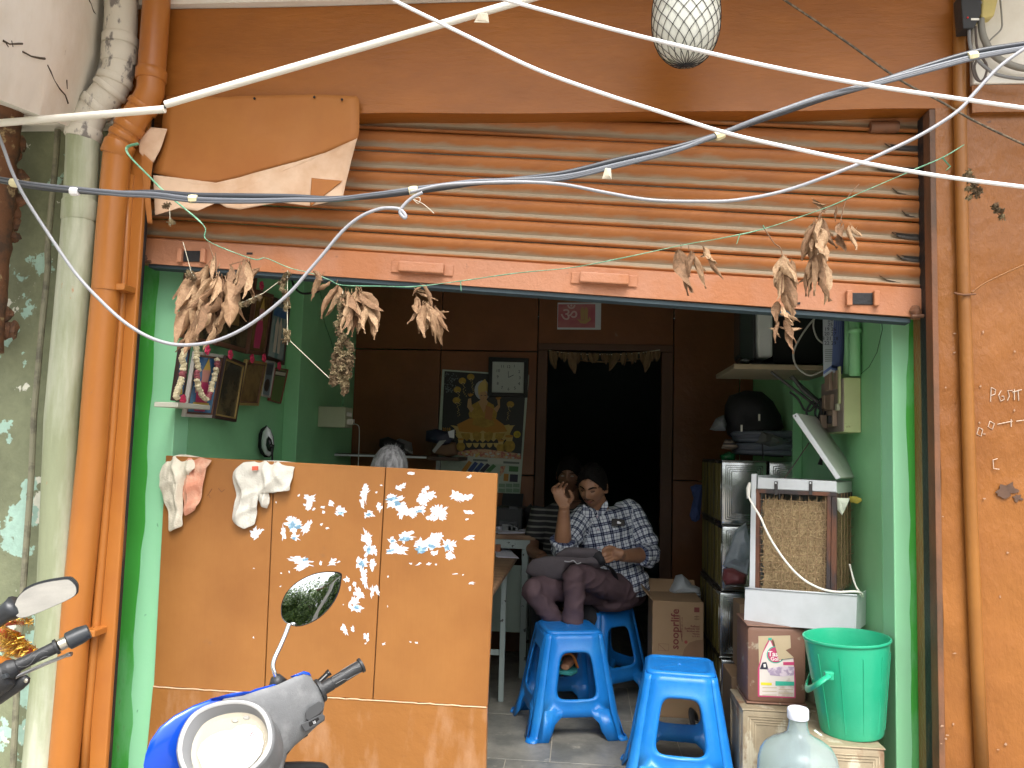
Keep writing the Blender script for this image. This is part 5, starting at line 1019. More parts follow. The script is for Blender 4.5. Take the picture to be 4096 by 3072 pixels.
for i, (s_, sz) in enumerate((('Refined', .0155), ('Sunflower Oil', .0140), ('Enriched with', .0120), ('Vitamins', .0105), ('A, D & E', .0105))): text(s_, 'lettering', INK, ct, pb(1786, 435 + i * 21), (1, 0, 0), (0, 0, 1), sz, align='RIGHT', bold=.0003)
MB().prism([pb(*q) for q in ((1742, 272), (1786, 274), (1786, 315), (1742, 313))], (0, .0008, 0)).build('logo_square', INK, ct, bevel=.0002)
for q in ([(1742, 350), (1785, 350)], [(1742, 372), (1785, 372)], [(1764, 340), (1764, 380)], [(1620, 340), (1624, 450), (1640, 560)]): MB().tube([pb(*p) for p in q], .0016, 4).build('print_line', INK2 if q[0][0] > 1700 else INK, ct)
MB().prism([pb(*q) for q in ((1440, 575), (1530, 580), (1527, 640), (1436, 636))], (0, .0004, 0)).build('printed_panel', INK2, ct); MB().prism([pb(*q) + V((0, -.0008, 0)) for q in ((1444, 579), (1526, 584), (1523, 636), (1440, 632))], (0, .0004, 0)).build('printed_panel', CARD, ct)
MB().tube([pb(1442, 582), pb(1500, 636)], .0016, 4).build('print_line', INK, ct)
MB().prism([pb(*q) for q in ((1660, 620), (1700, 570), (1760, 550), (1820, 545), (1820, 690), (1640, 690))], (0, .0004, 0)).build('printed_shape', INK2, ct)
MB().prism([pb(1672 + 14 * math.cos(a * .5), 565 + 14 * math.sin(a * .5)) for a in range(13)], (0, .0004, 0)).build('printed_dot', mat('red_print', (.3, .06, .05), .7), ct)
pl_ = mat('white_poly_sack', (.42, .46, .48), .5, bump=1, bsc=25, var=.12)
b = MB().pillow([P(s5(*q), 4.80) for q in ((1525, 120), (1560, 70), (1590, 10), (1640, -5), (1690, 40), (1720, 80), (1790, 110), (1800, 160), (1530, 150))], (0, -1, 0), .10, .08, nz=.05, nsc=16, rings=8).build('white_sack', pl_, smooth=30); tag(b, 'crumpled white plastic sack on a folded pile behind the oil carton', 'sack')
for k in range(3):
    o = MB().pillow([P(s5(*q), 4.82) + V((0, 0, -.022 * k)) for q in ((1520, 140), (1800, 145), (1800, 158), (1520, 156))], (0, -1, 0), .12, .08, rings=4).build('folded_sheet', pl_, smooth=30); tag(o, ('top', 'middle', 'bottom')[k] + ' folded white sheet of the pile under the white sack', 'sheet', 'folded white sheets under the sack')
RUB = mat('black_slipper', (.02, .02, .022), .6)
sl = thing('slipper', 'black slipper lying on the floor behind the nearest stool', 'slipper', PZ(s5(1730, 1290), .01))
def sole(c_, L, W, a, z0, th): 
    pts = []
    for i in range(20):
        t = 2 * math.pi * i / 20; x = math.cos(t) * L / 2; y = math.sin(t) * W / 2 * (1 + .18 * math.cos(t)); pts.append(V((c_.x + x * math.cos(a) - y * math.sin(a), c_.y + x * math.sin(a) + y * math.cos(a), z0)))
    return pts, th
cs = PZ(s5(1760, 1290), .01); pts, th = sole(cs, .26, .095, .5, .0, .02); MB().prism(pts, (0, 0, .022)).build('sole', RUB, sl, bevel=.004, smooth=40)
MB().tube(spline([cs + V((-.02, -.05, .02)), cs + V((-.03, -.03, .07)), cs + V((-.02, .01, .085)), cs + V((.0, .05, .06)), cs + V((.01, .06, .02))]), .017, 8, flat=.35).build('strap', RUB, sl, smooth=True)
MB().ball(PZ(s5(1735, 1255), .025), (.03, .018, .003), 10, 4).build('worn_patch', mat('worn_white', (.5, .5, .5), .8), sl)
# ================================================================== SCOOTER
MBLUE = mat('metallic_blue_paint', (.005, .07, .55), .18, metal=.25, coat=.6, var=.05, vsc=3)
DGREY = mat('dusty_grey_plastic', (.16, .165, .17), .55, bump=.3, bsc=300, var=.12, vsc=14, c2=(.23, .235, .24), sc2=18, lo=.5, hi=.7)
SILV = mat('satin_silver', (.62, .63, .64), .3, metal=.3, var=.03)
CHROME = mat('chrome', (.75, .76, .78), .12, metal=1, var=0)
MIRR = mat('mirror_glass', (.86, .88, .88), .0, metal=1, var=0)
Yd = lambda u: 2.02 + (u - 897) * .00042
def SP(x, y, dy=0., f=s2): q = f(x, y); return P(q, Yd(q[0]) + dy)
C0 = SP(1240, 1180)
sco = thing('scooter', 'blue scooter with an oval dial and chrome stemmed mirror, parked before the orange screen', 'scooter', (C0.x, C0.y, -.30))
NR = V((.18, -.86, .48)).normalized()
fw = V((-.8, .6, 0)); rv = V((.6, .8, 0))
cow = [SP(*q) for q in ((775, 1344), (788, 1280), (815, 1205), (870, 1125), (950, 1062), (1060, 1005), (1180, 962), (1300, 938), (1420, 935), (1500, 1000), (1500, 1200), (1450, 1400), (1300, 1560), (1100, 1640), (900, 1600), (790, 1480))]
MB().pillow([p + V((0, .015, 0)) for p in cow], V((-.2, -.9, .3)), .035, .13, rings=8, power=.6).build('front_cowl', MBLUE, sco, smooth=60)
cov = [SP(*q) for q in ((1240, 958), (1345, 940), (1450, 905), (1540, 880), (1640, 832), (1690, 815), (1722, 832), (1745, 870), (1800, 932), (1798, 990), (1785, 1060), (1770, 1090), (1700, 1155), (1630, 1215), (1590, 1262), (1568, 1330), (1560, 1480), (1400, 1560), (1200, 1500), (1120, 1300), (1150, 1080))]
MB().pillow([p + V((0, -.005, 0)) for p in cov], NR, .028, .07, rings=7, power=.45).build('handlebar_cover', DGREY, sco, smooth=50)
bs = [SP(*q, .0) for q in ((1160, 962), (1260, 935), (1400, 925), (1440, 900), (1520, 880), (1540, 886), (1520, 905), (1440, 940), (1340, 948), (1240, 966))]
MB().pillow(bs, NR, .012, .05).build('blue_trim', MBLUE, sco, smooth=50)
bs = [SP(*q, -.004) for q in ((1605, 838), (1680, 808), (1712, 816), (1722, 834), (1690, 826), (1625, 850))]
MB().pillow(bs, NR, .010, .04).build('blue_trim', MBLUE, sco, smooth=50)
# oval instrument pod
po = [(968, 1250), (978, 1180), (1005, 1110), (1050, 1045), (1115, 1000), (1200, 970), (1290, 957), (1370, 962), (1430, 985), (1475, 1025), (1505, 1085), (1518, 1160), (1508, 1235), (1470, 1300), (1410, 1360), (1320, 1420), (1220, 1450), (1110, 1440), (1020, 1390), (980, 1320)]
pc0 = (1248, 1195); pN = V((.05, -.80, .60)).normalized(); pcw = SP(*pc0, -.115)
def pp(x, y, h=0.):
    d = ray(s2(x, y)); t = (pcw + pN * 0 - CAM).dot(pN) / d.dot(pN); return CAM + d * t + pN * h
def pod(sc_, h, dx=0, dy=0): return [pp(pc0[0] + (x - pc0[0]) * sc_ + dx, pc0[1] + (y - pc0[1]) * sc_ + dy, h) for x, y in spline2]
_p = spline([V((x, y, 0)) for x, y in po] + [V((*po[0], 0))], 3)[:-1]; spline2 = [(p.x, p.y) for p in _p]
MB().rings([pod(1.0, -.10), pod(1.0, -.01), pod(.985, -.003), pod(.955, .0)], cap=False).build('pod_shell', DGREY, sco, smooth=60)
MB().rings([pod(.957, -.001), pod(.94, .004), pod(.90, .006), pod(.875, .003), pod(.865, -.002)], cap=False).build('silver_ring', SILV, sco, smooth=60)
MB().rings([pod(.867, -.001), pod(.81, -.022, 10, 8), pod(.79, -.030, 12, 10)], cap=False).build('recess_wall', mat('recess_shade_grey', (.22, .225, .235), .4, var=.03), sco, smooth=60)  # grey darkened to carry the shade inside the dial recess
b = MB(); r_ = pod(.795, -.028, 12, 10); b.rings([r_, pod(.70, -.029, 12, 10), pod(.35, -.029, 12, 10), pod(.02, -.029, 12, 10)], cap=False); b.build('dial_plate', mat('cream_dial', (.36, .32, .24), .35, var=.02), sco)
wf = [pp(*q, -.026) for q in ((1075, 1250), (1100, 1190), (1150, 1150), (1210, 1125), (1270, 1118), (1300, 1095), (1350, 1085), (1400, 1095), (1435, 1130), (1445, 1190), (1430, 1250), (1380, 1310), (1300, 1360), (1200, 1370), (1110, 1340))]
MB().prism(wf, pN * .003).build('glare_patch', mat('painted_glare_white', (.62, .62, .62), .25, var=0), sco)  # white plate paints the blown-out reflection on the dial glass
for cx, cy in ((1283, 1062), (1346, 1045)):
    MB().pillow([pp(cx + 20 * math.cos(a), cy + 12 * math.sin(a), -.0275) for a in [i * .52 for i in range(12)]], pN, .002, .001, 3).build('indicator_lamp', mat('lamp_grey', (.30, .29, .26), .4), sco)
for l_ in ([(1370, 1140), (1390, 1125), (1395, 1140), (1375, 1150)], [(1355, 1168), (1408, 1100)]): MB().tube([pp(*q, -.0220) for q in l_], .0008, 4).build('red_mark', mat('red_scrawl', (.6, .1, .1), .5), sco)
b = MB(); b.rings([pod(.80, -.011, 10, 8), pod(.6, -.006, 10, 8), pod(.3, -.003, 10, 8), pod(.02, -.002, 10, 8)], cap=False)
b.build('dial_glass', mat('clear_cover', (.98, .98, .98), .03, trans=1., ior=1.05, var=0), sco, smooth=True)
# grip, flange, lever, switches
g0, g1 = SP(1775, 912, .01), SP(2005, 772, .01); gd_ = (g1 - g0).normalized()
gr_ = MB().tube([g0, g0 + gd_ * .004, g0 + gd_ * .005, g0.lerp(g1, .25), g0.lerp(g1, .26), g0.lerp(g1, .93), g0.lerp(g1, .94), g0.lerp(g1, .99), g1], [.030, .030, .018, .018, .0165, .0165, .021, .021, .017], 20).build('hand_grip', DARKRUB, sco, smooth=40)
for k in range(5):
    a = k * 1.26; e1 = gd_.cross(V((0, 0, 1))).normalized(); e2 = gd_.cross(e1); 
    MB().tube([g0.lerp(g1, t) + (e1 * math.cos(a + w) + e2 * math.sin(a + w)) * .0168 for t, w in ((.3, 0), (.5, .1), (.55, .5), (.75, .6), (.9, .9))], .0009, 4).build('grip_line', mat('worn_rubber_line', (.10, .10, .10), .5), gr_)
MB().tube([g0 - gd_ * .006, g0 + gd_ * .001], [.033, .033], 24).build('grip_flange', DARKRUB, sco, smooth=40)
MB().tube(spline([SP(1720, 905, .05), SP(1770, 862, .06), SP(1812, 822, .065), SP(1824, 812, .065)]), [.008] * 8 + [.009] * 8 + [.011] * 9, 10, flat=.8).build('brake_lever', mat('black_gloss', (.012, .012, .013), .25), sco, smooth=True)
fr_ = lambda q: SP(*q, -.022)
for poly, nm, mm in ((((1690, 1042), (1712, 1010), (1765, 978), (1785, 985), (1790, 1025), (1770, 1050), (1712, 1086), (1694, 1082)), 'switch_housing', mat('switch_dark', (.07, .072, .075), .5)), (((1665, 1108), (1780, 1048), (1797, 1056), (1796, 1082), (1720, 1133), (1690, 1150)), 'switch_housing', mat('switch_dark', 0)), (((1708, 1096), (1762, 1066), (1770, 1080), (1720, 1122), (1712, 1118)), 'start_button', mat('black_gloss', 0))):
    MB().prism([fr_(q) - NR * (.0 if nm != 'start_button' else -.009) for q in poly], NR * (.012 if nm != 'start_button' else .004)).build(nm, mm, sco, bevel=.002)
MB().tube([fr_(q) + NR * .0135 for q in ((1733, 1092), (1738, 1104), (1748, 1100), (1744, 1088), (1738, 1092), (1744, 1098))], .0006, 4).build('start_symbol', WHT, sco)
MB().tube(spline([SP(1700, 1155, .01), SP(1650, 1185, .015), SP(1610, 1215, .01), SP(1590, 1250, .0), SP(1565, 1275, 0)]), .0055, 8).build('brake_cable', DARKRUB, sco, smooth=True)
# mirror
st = [SP(1527, 850, .03), SP(1518, 815, .03), SP(1510, 780, .035), SP(1520, 735, .04), SP(1550, 670, .05), SP(1580, 600, .06), SP(1600, 545, .065)]
MB().tube(spline(st), .0062, 12).build('mirror_stem', CHROME, sco, smooth=True)
MB().tube([SP(1522, 838, .03), SP(1528, 850, .03), SP(1538, 882, .03)], [.013, .017, .027], 16).build('stem_boot', DARKRUB, sco, smooth=True)
def plane_pts(f, pts, c_, n_, h=0.):
    out = []
    for q in pts: d = ray(f(*q)); out.append(CAM + d * ((c_ - CAM).dot(n_) / d.dot(n_)) + n_ * h)
    return out
mc = SP(1725, 410, .06); mn = V((.02, -.975, .22)).normalized()
dc = (mc - CAM).normalized(); mn = (V((-.30, -1, .215)).normalized() - dc).normalized()
mo = [(1554, 490), (1556, 440), (1580, 380), (1630, 325), (1700, 283), (1775, 260), (1850, 257), (1888, 268), (1889, 300), (1875, 370), (1835, 445), (1770, 512), (1700, 550), (1640, 562), (1590, 548), (1562, 520)]
_m = spline([V((x, y, 0)) for x, y in mo] + [V((*mo[0], 0))], 3)[:-1]; mo2 = [(p.x, p.y) for p in _m]; mcx = (1715, 415)
mr = MB().pillow(plane_pts(s2, mo2, mc, mn), mn, .001, .032, rings=6).build('mirror_housing', mat('black_gloss', 0), sco, smooth=60)
sh_ = lambda k: [(mcx[0] + (x - mcx[0]) * k, mcx[1] + (y - mcx[1]) * k) for x, y in mo2]
MB().rings([plane_pts(s2, sh_(1.0), mc, mn, .001), plane_pts(s2, sh_(.985), mc, mn, .005), plane_pts(s2, sh_(.955), mc, mn, .003)], cap=False).build('mirror_rim', mat('black_gloss', 0), mr, smooth=60)
# slightly convex glass
b = MB(); b.rings([plane_pts(s2, sh_(.96 * t), mc, mn, .0035 + .0018 * (1 - t * t)) for t in (1, .8, .6, .4, .2, .02)], cap=False); b.f.append(tuple(range(len(mo2) * 5, len(mo2) * 6))); b.build('mirror_glass', MIRR, mr, smooth=True)
# lower body, wheels, seat (below the picture)
def frame_pt(f_, r_, z): return V((C0.x, C0.y, 0)) + fw * f_ + rv * r_ + V((0, 0, z))
MB().tube([frame_pt(.08, 0, .66), frame_pt(.16, 0, .35), frame_pt(.24, 0, -.05)], .03, 12).build('steering_column', DARKRUB, sco, smooth=True)
b = MB(); sh2 = [frame_pt(.13 + .05 * abs(s_), s_ * .2, z) for s_, z in ((-1, .4), (-.9, .52), (-.4, .6), (.4, .6), (.9, .52), (1, .4), (.9, .1), (.5, -.05), (-.5, -.05), (-.9, .1))]
b.pillow(sh2, fw, .07, .02).build('leg_shield', MBLUE, sco, smooth=60)
b = MB().box((-.16, -.24, 0), (.16, .24, .05), Matrix.Translation(frame_pt(-.17, 0, -.05)) @ Matrix.Rotation(math.atan2(fw.y, fw.x) - math.pi / 2, 4, 'Z')); b.build('floorboard', DARKRUB, sco, bevel=.01)
# one solid body + seat
R4 = Matrix.Rotation(math.atan2(fw.y, fw.x) - math.pi / 2, 4, 'Z')
def bodyring(f_, w, z0, z1): return [frame_pt(f_, w * math.cos(a), (z0 + z1) / 2 + (z1 - z0) / 2 * math.sin(a)) for a in [i * math.pi / 7 for i in range(14)]]
MB().rings([bodyring(-.36, .06, .0, .35), bodyring(-.42, .13, -.02, .40), bodyring(-.65, .16, .02, .42), bodyring(-.9, .13, .10, .42), bodyring(-1.08, .05, .25, .38)]).build('rear_body', MBLUE, sco, smooth=60)
MB().rings([bodyring(-.36, .07, .36, .42), bodyring(-.45, .12, .38, .46), bodyring(-.75, .12, .40, .48), bodyring(-1.02, .09, .42, .50)]).build('seat', DARKRUB, sco, smooth=60)
for f_ in (.28, -.85):
    c_ = frame_pt(f_, 0, -.30 + .215); M = Matrix.Translation(c_) @ R4 @ Matrix.Rotation(math.pi / 2, 4, 'Y')
    w = MB().lathe([(.15, -.04), (.20, -.045), (.215, 0), (.20, .045), (.15, .04), (.15, -.04)], (0, 0, 0), 28, M, cap=False).build('wheel', DARKRUB, sco, smooth=60)
    MB().lathe([(.02, -.03), (.148, -.03), (.148, .03), (.02, .03)], (0, 0, 0), 20, M).build('rim', SILV, w, smooth=40)
b = MB().tube(spline([SP(1566, 1335, .1), SP(1680, 1332, .12), SP(1790, 1342, .14), SP(1800, 1400, .16)]), .012, 8).build('luggage_hook', DARKRUB, sco, smooth=True)
# ================================================================== MOTORCYCLE at the left edge
Ym = 2.0
def TP(x, y, dy=0.): return P(t5(x, y), Ym + dy)
h0, h1 = TP(95, 1190), TP(640, 925, .06); hd = (h1 - h0).normalized()
mo_ = thing('motorcycle', 'black handlebar and mirror of a motorcycle at the left edge, decked with gold tinsel', 'motorcycle', (h0.x - .25, h0.y, -.3))
MB().tube([h0 - hd * .01, h0, h0 + hd * .004, h0 + hd * .02, h0.lerp(h1, .18), h0.lerp(h1, .5), h0.lerp(h1, .85), h0.lerp(h1, .93), h0.lerp(h1, .94), h1], [.024, .026, .026, .020, .0165, .0150, .0165, .0165, .021, .021], 20).build('hand_grip', DARKRUB, mo_, smooth=40)
e1 = hd.cross(V((0, 0, 1))).normalized(); e2 = hd.cross(e1)
for k in range(6):
    a = k * 1.05; MB().tube([h0.lerp(h1, .2 + .6 * t) + (e1 * math.cos(a + .6 * math.sin(t * 6)) + e2 * math.sin(a + .6 * math.sin(t * 6))) * (.0165 - .0013 * math.sin(t * 3.1)) for t in [i / 10 for i in range(11)]], .0008, 4).build('grip_line', mat('worn_rubber_line', 0), mo_)
MB().tube([h1, h1 + hd * .004, h1 + hd * .005, h1 + hd * .022], [.010, .0165, .0165, .0165], 16).build('end_collar', mat('brushed_steel', (.62, .58, .48), .3, metal=.9), mo_, smooth=40)
MB().tube([h1 + hd * .023, h1 + hd * .026, h1 + hd * .055, h1 + hd * .078, h1 + hd * .080], [.020, .024, .024, .0195, .016], 20).build('bar_end', mat('worn_black', (.035, .04, .045), .4, c2=(.2, .2, .2), sc2=30, lo=.68, hi=.7), mo_, smooth=40)
MB().tube(spline([TP(-60, 1350, .05), TP(120, 1290, .06), TP(300, 1210, .07), TP(480, 1130, .08), TP(640, 1065, .09), TP(740, 1025, .095), TP(785, 1012, .095)]), [.007] * 40 + [.009] * 9, 8, flat=.7).build('clutch_lever', mat('cast_aluminium', (.45, .45, .46), .35, metal=.8), mo_, smooth=True)
MB().pillow([TP(x, y, .03) for x, y in ((-80, 1420), (0, 1380), (150, 1330), (230, 1260), (290, 1240), (330, 1275), (320, 1330), (250, 1400), (130, 1480), (0, 1570), (-80, 1600))], (0, -1, .2), .02, .02).build('lever_bracket', DARKRUB, mo_, smooth=50)
MB().ball(TP(287, 1307, .0), (.006, .003, .006), 10, 5).build('bolt', mat('brushed_steel', 0), mo_)
MB().pillow([TP(x, y, -.0) for x, y in ((-80, 1120), (60, 1115), (95, 1140), (140, 1270), (155, 1350), (110, 1400), (0, 1480), (-80, 1520))], (0, -1, .2), .028, .03).build('switch_cluster', DARKRUB, mo_, smooth=40)
MB().prism([TP(x, y, -.03) for x, y in ((5, 1250), (55, 1230), (80, 1275), (30, 1300))], (0, .012, 0)).build('switch_button', mat('worn_black', 0), mo_, bevel=.002)
mm_ = [(155, 520), (165, 460), (200, 380), (270, 310), (370, 255), (500, 215), (640, 190), (750, 178), (800, 195), (850, 250), (862, 310), (840, 360), (760, 410), (640, 465), (500, 525), (350, 585), (250, 610), (195, 600), (165, 570)]
_m = spline([V((x, y, 0)) for x, y in mm_] + [V((*mm_[0], 0))], 3)[:-1]; mo3 = [(p.x, p.y) for p in _m]
mc = TP(510, 400, .02); dc = (mc - CAM).normalized(); mn = (V((-.45, -.85, -.34)).normalized() - dc).normalized(); k0 = (512, 400)
sh3 = lambda k: [(k0[0] + (x - k0[0]) * k, k0[1] + (y - k0[1]) * k) for x, y in mo3]
hs2 = MB().pillow(plane_pts(t5, [(x - 4 * (x < 300), y - (22 if y < 320 else 0)) for x, y in mo3], mc, mn), mn, .001, .04, rings=6).build('mirror_housing', mat('satin_black', (.03, .033, .037), .35), mo_, smooth=60)
MB().rings([plane_pts(t5, sh3(1.0), mc, mn, .001), plane_pts(t5, sh3(.99), mc, mn, .004), plane_pts(t5, sh3(.965), mc, mn, .003)], cap=False).build('mirror_rim', mat('satin_black', 0), hs2, smooth=60)
b = MB(); b.rings([plane_pts(t5, sh3(.97 * t), mc, mn, .0035) for t in (1, .5, .02)], cap=False); b.f.append(tuple(range(len(mo3) * 2, len(mo3) * 3))); b.build('mirror_glass', MIRR, hs2)
MB().tube([TP(185, 470, .03), TP(130, 520, .03), TP(60, 560, .03), TP(-30, 640, .03), TP(-120, 760, .03), TP(-160, 1100, .03)], [.03, .028, .025, .02, .012, .012], 14).build('mirror_stem', mat('satin_black', 0), mo_, smooth=True)
GOLD = mat('gold_tinsel', (.75, .45, .08), .25, metal=.9, var=.2, vsc=60); REDT = mat('red_sheer_ribbon', (.50, .07, .03), .5, var=.2, c2=(.55, .30, .18), sc2=12, lo=.5, hi=.6)
tn = thing('tinsel_garland', 'gold and red tinsel ribbon wound round the motorcycle handlebar', 'garland', TP(100, 900, .08))
random.seed(8)
MB().pillow([TP(x, y, .10) for x, y in ((-50, 720), (60, 710), (180, 760), (280, 850), (340, 920), (400, 990), (300, 1040), (200, 1060), (80, 1000), (-50, 980))], (0, -1, .2), .015, .015, nz=.015, nsc=25).build('ribbon', REDT, tn, smooth=40)
MB().pillow([TP(x, y, .08) for x, y in ((40, 680), (160, 640), (260, 655), (270, 690), (160, 690), (60, 705))], (0, -1, .2), .01, .01, nz=.01, nsc=25).build('ribbon', REDT, tn, smooth=40)
MB().pillow([TP(x, y, .12) for x, y in ((-50, 1040), (60, 1030), (160, 1080), (180, 1120), (60, 1130), (-50, 1120))], (0, -1, .2), .01, .01).build('orange_cloth', mat('orange_cloth', (.75, .25, .03), .7), tn)
b = MB()
for i in range(900):
    t = random.random(); ed = random.random()
    if ed < .6: x, y = random.uniform(-40, 230), random.uniform(770, 1040); x += (y - 770) * .35
    elif ed < .85: s_ = random.random(); x, y = lerp(0, 420, s_) + random.gauss(0, 12), lerp(700, 990, s_ ** 1.1) + random.gauss(0, 12)
    else: x, y = random.uniform(40, 350), 680 - random.uniform(0, 60) + random.gauss(0, 10)
    p = TP(x, y, .08 - .0 + random.uniform(-.02, .01)); d = V((random.uniform(-1, 1), random.uniform(-1, 1), random.uniform(-1, 1))).normalized() * random.uniform(.004, .011); e = d.cross(V((random.random(), 1, 0))).normalized() * .0009
    b.add([p - d - e, p - d + e, p + d + e, p + d - e], [(0, 1, 2, 3)])
o = b.build('tinsel', GOLD, tn); tag(o, kind='stuff')
mb = V((h0.x - .35, h0.y - .1, 0))
MB().tube([V((h0.x, h0.y, h0.z)), mb + V((.15, .05, h0.z - .02)), mb + V((-.1, 0, h0.z - .06)), mb + V((-.5, -.1, h0.z))], .011, 10).build('handlebar', CHROME, mo_, smooth=True)
MB().pillow([mb + V((x, y, z)) for x, y, z in ((-.28, -.2, .5), (-.1, -.18, .62), (.02, -.2, .5), (-.02, -.3, .35), (-.22, -.3, .35))], (0, -1, 0), .25, .1).build('fuel_tank', mat('black_gloss', 0), mo_, smooth=60)
MB().tube([mb + V((-.1, .05, .6)), mb + V((-.1, .35, -.05))], .03, 10).build('front_fork', CHROME, mo_, smooth=True)
M = Matrix.Translation(mb + V((-.1, .12, 0))) @ Matrix.Rotation(math.pi / 2, 4, 'Y')
MB().lathe([(.25, -.04), (.28, -.045), (.30, 0), (.28, .045), (.25, .04), (.25, -.04)], (0, 0, 0), 28, M, cap=False).build('wheel', DARKRUB, mo_, smooth=60)
# ================================================================== THINGS ON THE BACK WALL
Yw = YB - .004
def sheet(poly, f, Y, m, name, parent=None, th=.0015, off=0.): return MB().prism([P(f(*q), Y - off) for q in poly], (0, th, 0)).build(name, m, parent)
def G(name, c_, r=.6, **k): return mat(name, c_, r, var=.03, **k)
cal = thing('wall_calendar', 'large devotional calendar with a golden seated goddess on a lotus, on the brown wall', 'calendar', P(t3(600, 1470), Yw))
sheet([(178, 198), (1063, 255), (970, 1475), (120, 1400), (140, 800)], t3, Yw, G('calendar_margin', (.40, .48, .40), c2=(.34, .42, .34), sc2=6), 'paper_sheet', cal)
sheet([(200, 215), (1035, 268), (980, 1118), (160, 1050)], t3, Yw, G('calendar_black', (.018, .022, .022), .4), 'print_ground', cal, off=.0015)
GD = G('print_gold', (.42, .28, .045), c2=(.30, .19, .03), sc2=30, lo=.4, hi=.6); GD2 = G('print_pale_gold', (.50, .38, .12)); SK = G('print_skin', (.45, .28, .13)); RED_ = G('print_rose', (.40, .13, .10), c2=(.5, .35, .2), sc2=60, lo=.45, hi=.55)
OR_ = G('print_orange', (.42, .20, .03)); WH_ = G('print_white', (.45, .48, .42)); BLU_ = G('print_blue', (.03, .06, .18)); GRN_ = G('print_green', (.06, .16, .06))
def ell(cx, cy, a, b_, n=18, rot=0.): return [(cx + a * math.cos(t) * math.cos(rot) - b_ * math.sin(t) * math.sin(rot), cy + a * math.cos(t) * math.sin(rot) + b_ * math.sin(t) * math.cos(rot)) for t in [2 * math.pi * i / n for i in range(n)]]
def pr(poly, m, o_, name='print_shape'): return sheet(poly, t3, Yw, m, name, cal, th=.0006, off=o_)
pr(ell(590, 410, 85, 100), G('halo', (.35, .38, .42)), .0030)
for k in range(9):                                        # outer petals
    a = -1.15 + k * .2875; cx = 590 + 250 * math.sin(a); pr([(cx - 40, 860), (cx - 20 + 60 * math.sin(a), 770), (cx + 110 * math.sin(a), 715 + 60 * abs(math.sin(a))), (cx + 30 + 60 * math.sin(a), 780), (cx + 40, 870)], GD2, .0032, 'petal')
pr([(330, 760), (450, 700), (600, 690), (720, 700), (800, 760), (840, 830), (600, 860), (350, 830)], OR_, .0038)
for k in range(9):
    a = -1 + k * .25; cx = 590 + 240 * a; sl_ = 60 * a; h_ = 120 - 40 * abs(a)
    pr([(cx - 42 - sl_ * .3, 905 - 15 * abs(a)), (cx - 46, 850), (cx + sl_ * .6, 950 - h_ - 10), (cx + 46, 850), (cx + 40 - sl_ * .3, 905 - 15 * abs(a)), (cx - sl_ * .4, 945 - 20 * abs(a))], GD if k % 2 else GD2, .0042 + .0003 * (k % 2), 'petal')
for k in range(5): cx = 450 + k * 70; pr([(cx - 34, 950), (cx + 34, 950), (cx + 20, 985), (cx, 1000), (cx - 20, 985)], GD2, .0046, 'petal')
pr([(480, 760), (500, 700), (455, 690), (445, 650), (480, 560), (540, 525), (640, 525), (700, 560), (735, 650), (725, 700), (690, 700), (715, 770), (600, 795)], GD, .0050, 'figure')
pr([(540, 525), (575, 505), (625, 505), (645, 525), (600, 640)], SK, .0055); pr([(620, 560), (700, 600), (680, 720), (610, 700)], G('print_sari', (.38, .16, .05)), .0056)
for l_ in ([(470, 640), (430, 580), (440, 500), (470, 490), (478, 570), (500, 600)], [(700, 600), (745, 560), (735, 505), (765, 500), (765, 580), (735, 640)]): pr(l_, SK, .0058, 'arm')
pr(ell(597, 470, 42, 54), SK, .0060, 'face'); pr([(545, 470), (540, 380), (560, 340), (612, 295), (640, 340), (655, 390), (645, 440), (620, 420), (570, 430)], GD2, .0064, 'crown')
for x in (578, 614): pr(ell(x, 464, 9, 4, 8), DKP, .0066, 'eye')
pr(ell(596, 497, 8, 3, 8), RED_, .0066, 'mouth')
for (cx, cy) in ((462, 455), (745, 490)):
    for k in range(5): a = -.9 + k * .45; pr([(cx - 8, cy + 20), (cx + 34 * math.sin(a) - 5, cy - 8), (cx + 42 * math.sin(a), cy - 22 + 16 * abs(a)), (cx + 34 * math.sin(a) + 6, cy), (cx + 8, cy + 20)], OR_, .0060 + k * .0001, 'lotus_petal')
for cx, cy, sx in ((467, 275, 1), (382, 315, 1), (330, 405, 1), (320, 515, 1), (872, 555, -1)):
    pr(ell(cx, cy, 38, 33), GD, .0034, 'pot'); pr(ell(cx + 6 * sx, cy + 26, 20, 9), GD2, .0040, 'pot_mouth'); pr(ell(cx + 6 * sx, cy + 28, 12, 5), DKP, .0044, 'pot_opening')
    for k in range(14): x, y = cx + 12 * sx * (1 + k * .12) + random.uniform(-14, 14), cy + 42 + k * 9; pr(ell(x, y, 5, 3, 6, .5), GD2, .0036, 'coin')
for cx, cy, s_ in ((860, 980, 1.), (775, 1000, .75), (365, 985, .75)):
    pr(ell(cx, cy, 60 * s_, 62 * s_), GD, .0048, 'pot'); pr([(cx - 30 * s_, cy - 50 * s_), (cx - 38 * s_, cy - 95 * s_), (cx + 38 * s_, cy - 95 * s_), (cx + 30 * s_, cy - 50 * s_)], GD2, .0050, 'pot_neck'); pr(ell(cx, cy - 100 * s_, 42 * s_, 14 * s_), OR_, .0052, 'pot_mouth')
pr([(330, 1070), (340, 1040), (450, 1020), (600, 1010), (800, 1035), (975, 1060), (978, 1118), (600, 1095), (340, 1075)], RED_, .0054, 'flower_bed')
random.seed(4)
for k in range(46): x = random.uniform(380, 960); pr(ell(x, random.uniform(1040, 1085) + (x - 380) * .035, 15, 11, 7), random.choice((RED_, GD2, WH_, RED_)), .0058 + k * .00002, 'flower')
for k in range(60): pr(ell(random.gauss(250, 28), random.uniform(235, 430), random.uniform(4, 10), random.uniform(3, 8), 6, random.random() * 3), G('print_leafy', (.12, .15, .15)), .0030 + k * .00002, 'blossom')
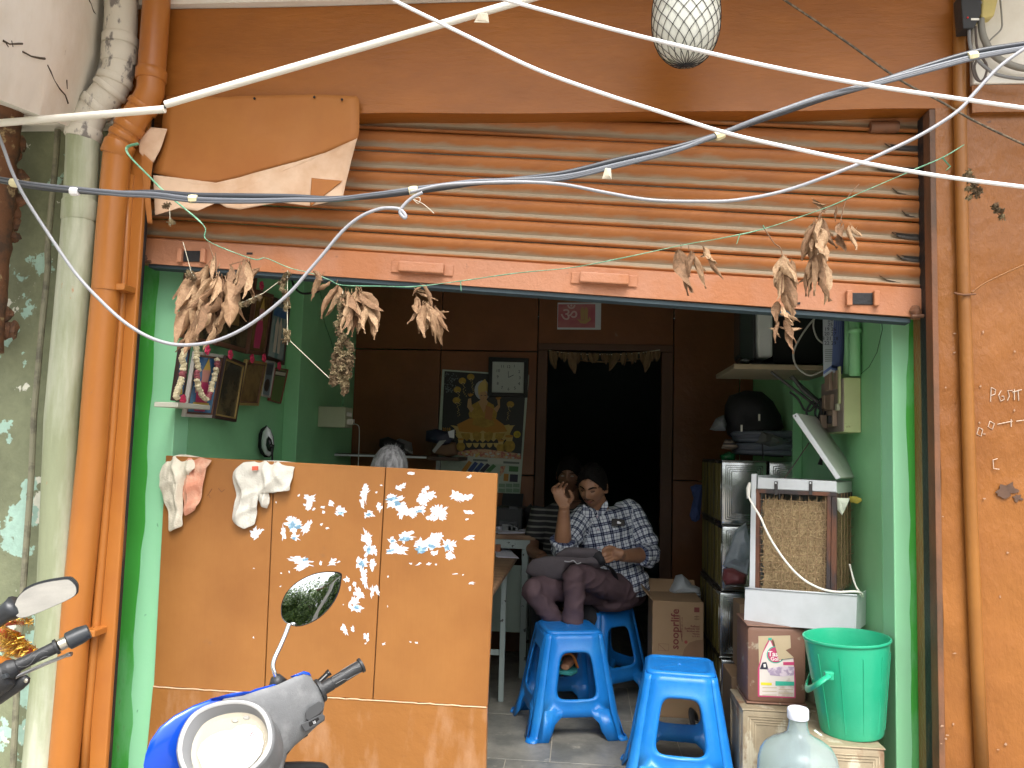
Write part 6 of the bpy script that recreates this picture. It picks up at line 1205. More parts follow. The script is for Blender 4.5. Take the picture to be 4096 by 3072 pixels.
pr(ell(940, 862, 36, 36, 24), G('print_yellow', (.48, .38, .03)), .0040, 'emblem')
for l_ in ([(922, 874), (938, 848), (948, 874), (922, 874)], [(944, 848), (956, 874)], [(952, 848), (964, 874)]): MB().tube([P(t3(*q), Yw - .0052) for q in l_], .0010, 4).build('emblem_line', DKP, cal)
text('2018', 'lettering', OR_, cal, P(t3(218, 810), Yw - .0040), (1, 0, 0), (0, 0, 1), .030, bold=.0006)
pr([(380, 1095), (985, 1122), (975, 1180), (372, 1145)], WH_, .0030, 'print_panel'); pr([(490, 1112), (640, 1118), (640, 1140), (490, 1132)], G('print_grey', (.12, .15, .13)), .0038); pr([(800, 1135), (965, 1145), (962, 1165), (800, 1158)], G('print_grey', 0), .0038)
for k, m in enumerate((OR_, BLU_, BLU_, DKP, GRN_)): x = 440 + k * 62; pr([(x - 70, 1232), (x + 8, 1128 + k * 9), (x + 40, 1150 + k * 9), (x - 26, 1250)], m, .0042 + .0001 * k, 'printed_packet')
for poly, m in (([(860, 1185), (955, 1190), (950, 1245), (855, 1240)], GRN_), ([(805, 1262), (855, 1265), (850, 1340), (800, 1335)], OR_), ([(868, 1268), (950, 1272), (945, 1350), (862, 1345)], DKP), ([(770, 1190), (825, 1180), (800, 1250), (760, 1300)], RED_)): pr(poly, m, .0042, 'printed_packet')
for r_ in range(2):
    for k in range(3): x = 752 + k * 74; y = 1362 + r_ * 50; pr([(x, y), (x + 66, y + 4), (x + 64, y + 42), (x - 2, y + 38)], G('print_green_grid', (.16, .26, .17)), .0030, 'date_block')
# clock
ck = thing('wall_clock', 'square black framed wall clock with a plastic wrapped white face', 'clock', P(t3(850, 470), Yw))
o4 = [(650, 70), (1058, 85), (1042, 485), (640, 470)]; i4 = [(688, 118), (1012, 125), (1005, 440), (680, 432)]
for k in range(4): MB().prism([P(t3(*q), Yw - .035) for q in (o4[k], o4[(k + 1) % 4], i4[(k + 1) % 4], i4[k])], (0, .034, 0)).build('clock_frame', mat('black_green_frame', (.010, .014, .014), .3), ck, bevel=.002)
sheet(i4, t3, Yw, G('clock_face', (.42, .47, .44), .3, bump=.8, bsc=30), 'clock_face', ck, off=.018)
for s_, x, y in (('11', 792, 168), ('12', 852, 172), ('1', 912, 165), ('10', 745, 212), ('2', 962, 222), ('9', 742, 275), ('8', 742, 342), ('4', 960, 345), ('7', 786, 385), ('5', 918, 390), ('6', 852, 400), ('3', 968, 285)): text(s_, 'clock_numeral', DKP, ck, P(t3(x, y), Yw - .0205), (1, 0, 0), (0, 0, 1), .030)
for a, b_, r_ in (((852, 280), (905, 255), .002), ((852, 280), (850, 215), .0015)): MB().tube([P(t3(*a), Yw - .022), P(t3(*b_), Yw - .022)], r_, 5).build('clock_hand', DKP, ck)
text('Quartz', 'lettering', RED_, ck, P(t3(852, 330), Yw - .0205), (1, 0, 0), (0, 0, 1), .014) if False else None
# om picture
om = thing('om_picture', 'small white bordered pink picture with an om sign high on the brown wall', 'picture', P(r5(1380, 330), Yw))
sheet([(1253, 167), (1515, 167), (1513, 330), (1250, 328)], r5, Yw, G('picture_margin', (.62, .66, .68)), 'paper_sheet', om)
sheet([(1256, 176), (1480, 176), (1478, 318), (1253, 316)], r5, Yw, G('pink_print', (.48, .18, .18), c2=(.42, .10, .13), sc2=9, st=(.4, 1, 1), lo=.4, hi=.6), 'print_ground', om, off=.0012)
text('\u0950', 'om_sign', G('om_pale', (.62, .45, .42)), om, P(r5(1322, 245), Yw - .0030), (1, 0, 0), (0, 0, 1), .14, bold=.0006)
YG2 = G('print_mustard', (.42, .30, .12))
for cx in (1402, 1425): sheet([(cx - 10, 270), (cx - 12, 215), (cx - 4, 195), (cx + 4, 195), (cx + 11, 215), (cx + 9, 270)], r5, Yw, YG2, 'printed_figure', om, th=.0005, off=.0022)
sheet([(1370, 265), (1400, 275), (1440, 265), (1445, 250), (1455, 270), (1420, 295), (1390, 290)], r5, Yw, YG2, 'printed_lotus', om, th=.0005, off=.0026)
# dried leaf toran over the doorway
tr = thing('door_toran', 'row of small dried leaves strung across the top of the inner doorway', 'garland', P(r5(1530, 460), Yw - .03))
TLF = [mat('toran_leaf', (.15, .095, .045), .8, var=.2), mat('toran_leaf_dark', (.17, .11, .055), .8, var=.2)]
MB().tube(spline([P(r5(*q), Yw - .035) for q in ((1200, 455), (1350, 475), (1530, 480), (1700, 475), (1870, 452))]), .003, 5).build('string', THR, tr)
MB().tube(spline([P(r5(*q), Yw - .035) for q in ((1230, 480), (1350, 510), (1530, 525), (1700, 515), (1840, 480))]), .004, 5).build('string', TLF[1], tr)
random.seed(2)
tl = []
for k in range(4):
    b = MB(); b.sheet(lambda u, v: (.18 * math.sin(math.pi * (u * .85 + .12)) * (v - .5) * 2, .06 * math.cos(v * 3 + k), -u), 6, 3); me = bpy.data.meshes.new('leaf'); me.from_pydata(b.v, [], b.f); me.materials.append(TLF[k % 2]); tl.append(me)
for i in range(46):
    x = lerp(1208, 1865, i / 45) + random.uniform(-6, 6); L = random.uniform(.055, .10) if random.random() < .87 else random.uniform(.13, .19)
    o = bpy.data.objects.new('leaf', random.choice(tl)); col.objects.link(o); o.parent = tr; ORG[o.name] = org(tr); p = P(r5(x, 456 + 16 * math.sin(math.pi * i / 45)), Yw - .04)
    o.matrix_local = Matrix.Translation(p - org(tr)) @ Euler((random.uniform(-.1, .1), random.uniform(-.4, .4), random.uniform(-.6, .6))).to_matrix().to_4x4() @ Matrix.Scale(L, 4)
# scuffs on the plywood
# high shelf with clutter behind the old man
z_sh = P(r5(400, 1090), 5.25).z
shf = thing('rear_shelf', 'dark shelf with a white edge on the rear wall left of the goddess calendar', 'shelf', (P(r5(330, 1090), 5.25).x, 5.4, z_sh - .02))
MB().box((XL + .01, 5.25, z_sh - .018), (P(r5(470, 1090), 5.25).x, YB - .002, z_sh)).build('shelf_board', mat('dark_wood_board', (.05, .03, .02), .6), shf, bevel=.002)
MB().box((XL + .01, 5.245, z_sh - .016), (P(r5(462, 1090), 5.25).x, 5.249, z_sh - .004)).build('white_edge', WSH, shf)
MB().box((P(r5(520, 1000), 5.25).x, 5.27, z_sh - .9), (P(r5(545, 1000), 5.25).x, 5.30, z_sh - .03)).build('shelf_leg', mat('shelf_metal', (.16, .18, .17), .5), shf)
MB().box((P(r5(470, 1000), 5.25).x + .002, 5.25, z_sh - .028), (P(r5(660, 1000), 5.25).x, YB - .002, z_sh - .004)).build('shelf_board', mat('dark_wood_board', 0), shf, bevel=.002)
def lump(poly, f, Y, m, name, label, cat, hf=.05, hb=.05, nz=.02, grp=None): return tag(MB().pillow([P(f(*q), Y) for q in poly], (0, -1, 0), hf, hb, nz=nz, nsc=20, rings=6).build(name, m, smooth=35), label, cat, grp)
lump([(175, 1030), (180, 990), (230, 975), (290, 1000), (330, 1020), (330, 1078), (200, 1080)], r5, 5.35, BAGM, 'dark_bundle', 'dark bundle on the rear shelf behind the grey haired man', 'bundle')
lump([(250, 1010), (300, 985), (370, 1010), (380, 1080), (260, 1080)], r5, 5.45, mat('grey_paper_pile', (.12, .12, .12), .8, var=.3, c2=(.35, .35, .33), sc2=20, lo=.58, hi=.62), 'paper_pile', 'crumpled grey papers on the rear shelf', 'papers')
lump([(455, 1000), (460, 940), (520, 928), (590, 945), (640, 935), (632, 980), (600, 1020), (560, 1030), (500, 1010)], r5, 5.30, mat('navy_printed_bag', (.015, .018, .04), .5, c2=(.30, .33, .36), sc2=10, lo=.62, hi=.65), 'navy_bag', 'dark blue and white plastic bag piled left of the calendar', 'bag')
lump([(490, 1080), (495, 1010), (560, 1000), (640, 1010), (650, 1085), (600, 1098)], r5, 5.33, mat('brown_parcel', (.13, .075, .04), .7, var=.25), 'brown_parcel', 'brown parcel under the dark blue bag beside the calendar', 'parcel')
b = MB().prism([P(r5(*q), 5.22) for q in ((590, 945), (630, 932), (628, 985), (600, 980))], (0, .003, 0)).build('paper_slip', WSH); tag(b, 'white paper slip sticking out of the dark blue bag', 'paper')
b = MB().prism([P(r5(*q), 5.24) for q in ((495, 1060), (540, 1000), (580, 995), (530, 1050), (510, 1075))], (0, .003, 0)).build('paper_slip', mat('grey_paper', (.30, .31, .30), .8)); tag(b, 'crumpled grey paper slip in front of the brown parcel', 'paper')
# ================================================================== TABLES
STEEL = mat('chipped_teal_steel', (.30, .36, .34), .5, c2=(.06, .06, .05), sc2=22, lo=.62, hi=.64, var=.08); WOODT = mat('worn_table_wood', (.26, .16, .09), .5, c2=(.16, .09, .05), sc2=5, st=(1, 4, 1), lo=.4, hi=.6, var=.15); PANEL = mat('pale_green_steel_panel', (.34, .42, .36), .5, var=.08, c2=(.28, .36, .30), sc2=3)
Y1 = 5.02; TA = P(s4(374, 768), Y1); zt1 = TA.z; tb1 = thing('steel_desk', 'steel framed desk with a wooden top and pale green panel against the rear wall', 'desk', (TA.x - .5, Y1 + .25, 0))
MB().box((TA.x - 1.3, Y1, zt1 - .028), (TA.x, 5.60, zt1)).build('desk_top', WOODT, tb1, bevel=.004)
xr1 = P(s4(332, 800), Y1).x
MB().box((TA.x - 1.26, Y1 + .01, zt1 - .085), (xr1, 5.58, zt1 - .030)).build('desk_frame', STEEL, tb1, bevel=.003)
xlg = P(s4(290, 1000), Y1).x
for x, y_ in ((xlg - .02, Y1 + .012), (TA.x - 1.24, Y1 + .012), (xlg - .02, 5.54), (TA.x - 1.24, 5.54)): MB().box((x, y_, 0), (x + .04, y_ + .03, zt1 - .086)).build('leg', STEEL, tb1, bevel=.003)
zp = P(s4(100, 1515), Y1 + .1).z
MB().box((TA.x - 1.2, Y1 + .10, zp), (xlg - .022, Y1 + .11, zt1 - .2)).build('modesty_panel', PANEL, tb1)
# near table running in depth
tX = P(s4(50, 1160), 3.8).x; zt2 = P(s4(50, 1160), 3.8).z; tX2 = P(s4(240, 900), 4.95).x
tb2 = thing('wooden_table', 'wooden table with a worn rounded edge, its near end hidden by the orange screen', 'table', (tX - .4, 4.3, 0))
MB().hexa([V((tX - .75, 3.55, zt2 - .03)), V((tX + .01, 3.55, zt2 - .03)), V((tX2, 4.92, zt2 - .03)), V((tX2 - .75, 4.92, zt2 - .03)), V((tX - .75, 3.55, zt2)), V((tX + .01, 3.55, zt2)), V((tX2, 4.92, zt2)), V((tX2 - .75, 4.92, zt2))]).build('table_top', WOODT, tb2, bevel=.010)
for x, y_ in ((tX2 - .06, 4.55), (tX - .6, 4.8), (tX - .06, 3.66), (tX - .65, 3.66)): MB().box((x, y_, 0), (x + .03, y_ + .03, zt2 - .031)).build('leg', STEEL, tb2, bevel=.003)
MB().box((tX - .6, 4.56, .25), (tX2 - .062, 4.575, .28)).build('stretcher', STEEL, tb2, bevel=.002)
PAPW = mat('white_paper', (.62, .62, .70), .8, var=.04)
def papers(pts, z, label, n=3, grp=None):
    t = thing('paper_stack', label, 'papers', pts[0], grp)
    for k in range(n):
        c_ = sum((V(p) for p in pts), V()) / len(pts); R = Matrix.Rotation(random.uniform(-.08, .08), 3, 'Z'); MB().prism([c_ + R @ (V(p) - c_) + V((0, 0, .002 * k)) for p in pts], (0, 0, .0016)).build('paper_sheet', PAPW, t)
papers([PZ(s4(*q), zt2 + .001) for q in ((60, 855), (150, 862), (190, 890), (222, 945), (60, 935))], zt2, 'white papers with curled corner on the near wooden table')
papers([PZ(s4(*q), zt1 + .001) for q in ((70, 720), (240, 725), (325, 722), (322, 748), (70, 750))], zt1, 'sheaf of white papers on the front of the steel desk', 4)
papers([V((p.x, p.y, zt1 + .01)) for p in [PZ(s4(*q), zt1 + .012) for q in ((75, 690), (150, 690), (160, 715), (75, 715))]], zt1, 'bundle of tied slips at the back of the steel desk', 8)
q = PZ(s4(70, 890), zt2 + .001); o = MB().box((q.x - .1, q.y - .05, zt2 + .006), (q.x + .03, q.y + .04, zt2 + .05)).build('wooden_block', mat('red_brown_wood', (.25, .10, .05), .6), bevel=.004); tag(o, 'small red brown wooden block beside the white papers', 'block')
for k, (x, y, s_) in enumerate(((150, 690, .03), (190, 700, .025), (215, 705, .02))):
    q = P(s4(x, y), 5.2); o = MB().box((q.x - s_, 5.2, zt1 + .001), (q.x + s_, 5.26, zt1 + .001 + s_ * 1.6)).build('small_box', mat('grey_small_box', (.16, .17, .17), .6, var=.2), bevel=.002); tag(o, ('leftmost and largest', 'middle', 'rightmost and smallest')[k] + ' of the small grey boxes in front of the printer', 'box', 'small grey boxes on the desk')
# printer
pa, pb_ = P(r5(895, 1385), 5.3), P(r5(1040, 1505), 5.3)
pn = thing('printer', 'black desktop printer on the steel desk below the calendar', 'printer', (pa.x, 5.4, zt1))
PBK = mat('dark_plastic', (.02, .024, .026), .4)
MB().box((pa.x - .02, 5.3, zt1 + .001), (pb_.x, 5.58, pa.z - .02)).build('printer_body', PBK, pn, bevel=.01)
MB().box((pa.x + .01, 5.285, zt1 + .02), (pb_.x - .03, 5.2995, zt1 + .06)).build('paper_tray', mat('dark_grey_plastic', (.05, .055, .06), .5), pn, bevel=.003)
MB().hexa([V((pa.x, 5.5, pa.z - .02)), V((pb_.x - .02, 5.5, pa.z - .02)), V((pb_.x - .02, 5.52, pa.z - .02)), V((pa.x, 5.52, pa.z - .02)), V((pa.x, 5.58, pa.z + .06)), V((pb_.x - .02, 5.58, pa.z + .06)), V((pb_.x - .02, 5.60, pa.z + .06)), V((pa.x, 5.60, pa.z + .06))]).build('paper_support', PBK, pn)
MB().prism([P(r5(*q), 5.295) for q in ((960, 1395), (1010, 1398), (1008, 1415), (958, 1412))], (0, .003, 0)).build('control_panel', mat('dark_grey_plastic', 0), pn)
lump([(1050, 1410), (1090, 1380), (1130, 1420), (1140, 1500), (1060, 1510)], r5, 5.4, BAGM, 'cable_heap', 'black tangle of cables right of the printer', 'cables', nz=.04)
# wooden bench / low top visible behind the man
bq = P(s4(320, 945), 5.35); MBz = bq.z
bn = thing('low_bench', 'low brown wooden bench behind the seated man', 'bench', (bq.x + .2, 5.4, 0))
MB().box((bq.x, 5.32, MBz - .03), (bq.x + .28, 5.6, MBz)).build('bench_top', WOODT, bn, bevel=.003)
for x in (bq.x + .02, bq.x + .24): MB().box((x, 5.35, 0), (x + .03, 5.58, MBz - .031)).build('leg', WOODT, bn)
# ================================================================== LEFT WALL: framed pictures
def QX(f, x, y, off=.0): return PX(f(x, y), XL + off)
FRW = mat('brown_picture_frame', (.13, .06, .035), .4, bump=.3, bsc=40, var=.2); FRD = mat('dark_picture_frame', (.04, .022, .018), .35); FRG = mat('gilt_frame', (.40, .28, .10), .35, metal=.4, var=.15); FRS = mat('pale_frame', (.42, .40, .36), .4)
GLS = {}
def frame(corners, label, fm_, pic, off=.05, w=.12, parts=(), gl=.25, inner=None):
    q = [QX(r4, x, y, off) for x, y in corners]; c_ = sum(q, V()) / 4; t = thing('framed_picture', label, 'picture', V((XL + off / 2, c_.y, min(p.z for p in q))), 'framed pictures on the left wall')
    q[0].x += .02; q[1].x += .02
    inn = [c_ + (p - c_) * (1 - w) for p in q]
    for k in range(4): MB().prism([q[k], q[(k + 1) % 4], inn[(k + 1) % 4], inn[k]], (-.018, 0, 0)).build('frame_side', fm_, t, bevel=.002)
    if inner is not None:
        in2 = [c_ + (p - c_) * (1 - w - .05) for p in q]
        for k in range(4): MB().prism([inn[k], inn[(k + 1) % 4], in2[(k + 1) % 4], in2[k]], (-.012, 0, 0)).build('inner_slip', inner, t)
    MB().prism([p + V((-.006, 0, 0)) for p in inn], (-.004, 0, 0)).build('picture', pic, t)
    def at(u, v_): return inn[3].lerp(inn[2], u).lerp(inn[0].lerp(inn[1], u), v_)
    for k, (poly, m) in enumerate(parts): MB().prism([at(*p) + V((-.005 + .0004 * k, 0, 0)) for p in poly], (-.0006, 0, 0)).build('printed_shape', m, t)
    return t
PD = mat('dark_glazed_picture', (.035, .032, .022), .12, var=.3, vsc=9, c2=(.09, .07, .035), sc2=7, lo=.45, hi=.6); PB_ = mat('sepia_picture', (.20, .13, .05), .15, c2=(.11, .07, .03), sc2=12, lo=.45, hi=.6, var=.2)
PDe = mat('blue_picture', (.05, .14, .30), .15, c2=(.10, .24, .38), sc2=6, lo=.4, hi=.6); PTl = mat('teal_picture', (.14, .26, .26), .15, c2=(.30, .38, .36), sc2=16, st=(1, 1, .4), lo=.48, hi=.56)
sk2 = G('print_pink_skin', (.55, .26, .22), .3); rd2 = G('print_magenta', (.48, .05, .14), .3); yl2 = G('print_gold2', (.55, .38, .08), .3); wh2 = G('print_offwhite', (.60, .55, .45), .3)
fig = [(([(.3, .05), (.7, .05), (.74, .4), (.6, .62), (.4, .62), (.26, .4)]), rd2), ([(.38, .55), (.62, .55), (.66, .75), (.5, .86), (.34, .75)], sk2), ([(.36, .76), (.64, .76), (.5, .97)], yl2), ([(.15, .08), (.85, .08), (.8, .2), (.2, .2)], yl2), ([(.2, .35), (.34, .4), (.3, .52), (.16, .5)], sk2), ([(.66, .4), (.82, .36), (.84, .5), (.7, .52)], sk2)]
frame([(525, 130), (640, 160), (620, 680), (500, 640)], 'tall brown framed picture at the far left of the upper row, behind the dry leaves', FRW, PD, .03)
frame([(650, 170), (800, 190), (770, 700), (630, 680)], 'brown framed picture second from left in the upper row, mostly behind the leaves', FRW, PD, .035)
frame([(800, 190), (1045, 180), (1000, 765), (765, 700)], 'wide brown framed dark picture in the middle of the upper row', FRW, PD, .05, parts=[([(.35, .3), (.65, .3), (.6, .7), (.4, .7)], PB_)])
frame([(1040, 290), (1165, 330), (1125, 780), (1000, 765)], 'narrow brown framed picture of a deity right of the wide upper one', FRW, PB_, .06, parts=fig[:3])
frame([(1165, 345), (1290, 390), (1270, 850), (1140, 805)], 'teal blue framed picture at the right end of the upper row', FRD, PTl, .05, parts=[([(.3, .1), (.45, .1), (.5, .6), (.4, .75), (.3, .6)], wh2), ([(.55, .1), (.7, .1), (.72, .6), (.62, .75), (.52, .6)], wh2), ([(.1, .75), (.9, .75), (.9, .92), (.1, .92)], PDe)])
frame([(480, 700), (545, 715), (530, 1120), (455, 1110)], 'partly hidden framed picture at the far left of the lower row with a garland', FRD, PDe, .04, parts=fig)
frame([(585, 745), (798, 775), (745, 1240), (535, 1230)], 'deity picture with a flower garland in the lower row', FRS, PDe, .06, w=.10, parts=fig, inner=FRW)
frame([(805, 775), (955, 835), (915, 1270), (750, 1240)], 'leaning dark glazed picture beside the garlanded deity', FRD, PD, .07, w=.10, inner=FRG)
frame([(965, 805), (1115, 830), (1080, 1150), (930, 1145)], 'gilt framed sepia certificate in the lower row', FRG, PB_, .06, w=.12, inner=FRW)
frame([(1115, 815), (1180, 820), (1165, 1090), (1105, 1075)], 'small grey blue printed card with a round emblem in the lower row', FRS, mat('grey_blue_card', (.18, .24, .26), .3, var=.2), .03, w=.1, parts=[([(.5 + .35 * math.cos(a * .6), .3 + .2 * math.sin(a * .6)) for a in range(10)], FRD), ([(.1, .62), (.9, .62), (.9, .95), (.1, .95)], G('card_dark', (.06, .07, .08), .3))])
t = frame([(1178, 865), (1275, 880), (1245, 1135), (1165, 1110)], 'small red edged card with a plaque at the right end of the lower row', mat('red_edge', (.22, .06, .04), .5), mat('olive_card', (.11, .17, .05), .4, var=.15), .03, w=.07, parts=[([(.05, .78), (.95, .78), (.95, .96), (.05, .96)], FRD), ([(.09, .82), (.91, .82), (.91, .92), (.09, .92)], wh2)])
sb = thing('picture_shelf', 'narrow pale shelf under the leftmost pictures', 'shelf', QX(r4, 570, 1140, .08))
q = [QX(r4, 447, 1122, .08), QX(r4, 690, 1145, .08)]
MB().hexa([V((XL + .002, q[0].y, q[0].z - .02)), V((XL + .10, q[0].y, q[0].z - .02)), V((XL + .10, q[1].y, q[1].z - .02)), V((XL + .002, q[1].y, q[1].z - .02)), V((XL + .002, q[0].y, q[0].z)), V((XL + .10, q[0].y, q[0].z)), V((XL + .10, q[1].y, q[1].z)), V((XL + .002, q[1].y, q[1].z))]).build('shelf_board', mat('pale_shelf', (.44, .44, .36), .5), sb, bevel=.003)
# fresh-ish garlands on the pictures
JM = [mat('jasmine_white', (.52, .46, .30), .8, var=.2), mat('jasmine_maroon', (.22, .06, .07), .8, var=.2), mat('pink_flower', (.55, .04, .10), .7, var=.2)]
def bud(parent, p, r, m):
    o = MB().ball(p, (r, r, r * .75), 8, 5, .35).build('flower', m, parent); return o
for lab, chain in (('cream and maroon flower garland at the far left, over the leftmost lower picture', [(530, 740), (515, 800), (525, 880), (505, 950), (490, 1020), (470, 1090)]), ('cream and maroon flower garland looped over the deity picture', [(620, 720), (625, 800), (630, 880), (625, 960), (645, 1040), (690, 1100), (730, 1040), (745, 960), (765, 880), (770, 810)])):
    t = thing('flower_garland', lab, 'garland', QX(r4, *chain[0], .1), 'flower garlands on the framed pictures'); sp_ = spline([V((x, y, 0)) for x, y in chain], 4)
    for k, p in enumerate(sp_): bud(t, QX(r4, p.x + random.uniform(-6, 6), p.y, .095), .013, JM[1] if (k // 3) % 4 == 3 else JM[0])
for k, (x, y) in enumerate(((700, 735), (870, 770), (1030, 800), (1118, 795), (520, 1105), (1230, 855), (1100, 262))):
    t = thing('pink_flower', f'{("pink hibiscus above the deity picture", "pink hibiscus above the leaning dark picture", "pink flower above the gilt certificate", "pink flower above the grey blue card", "pink flower on the pale picture shelf", "small pink flower above the red edged card", "dull pink flower on top of the narrow deity picture")[k]}', 'flower', QX(r4, x, y, .09), 'pink flowers on the picture frames')
    for j in range(5): a = j * 1.26; c_ = QX(r4, x, y, .09) + V((0, .012 * math.cos(a), .012 * math.sin(a))); MB().ball(c_, (.006, .013, .011), 7, 5, .3).build('petal', JM[2], t)
# socket board, iron
so = thing('socket_board', 'cream electric socket board on the dark left wall near the back', 'socket', P(r4(1720, 1235), 4.9))
YS2 = 4.9; xs_ = P(r4(1655, 1235), YS2).x
MB().box((XL + .002, YS2 - .0, P(r4(1720, 1308), YS2).z), (P(r4(1715, 1235), YS2).x, YS2 + .16, P(r4(1720, 1158), YS2).z)).build('board_box', mat('cream_plastic', (.52, .55, .38), .5, var=.06), so, bevel=.003)
for k in range(3): MB().box((P(r4(1715, 1235), YS2).x + .0005, YS2 + .03 + .035 * k, P(r4(1720, 1235), YS2).z + .01), (P(r4(1715, 1235), YS2).x + .008, YS2 + .055 + .035 * k, P(r4(1720, 1235), YS2).z + .035)).build('switch', WHITE_PVC, so, bevel=.002)
MB().box((P(r4(1715, 1235), YS2).x + .0005, YS2 + .04, P(r4(1720, 1285), YS2).z), (P(r4(1715, 1235), YS2).x + .04, YS2 + .08, P(r4(1720, 1285), YS2).z + .035)).build('plug', WHITE_PVC, so, bevel=.004)
MB().tube(spline([P(r4(*q), 4.92) for q in ((1775, 1280), (1815, 1300), (1820, 1380), (1815, 1500), (1810, 1650))]), .003, 6).build('cord', mat('dusty_white_cord', (.4, .4, .36), .5), so, smooth=True)
q = P(r4(1560, 500), 4.3); MB().tube(spline([P(r4(*p), 4.0) for p in ((1320, 200), (1340, 270), (1400, 320), (1500, 310), (1530, 290))]), .006, 6).build('wire', BLACK, so)
MB().tube(spline([P(r4(*p), 4.6) for p in ((1520, 280), (1560, 420), (1560, 520), (1620, 700), (1690, 1000), (1700, 1150))]), .003, 6).build('wire', mat('green_painted_wire', (.06, .2, .08), .6), so)
ir = thing('electric_iron', 'white and black electric iron standing on its heel behind the screen', 'iron', P(r4(1130, 1530), 3.95))
Yi = 3.95
MB().pillow([P(r4(*q), Yi + .05) for q in ((1135, 1292), (1165, 1320), (1188, 1380), (1195, 1440), (1185, 1500), (1160, 1530), (1120, 1528), (1090, 1500), (1068, 1440), (1068, 1380), (1095, 1320))], (.35, -.9, 0), .004, .03, rings=4).build('sole_plate', mat('black_gloss', 0), ir, smooth=50)
MB().pillow([P(r4(*q), Yi) for q in ((1140, 1300), (1165, 1325), (1182, 1380), (1188, 1440), (1175, 1500), (1155, 1525), (1125, 1510), (1100, 1460), (1098, 1400), (1110, 1340))], (.35, -.9, 0), .025, .03, rings=5).build('iron_body', mat('white_gloss', (.60, .63, .62), .3), ir, smooth=50)
MB().pillow([P(r4(*q), Yi - .03) for q in ((1150, 1370), (1175, 1400), (1180, 1450), (1165, 1490), (1145, 1480), (1130, 1440), (1135, 1395))], (.35, -.9, 0), .02, .01, rings=4).build('handle', mat('black_gloss', 0), ir, smooth=50)
MB().prism([P(r4(*q), Yi - .012) for q in ((1115, 1350), (1138, 1352), (1130, 1410), (1108, 1412))], (0, .01, 0)).build('water_window', mat('black_gloss', 0), ir)
MB().ball(P(r4(1172, 1448), Yi - .045), .013, 12, 8).build('dial', mat('black_gloss', 0), ir); MB().tube(spline([P(r4(1175, 1460), Yi - .05), P(r4(1178, 1520), Yi - .04), P(r4(1175, 1600), Yi)]), .005, 6).build('cord', DARKRUB, ir, smooth=True)
ti = thing('side_rack', 'low wooden rack by the left wall holding the iron, hidden by the screen', 'rack', (XL + .25, 3.95, 0)); zi = P(r4(1130, 1532), Yi).z - .012
MB().box((XL + .01, 3.75, zi - .03), (P(r4(1260, 1500), 4.2).x, 4.02, zi)).build('rack_top', WOODT, ti)
for x in (XL + .02, XL + .3): MB().box((x, 3.8, 0), (x + .03, 3.98, zi - .031)).build('leg', WOODT, ti)
# ================================================================== RIGHT WALL: shelf with a set, calendar, switchboard, pipe
def WX(f, x, y, off=0.): return PX(f(x, y), XR - off)
rs_ = thing('wall_shelf', 'wooden bracket shelf high on the right wall carrying an old monitor', 'shelf', P(t7(700, 650), 3.95))
zs = P(t7(320, 603), 3.75).z; f0 = P(t7(320, 605), 3.75)
MB().box((f0.x, 3.75, zs - .024), (XR - .003, 4.26, zs)).build('shelf_board', mat('pale_dusty_board', (.26, .21, .13), .6, var=.15), rs_, bevel=.004)
MB().tube([P(t7(850, 715), 4.1), P(t7(1120, 960), 4.1)], .010, 6).build('bracket', mat('bracket_metal', (.05, .055, .05), .5), rs_)
MB().tube([V((XR - .30, 3.80, zs - .03)), V((XR - .01, 3.80, zs - .25))], .007, 6).build('bracket', mat('bracket_metal', 0), rs_)
tv = thing('old_monitor', 'old grey crt monitor seen from the side on the wall shelf', 'monitor', (P(t7(600, 580), 3.95).x, 4.0, zs))
xA, xB, xC = P(t7(545, 300), 3.85).x, P(t7(692, 300), 3.85).x, P(t7(415, 300), 3.85).x; zt_ = zs + .50
MB().prism([P(t7(*q), 3.85) for q in ((540, -60), (692, -60), (692, 543), (556, 543), (545, 400))], (0, .35, 0)).build('monitor_case', mat('grey_white_plastic', (.50, .54, .52), .45, var=.05), tv, bevel=.012)
MB().hexa([V((xC, 3.95, zs + .05)), V((xA - .003, 3.87, zs + .02)), V((xA - .003, 4.19, zs + .02)), V((xC, 4.12, zs + .05)), V((xC, 3.95, zt_ - .06)), V((xA - .003, 3.87, zt_)), V((xA - .003, 4.19, zt_)), V((xC, 4.12, zt_ - .06))]).build('monitor_screen', mat('dark_tube_glass', (.03, .035, .035), .2), tv, bevel=.02)
MB().box((xA - .02, 3.88, zs + .001), (xB + .02, 4.15, zs + .022)).build('monitor_foot', mat('dark_grey_plastic', 0), tv, bevel=.004)
MB().prism([P(t7(*q), 3.96) for q in ((693, 100), (1165, 100), (1165, 596), (693, 590))], (0, .30, 0)).build('dark_box', mat('near_black_fill', (.008, .009, .009), .6)); o = bpy.data.objects['dark_box']; tag(o, 'near black box on the wall shelf between the monitor and the calendar', 'box')  # near black block filling the space beside the monitor
o = MB().pillow([P(t7(*q), 3.8) for q in ((370, 585), (390, 562), (430, 556), (465, 570), (465, 590))], (0, -1, 0), .04, .04).build('mouse', mat('dark_grey_plastic', 0), smooth=True); tag(o, 'small dark mouse at the left end of the wall shelf', 'mouse')
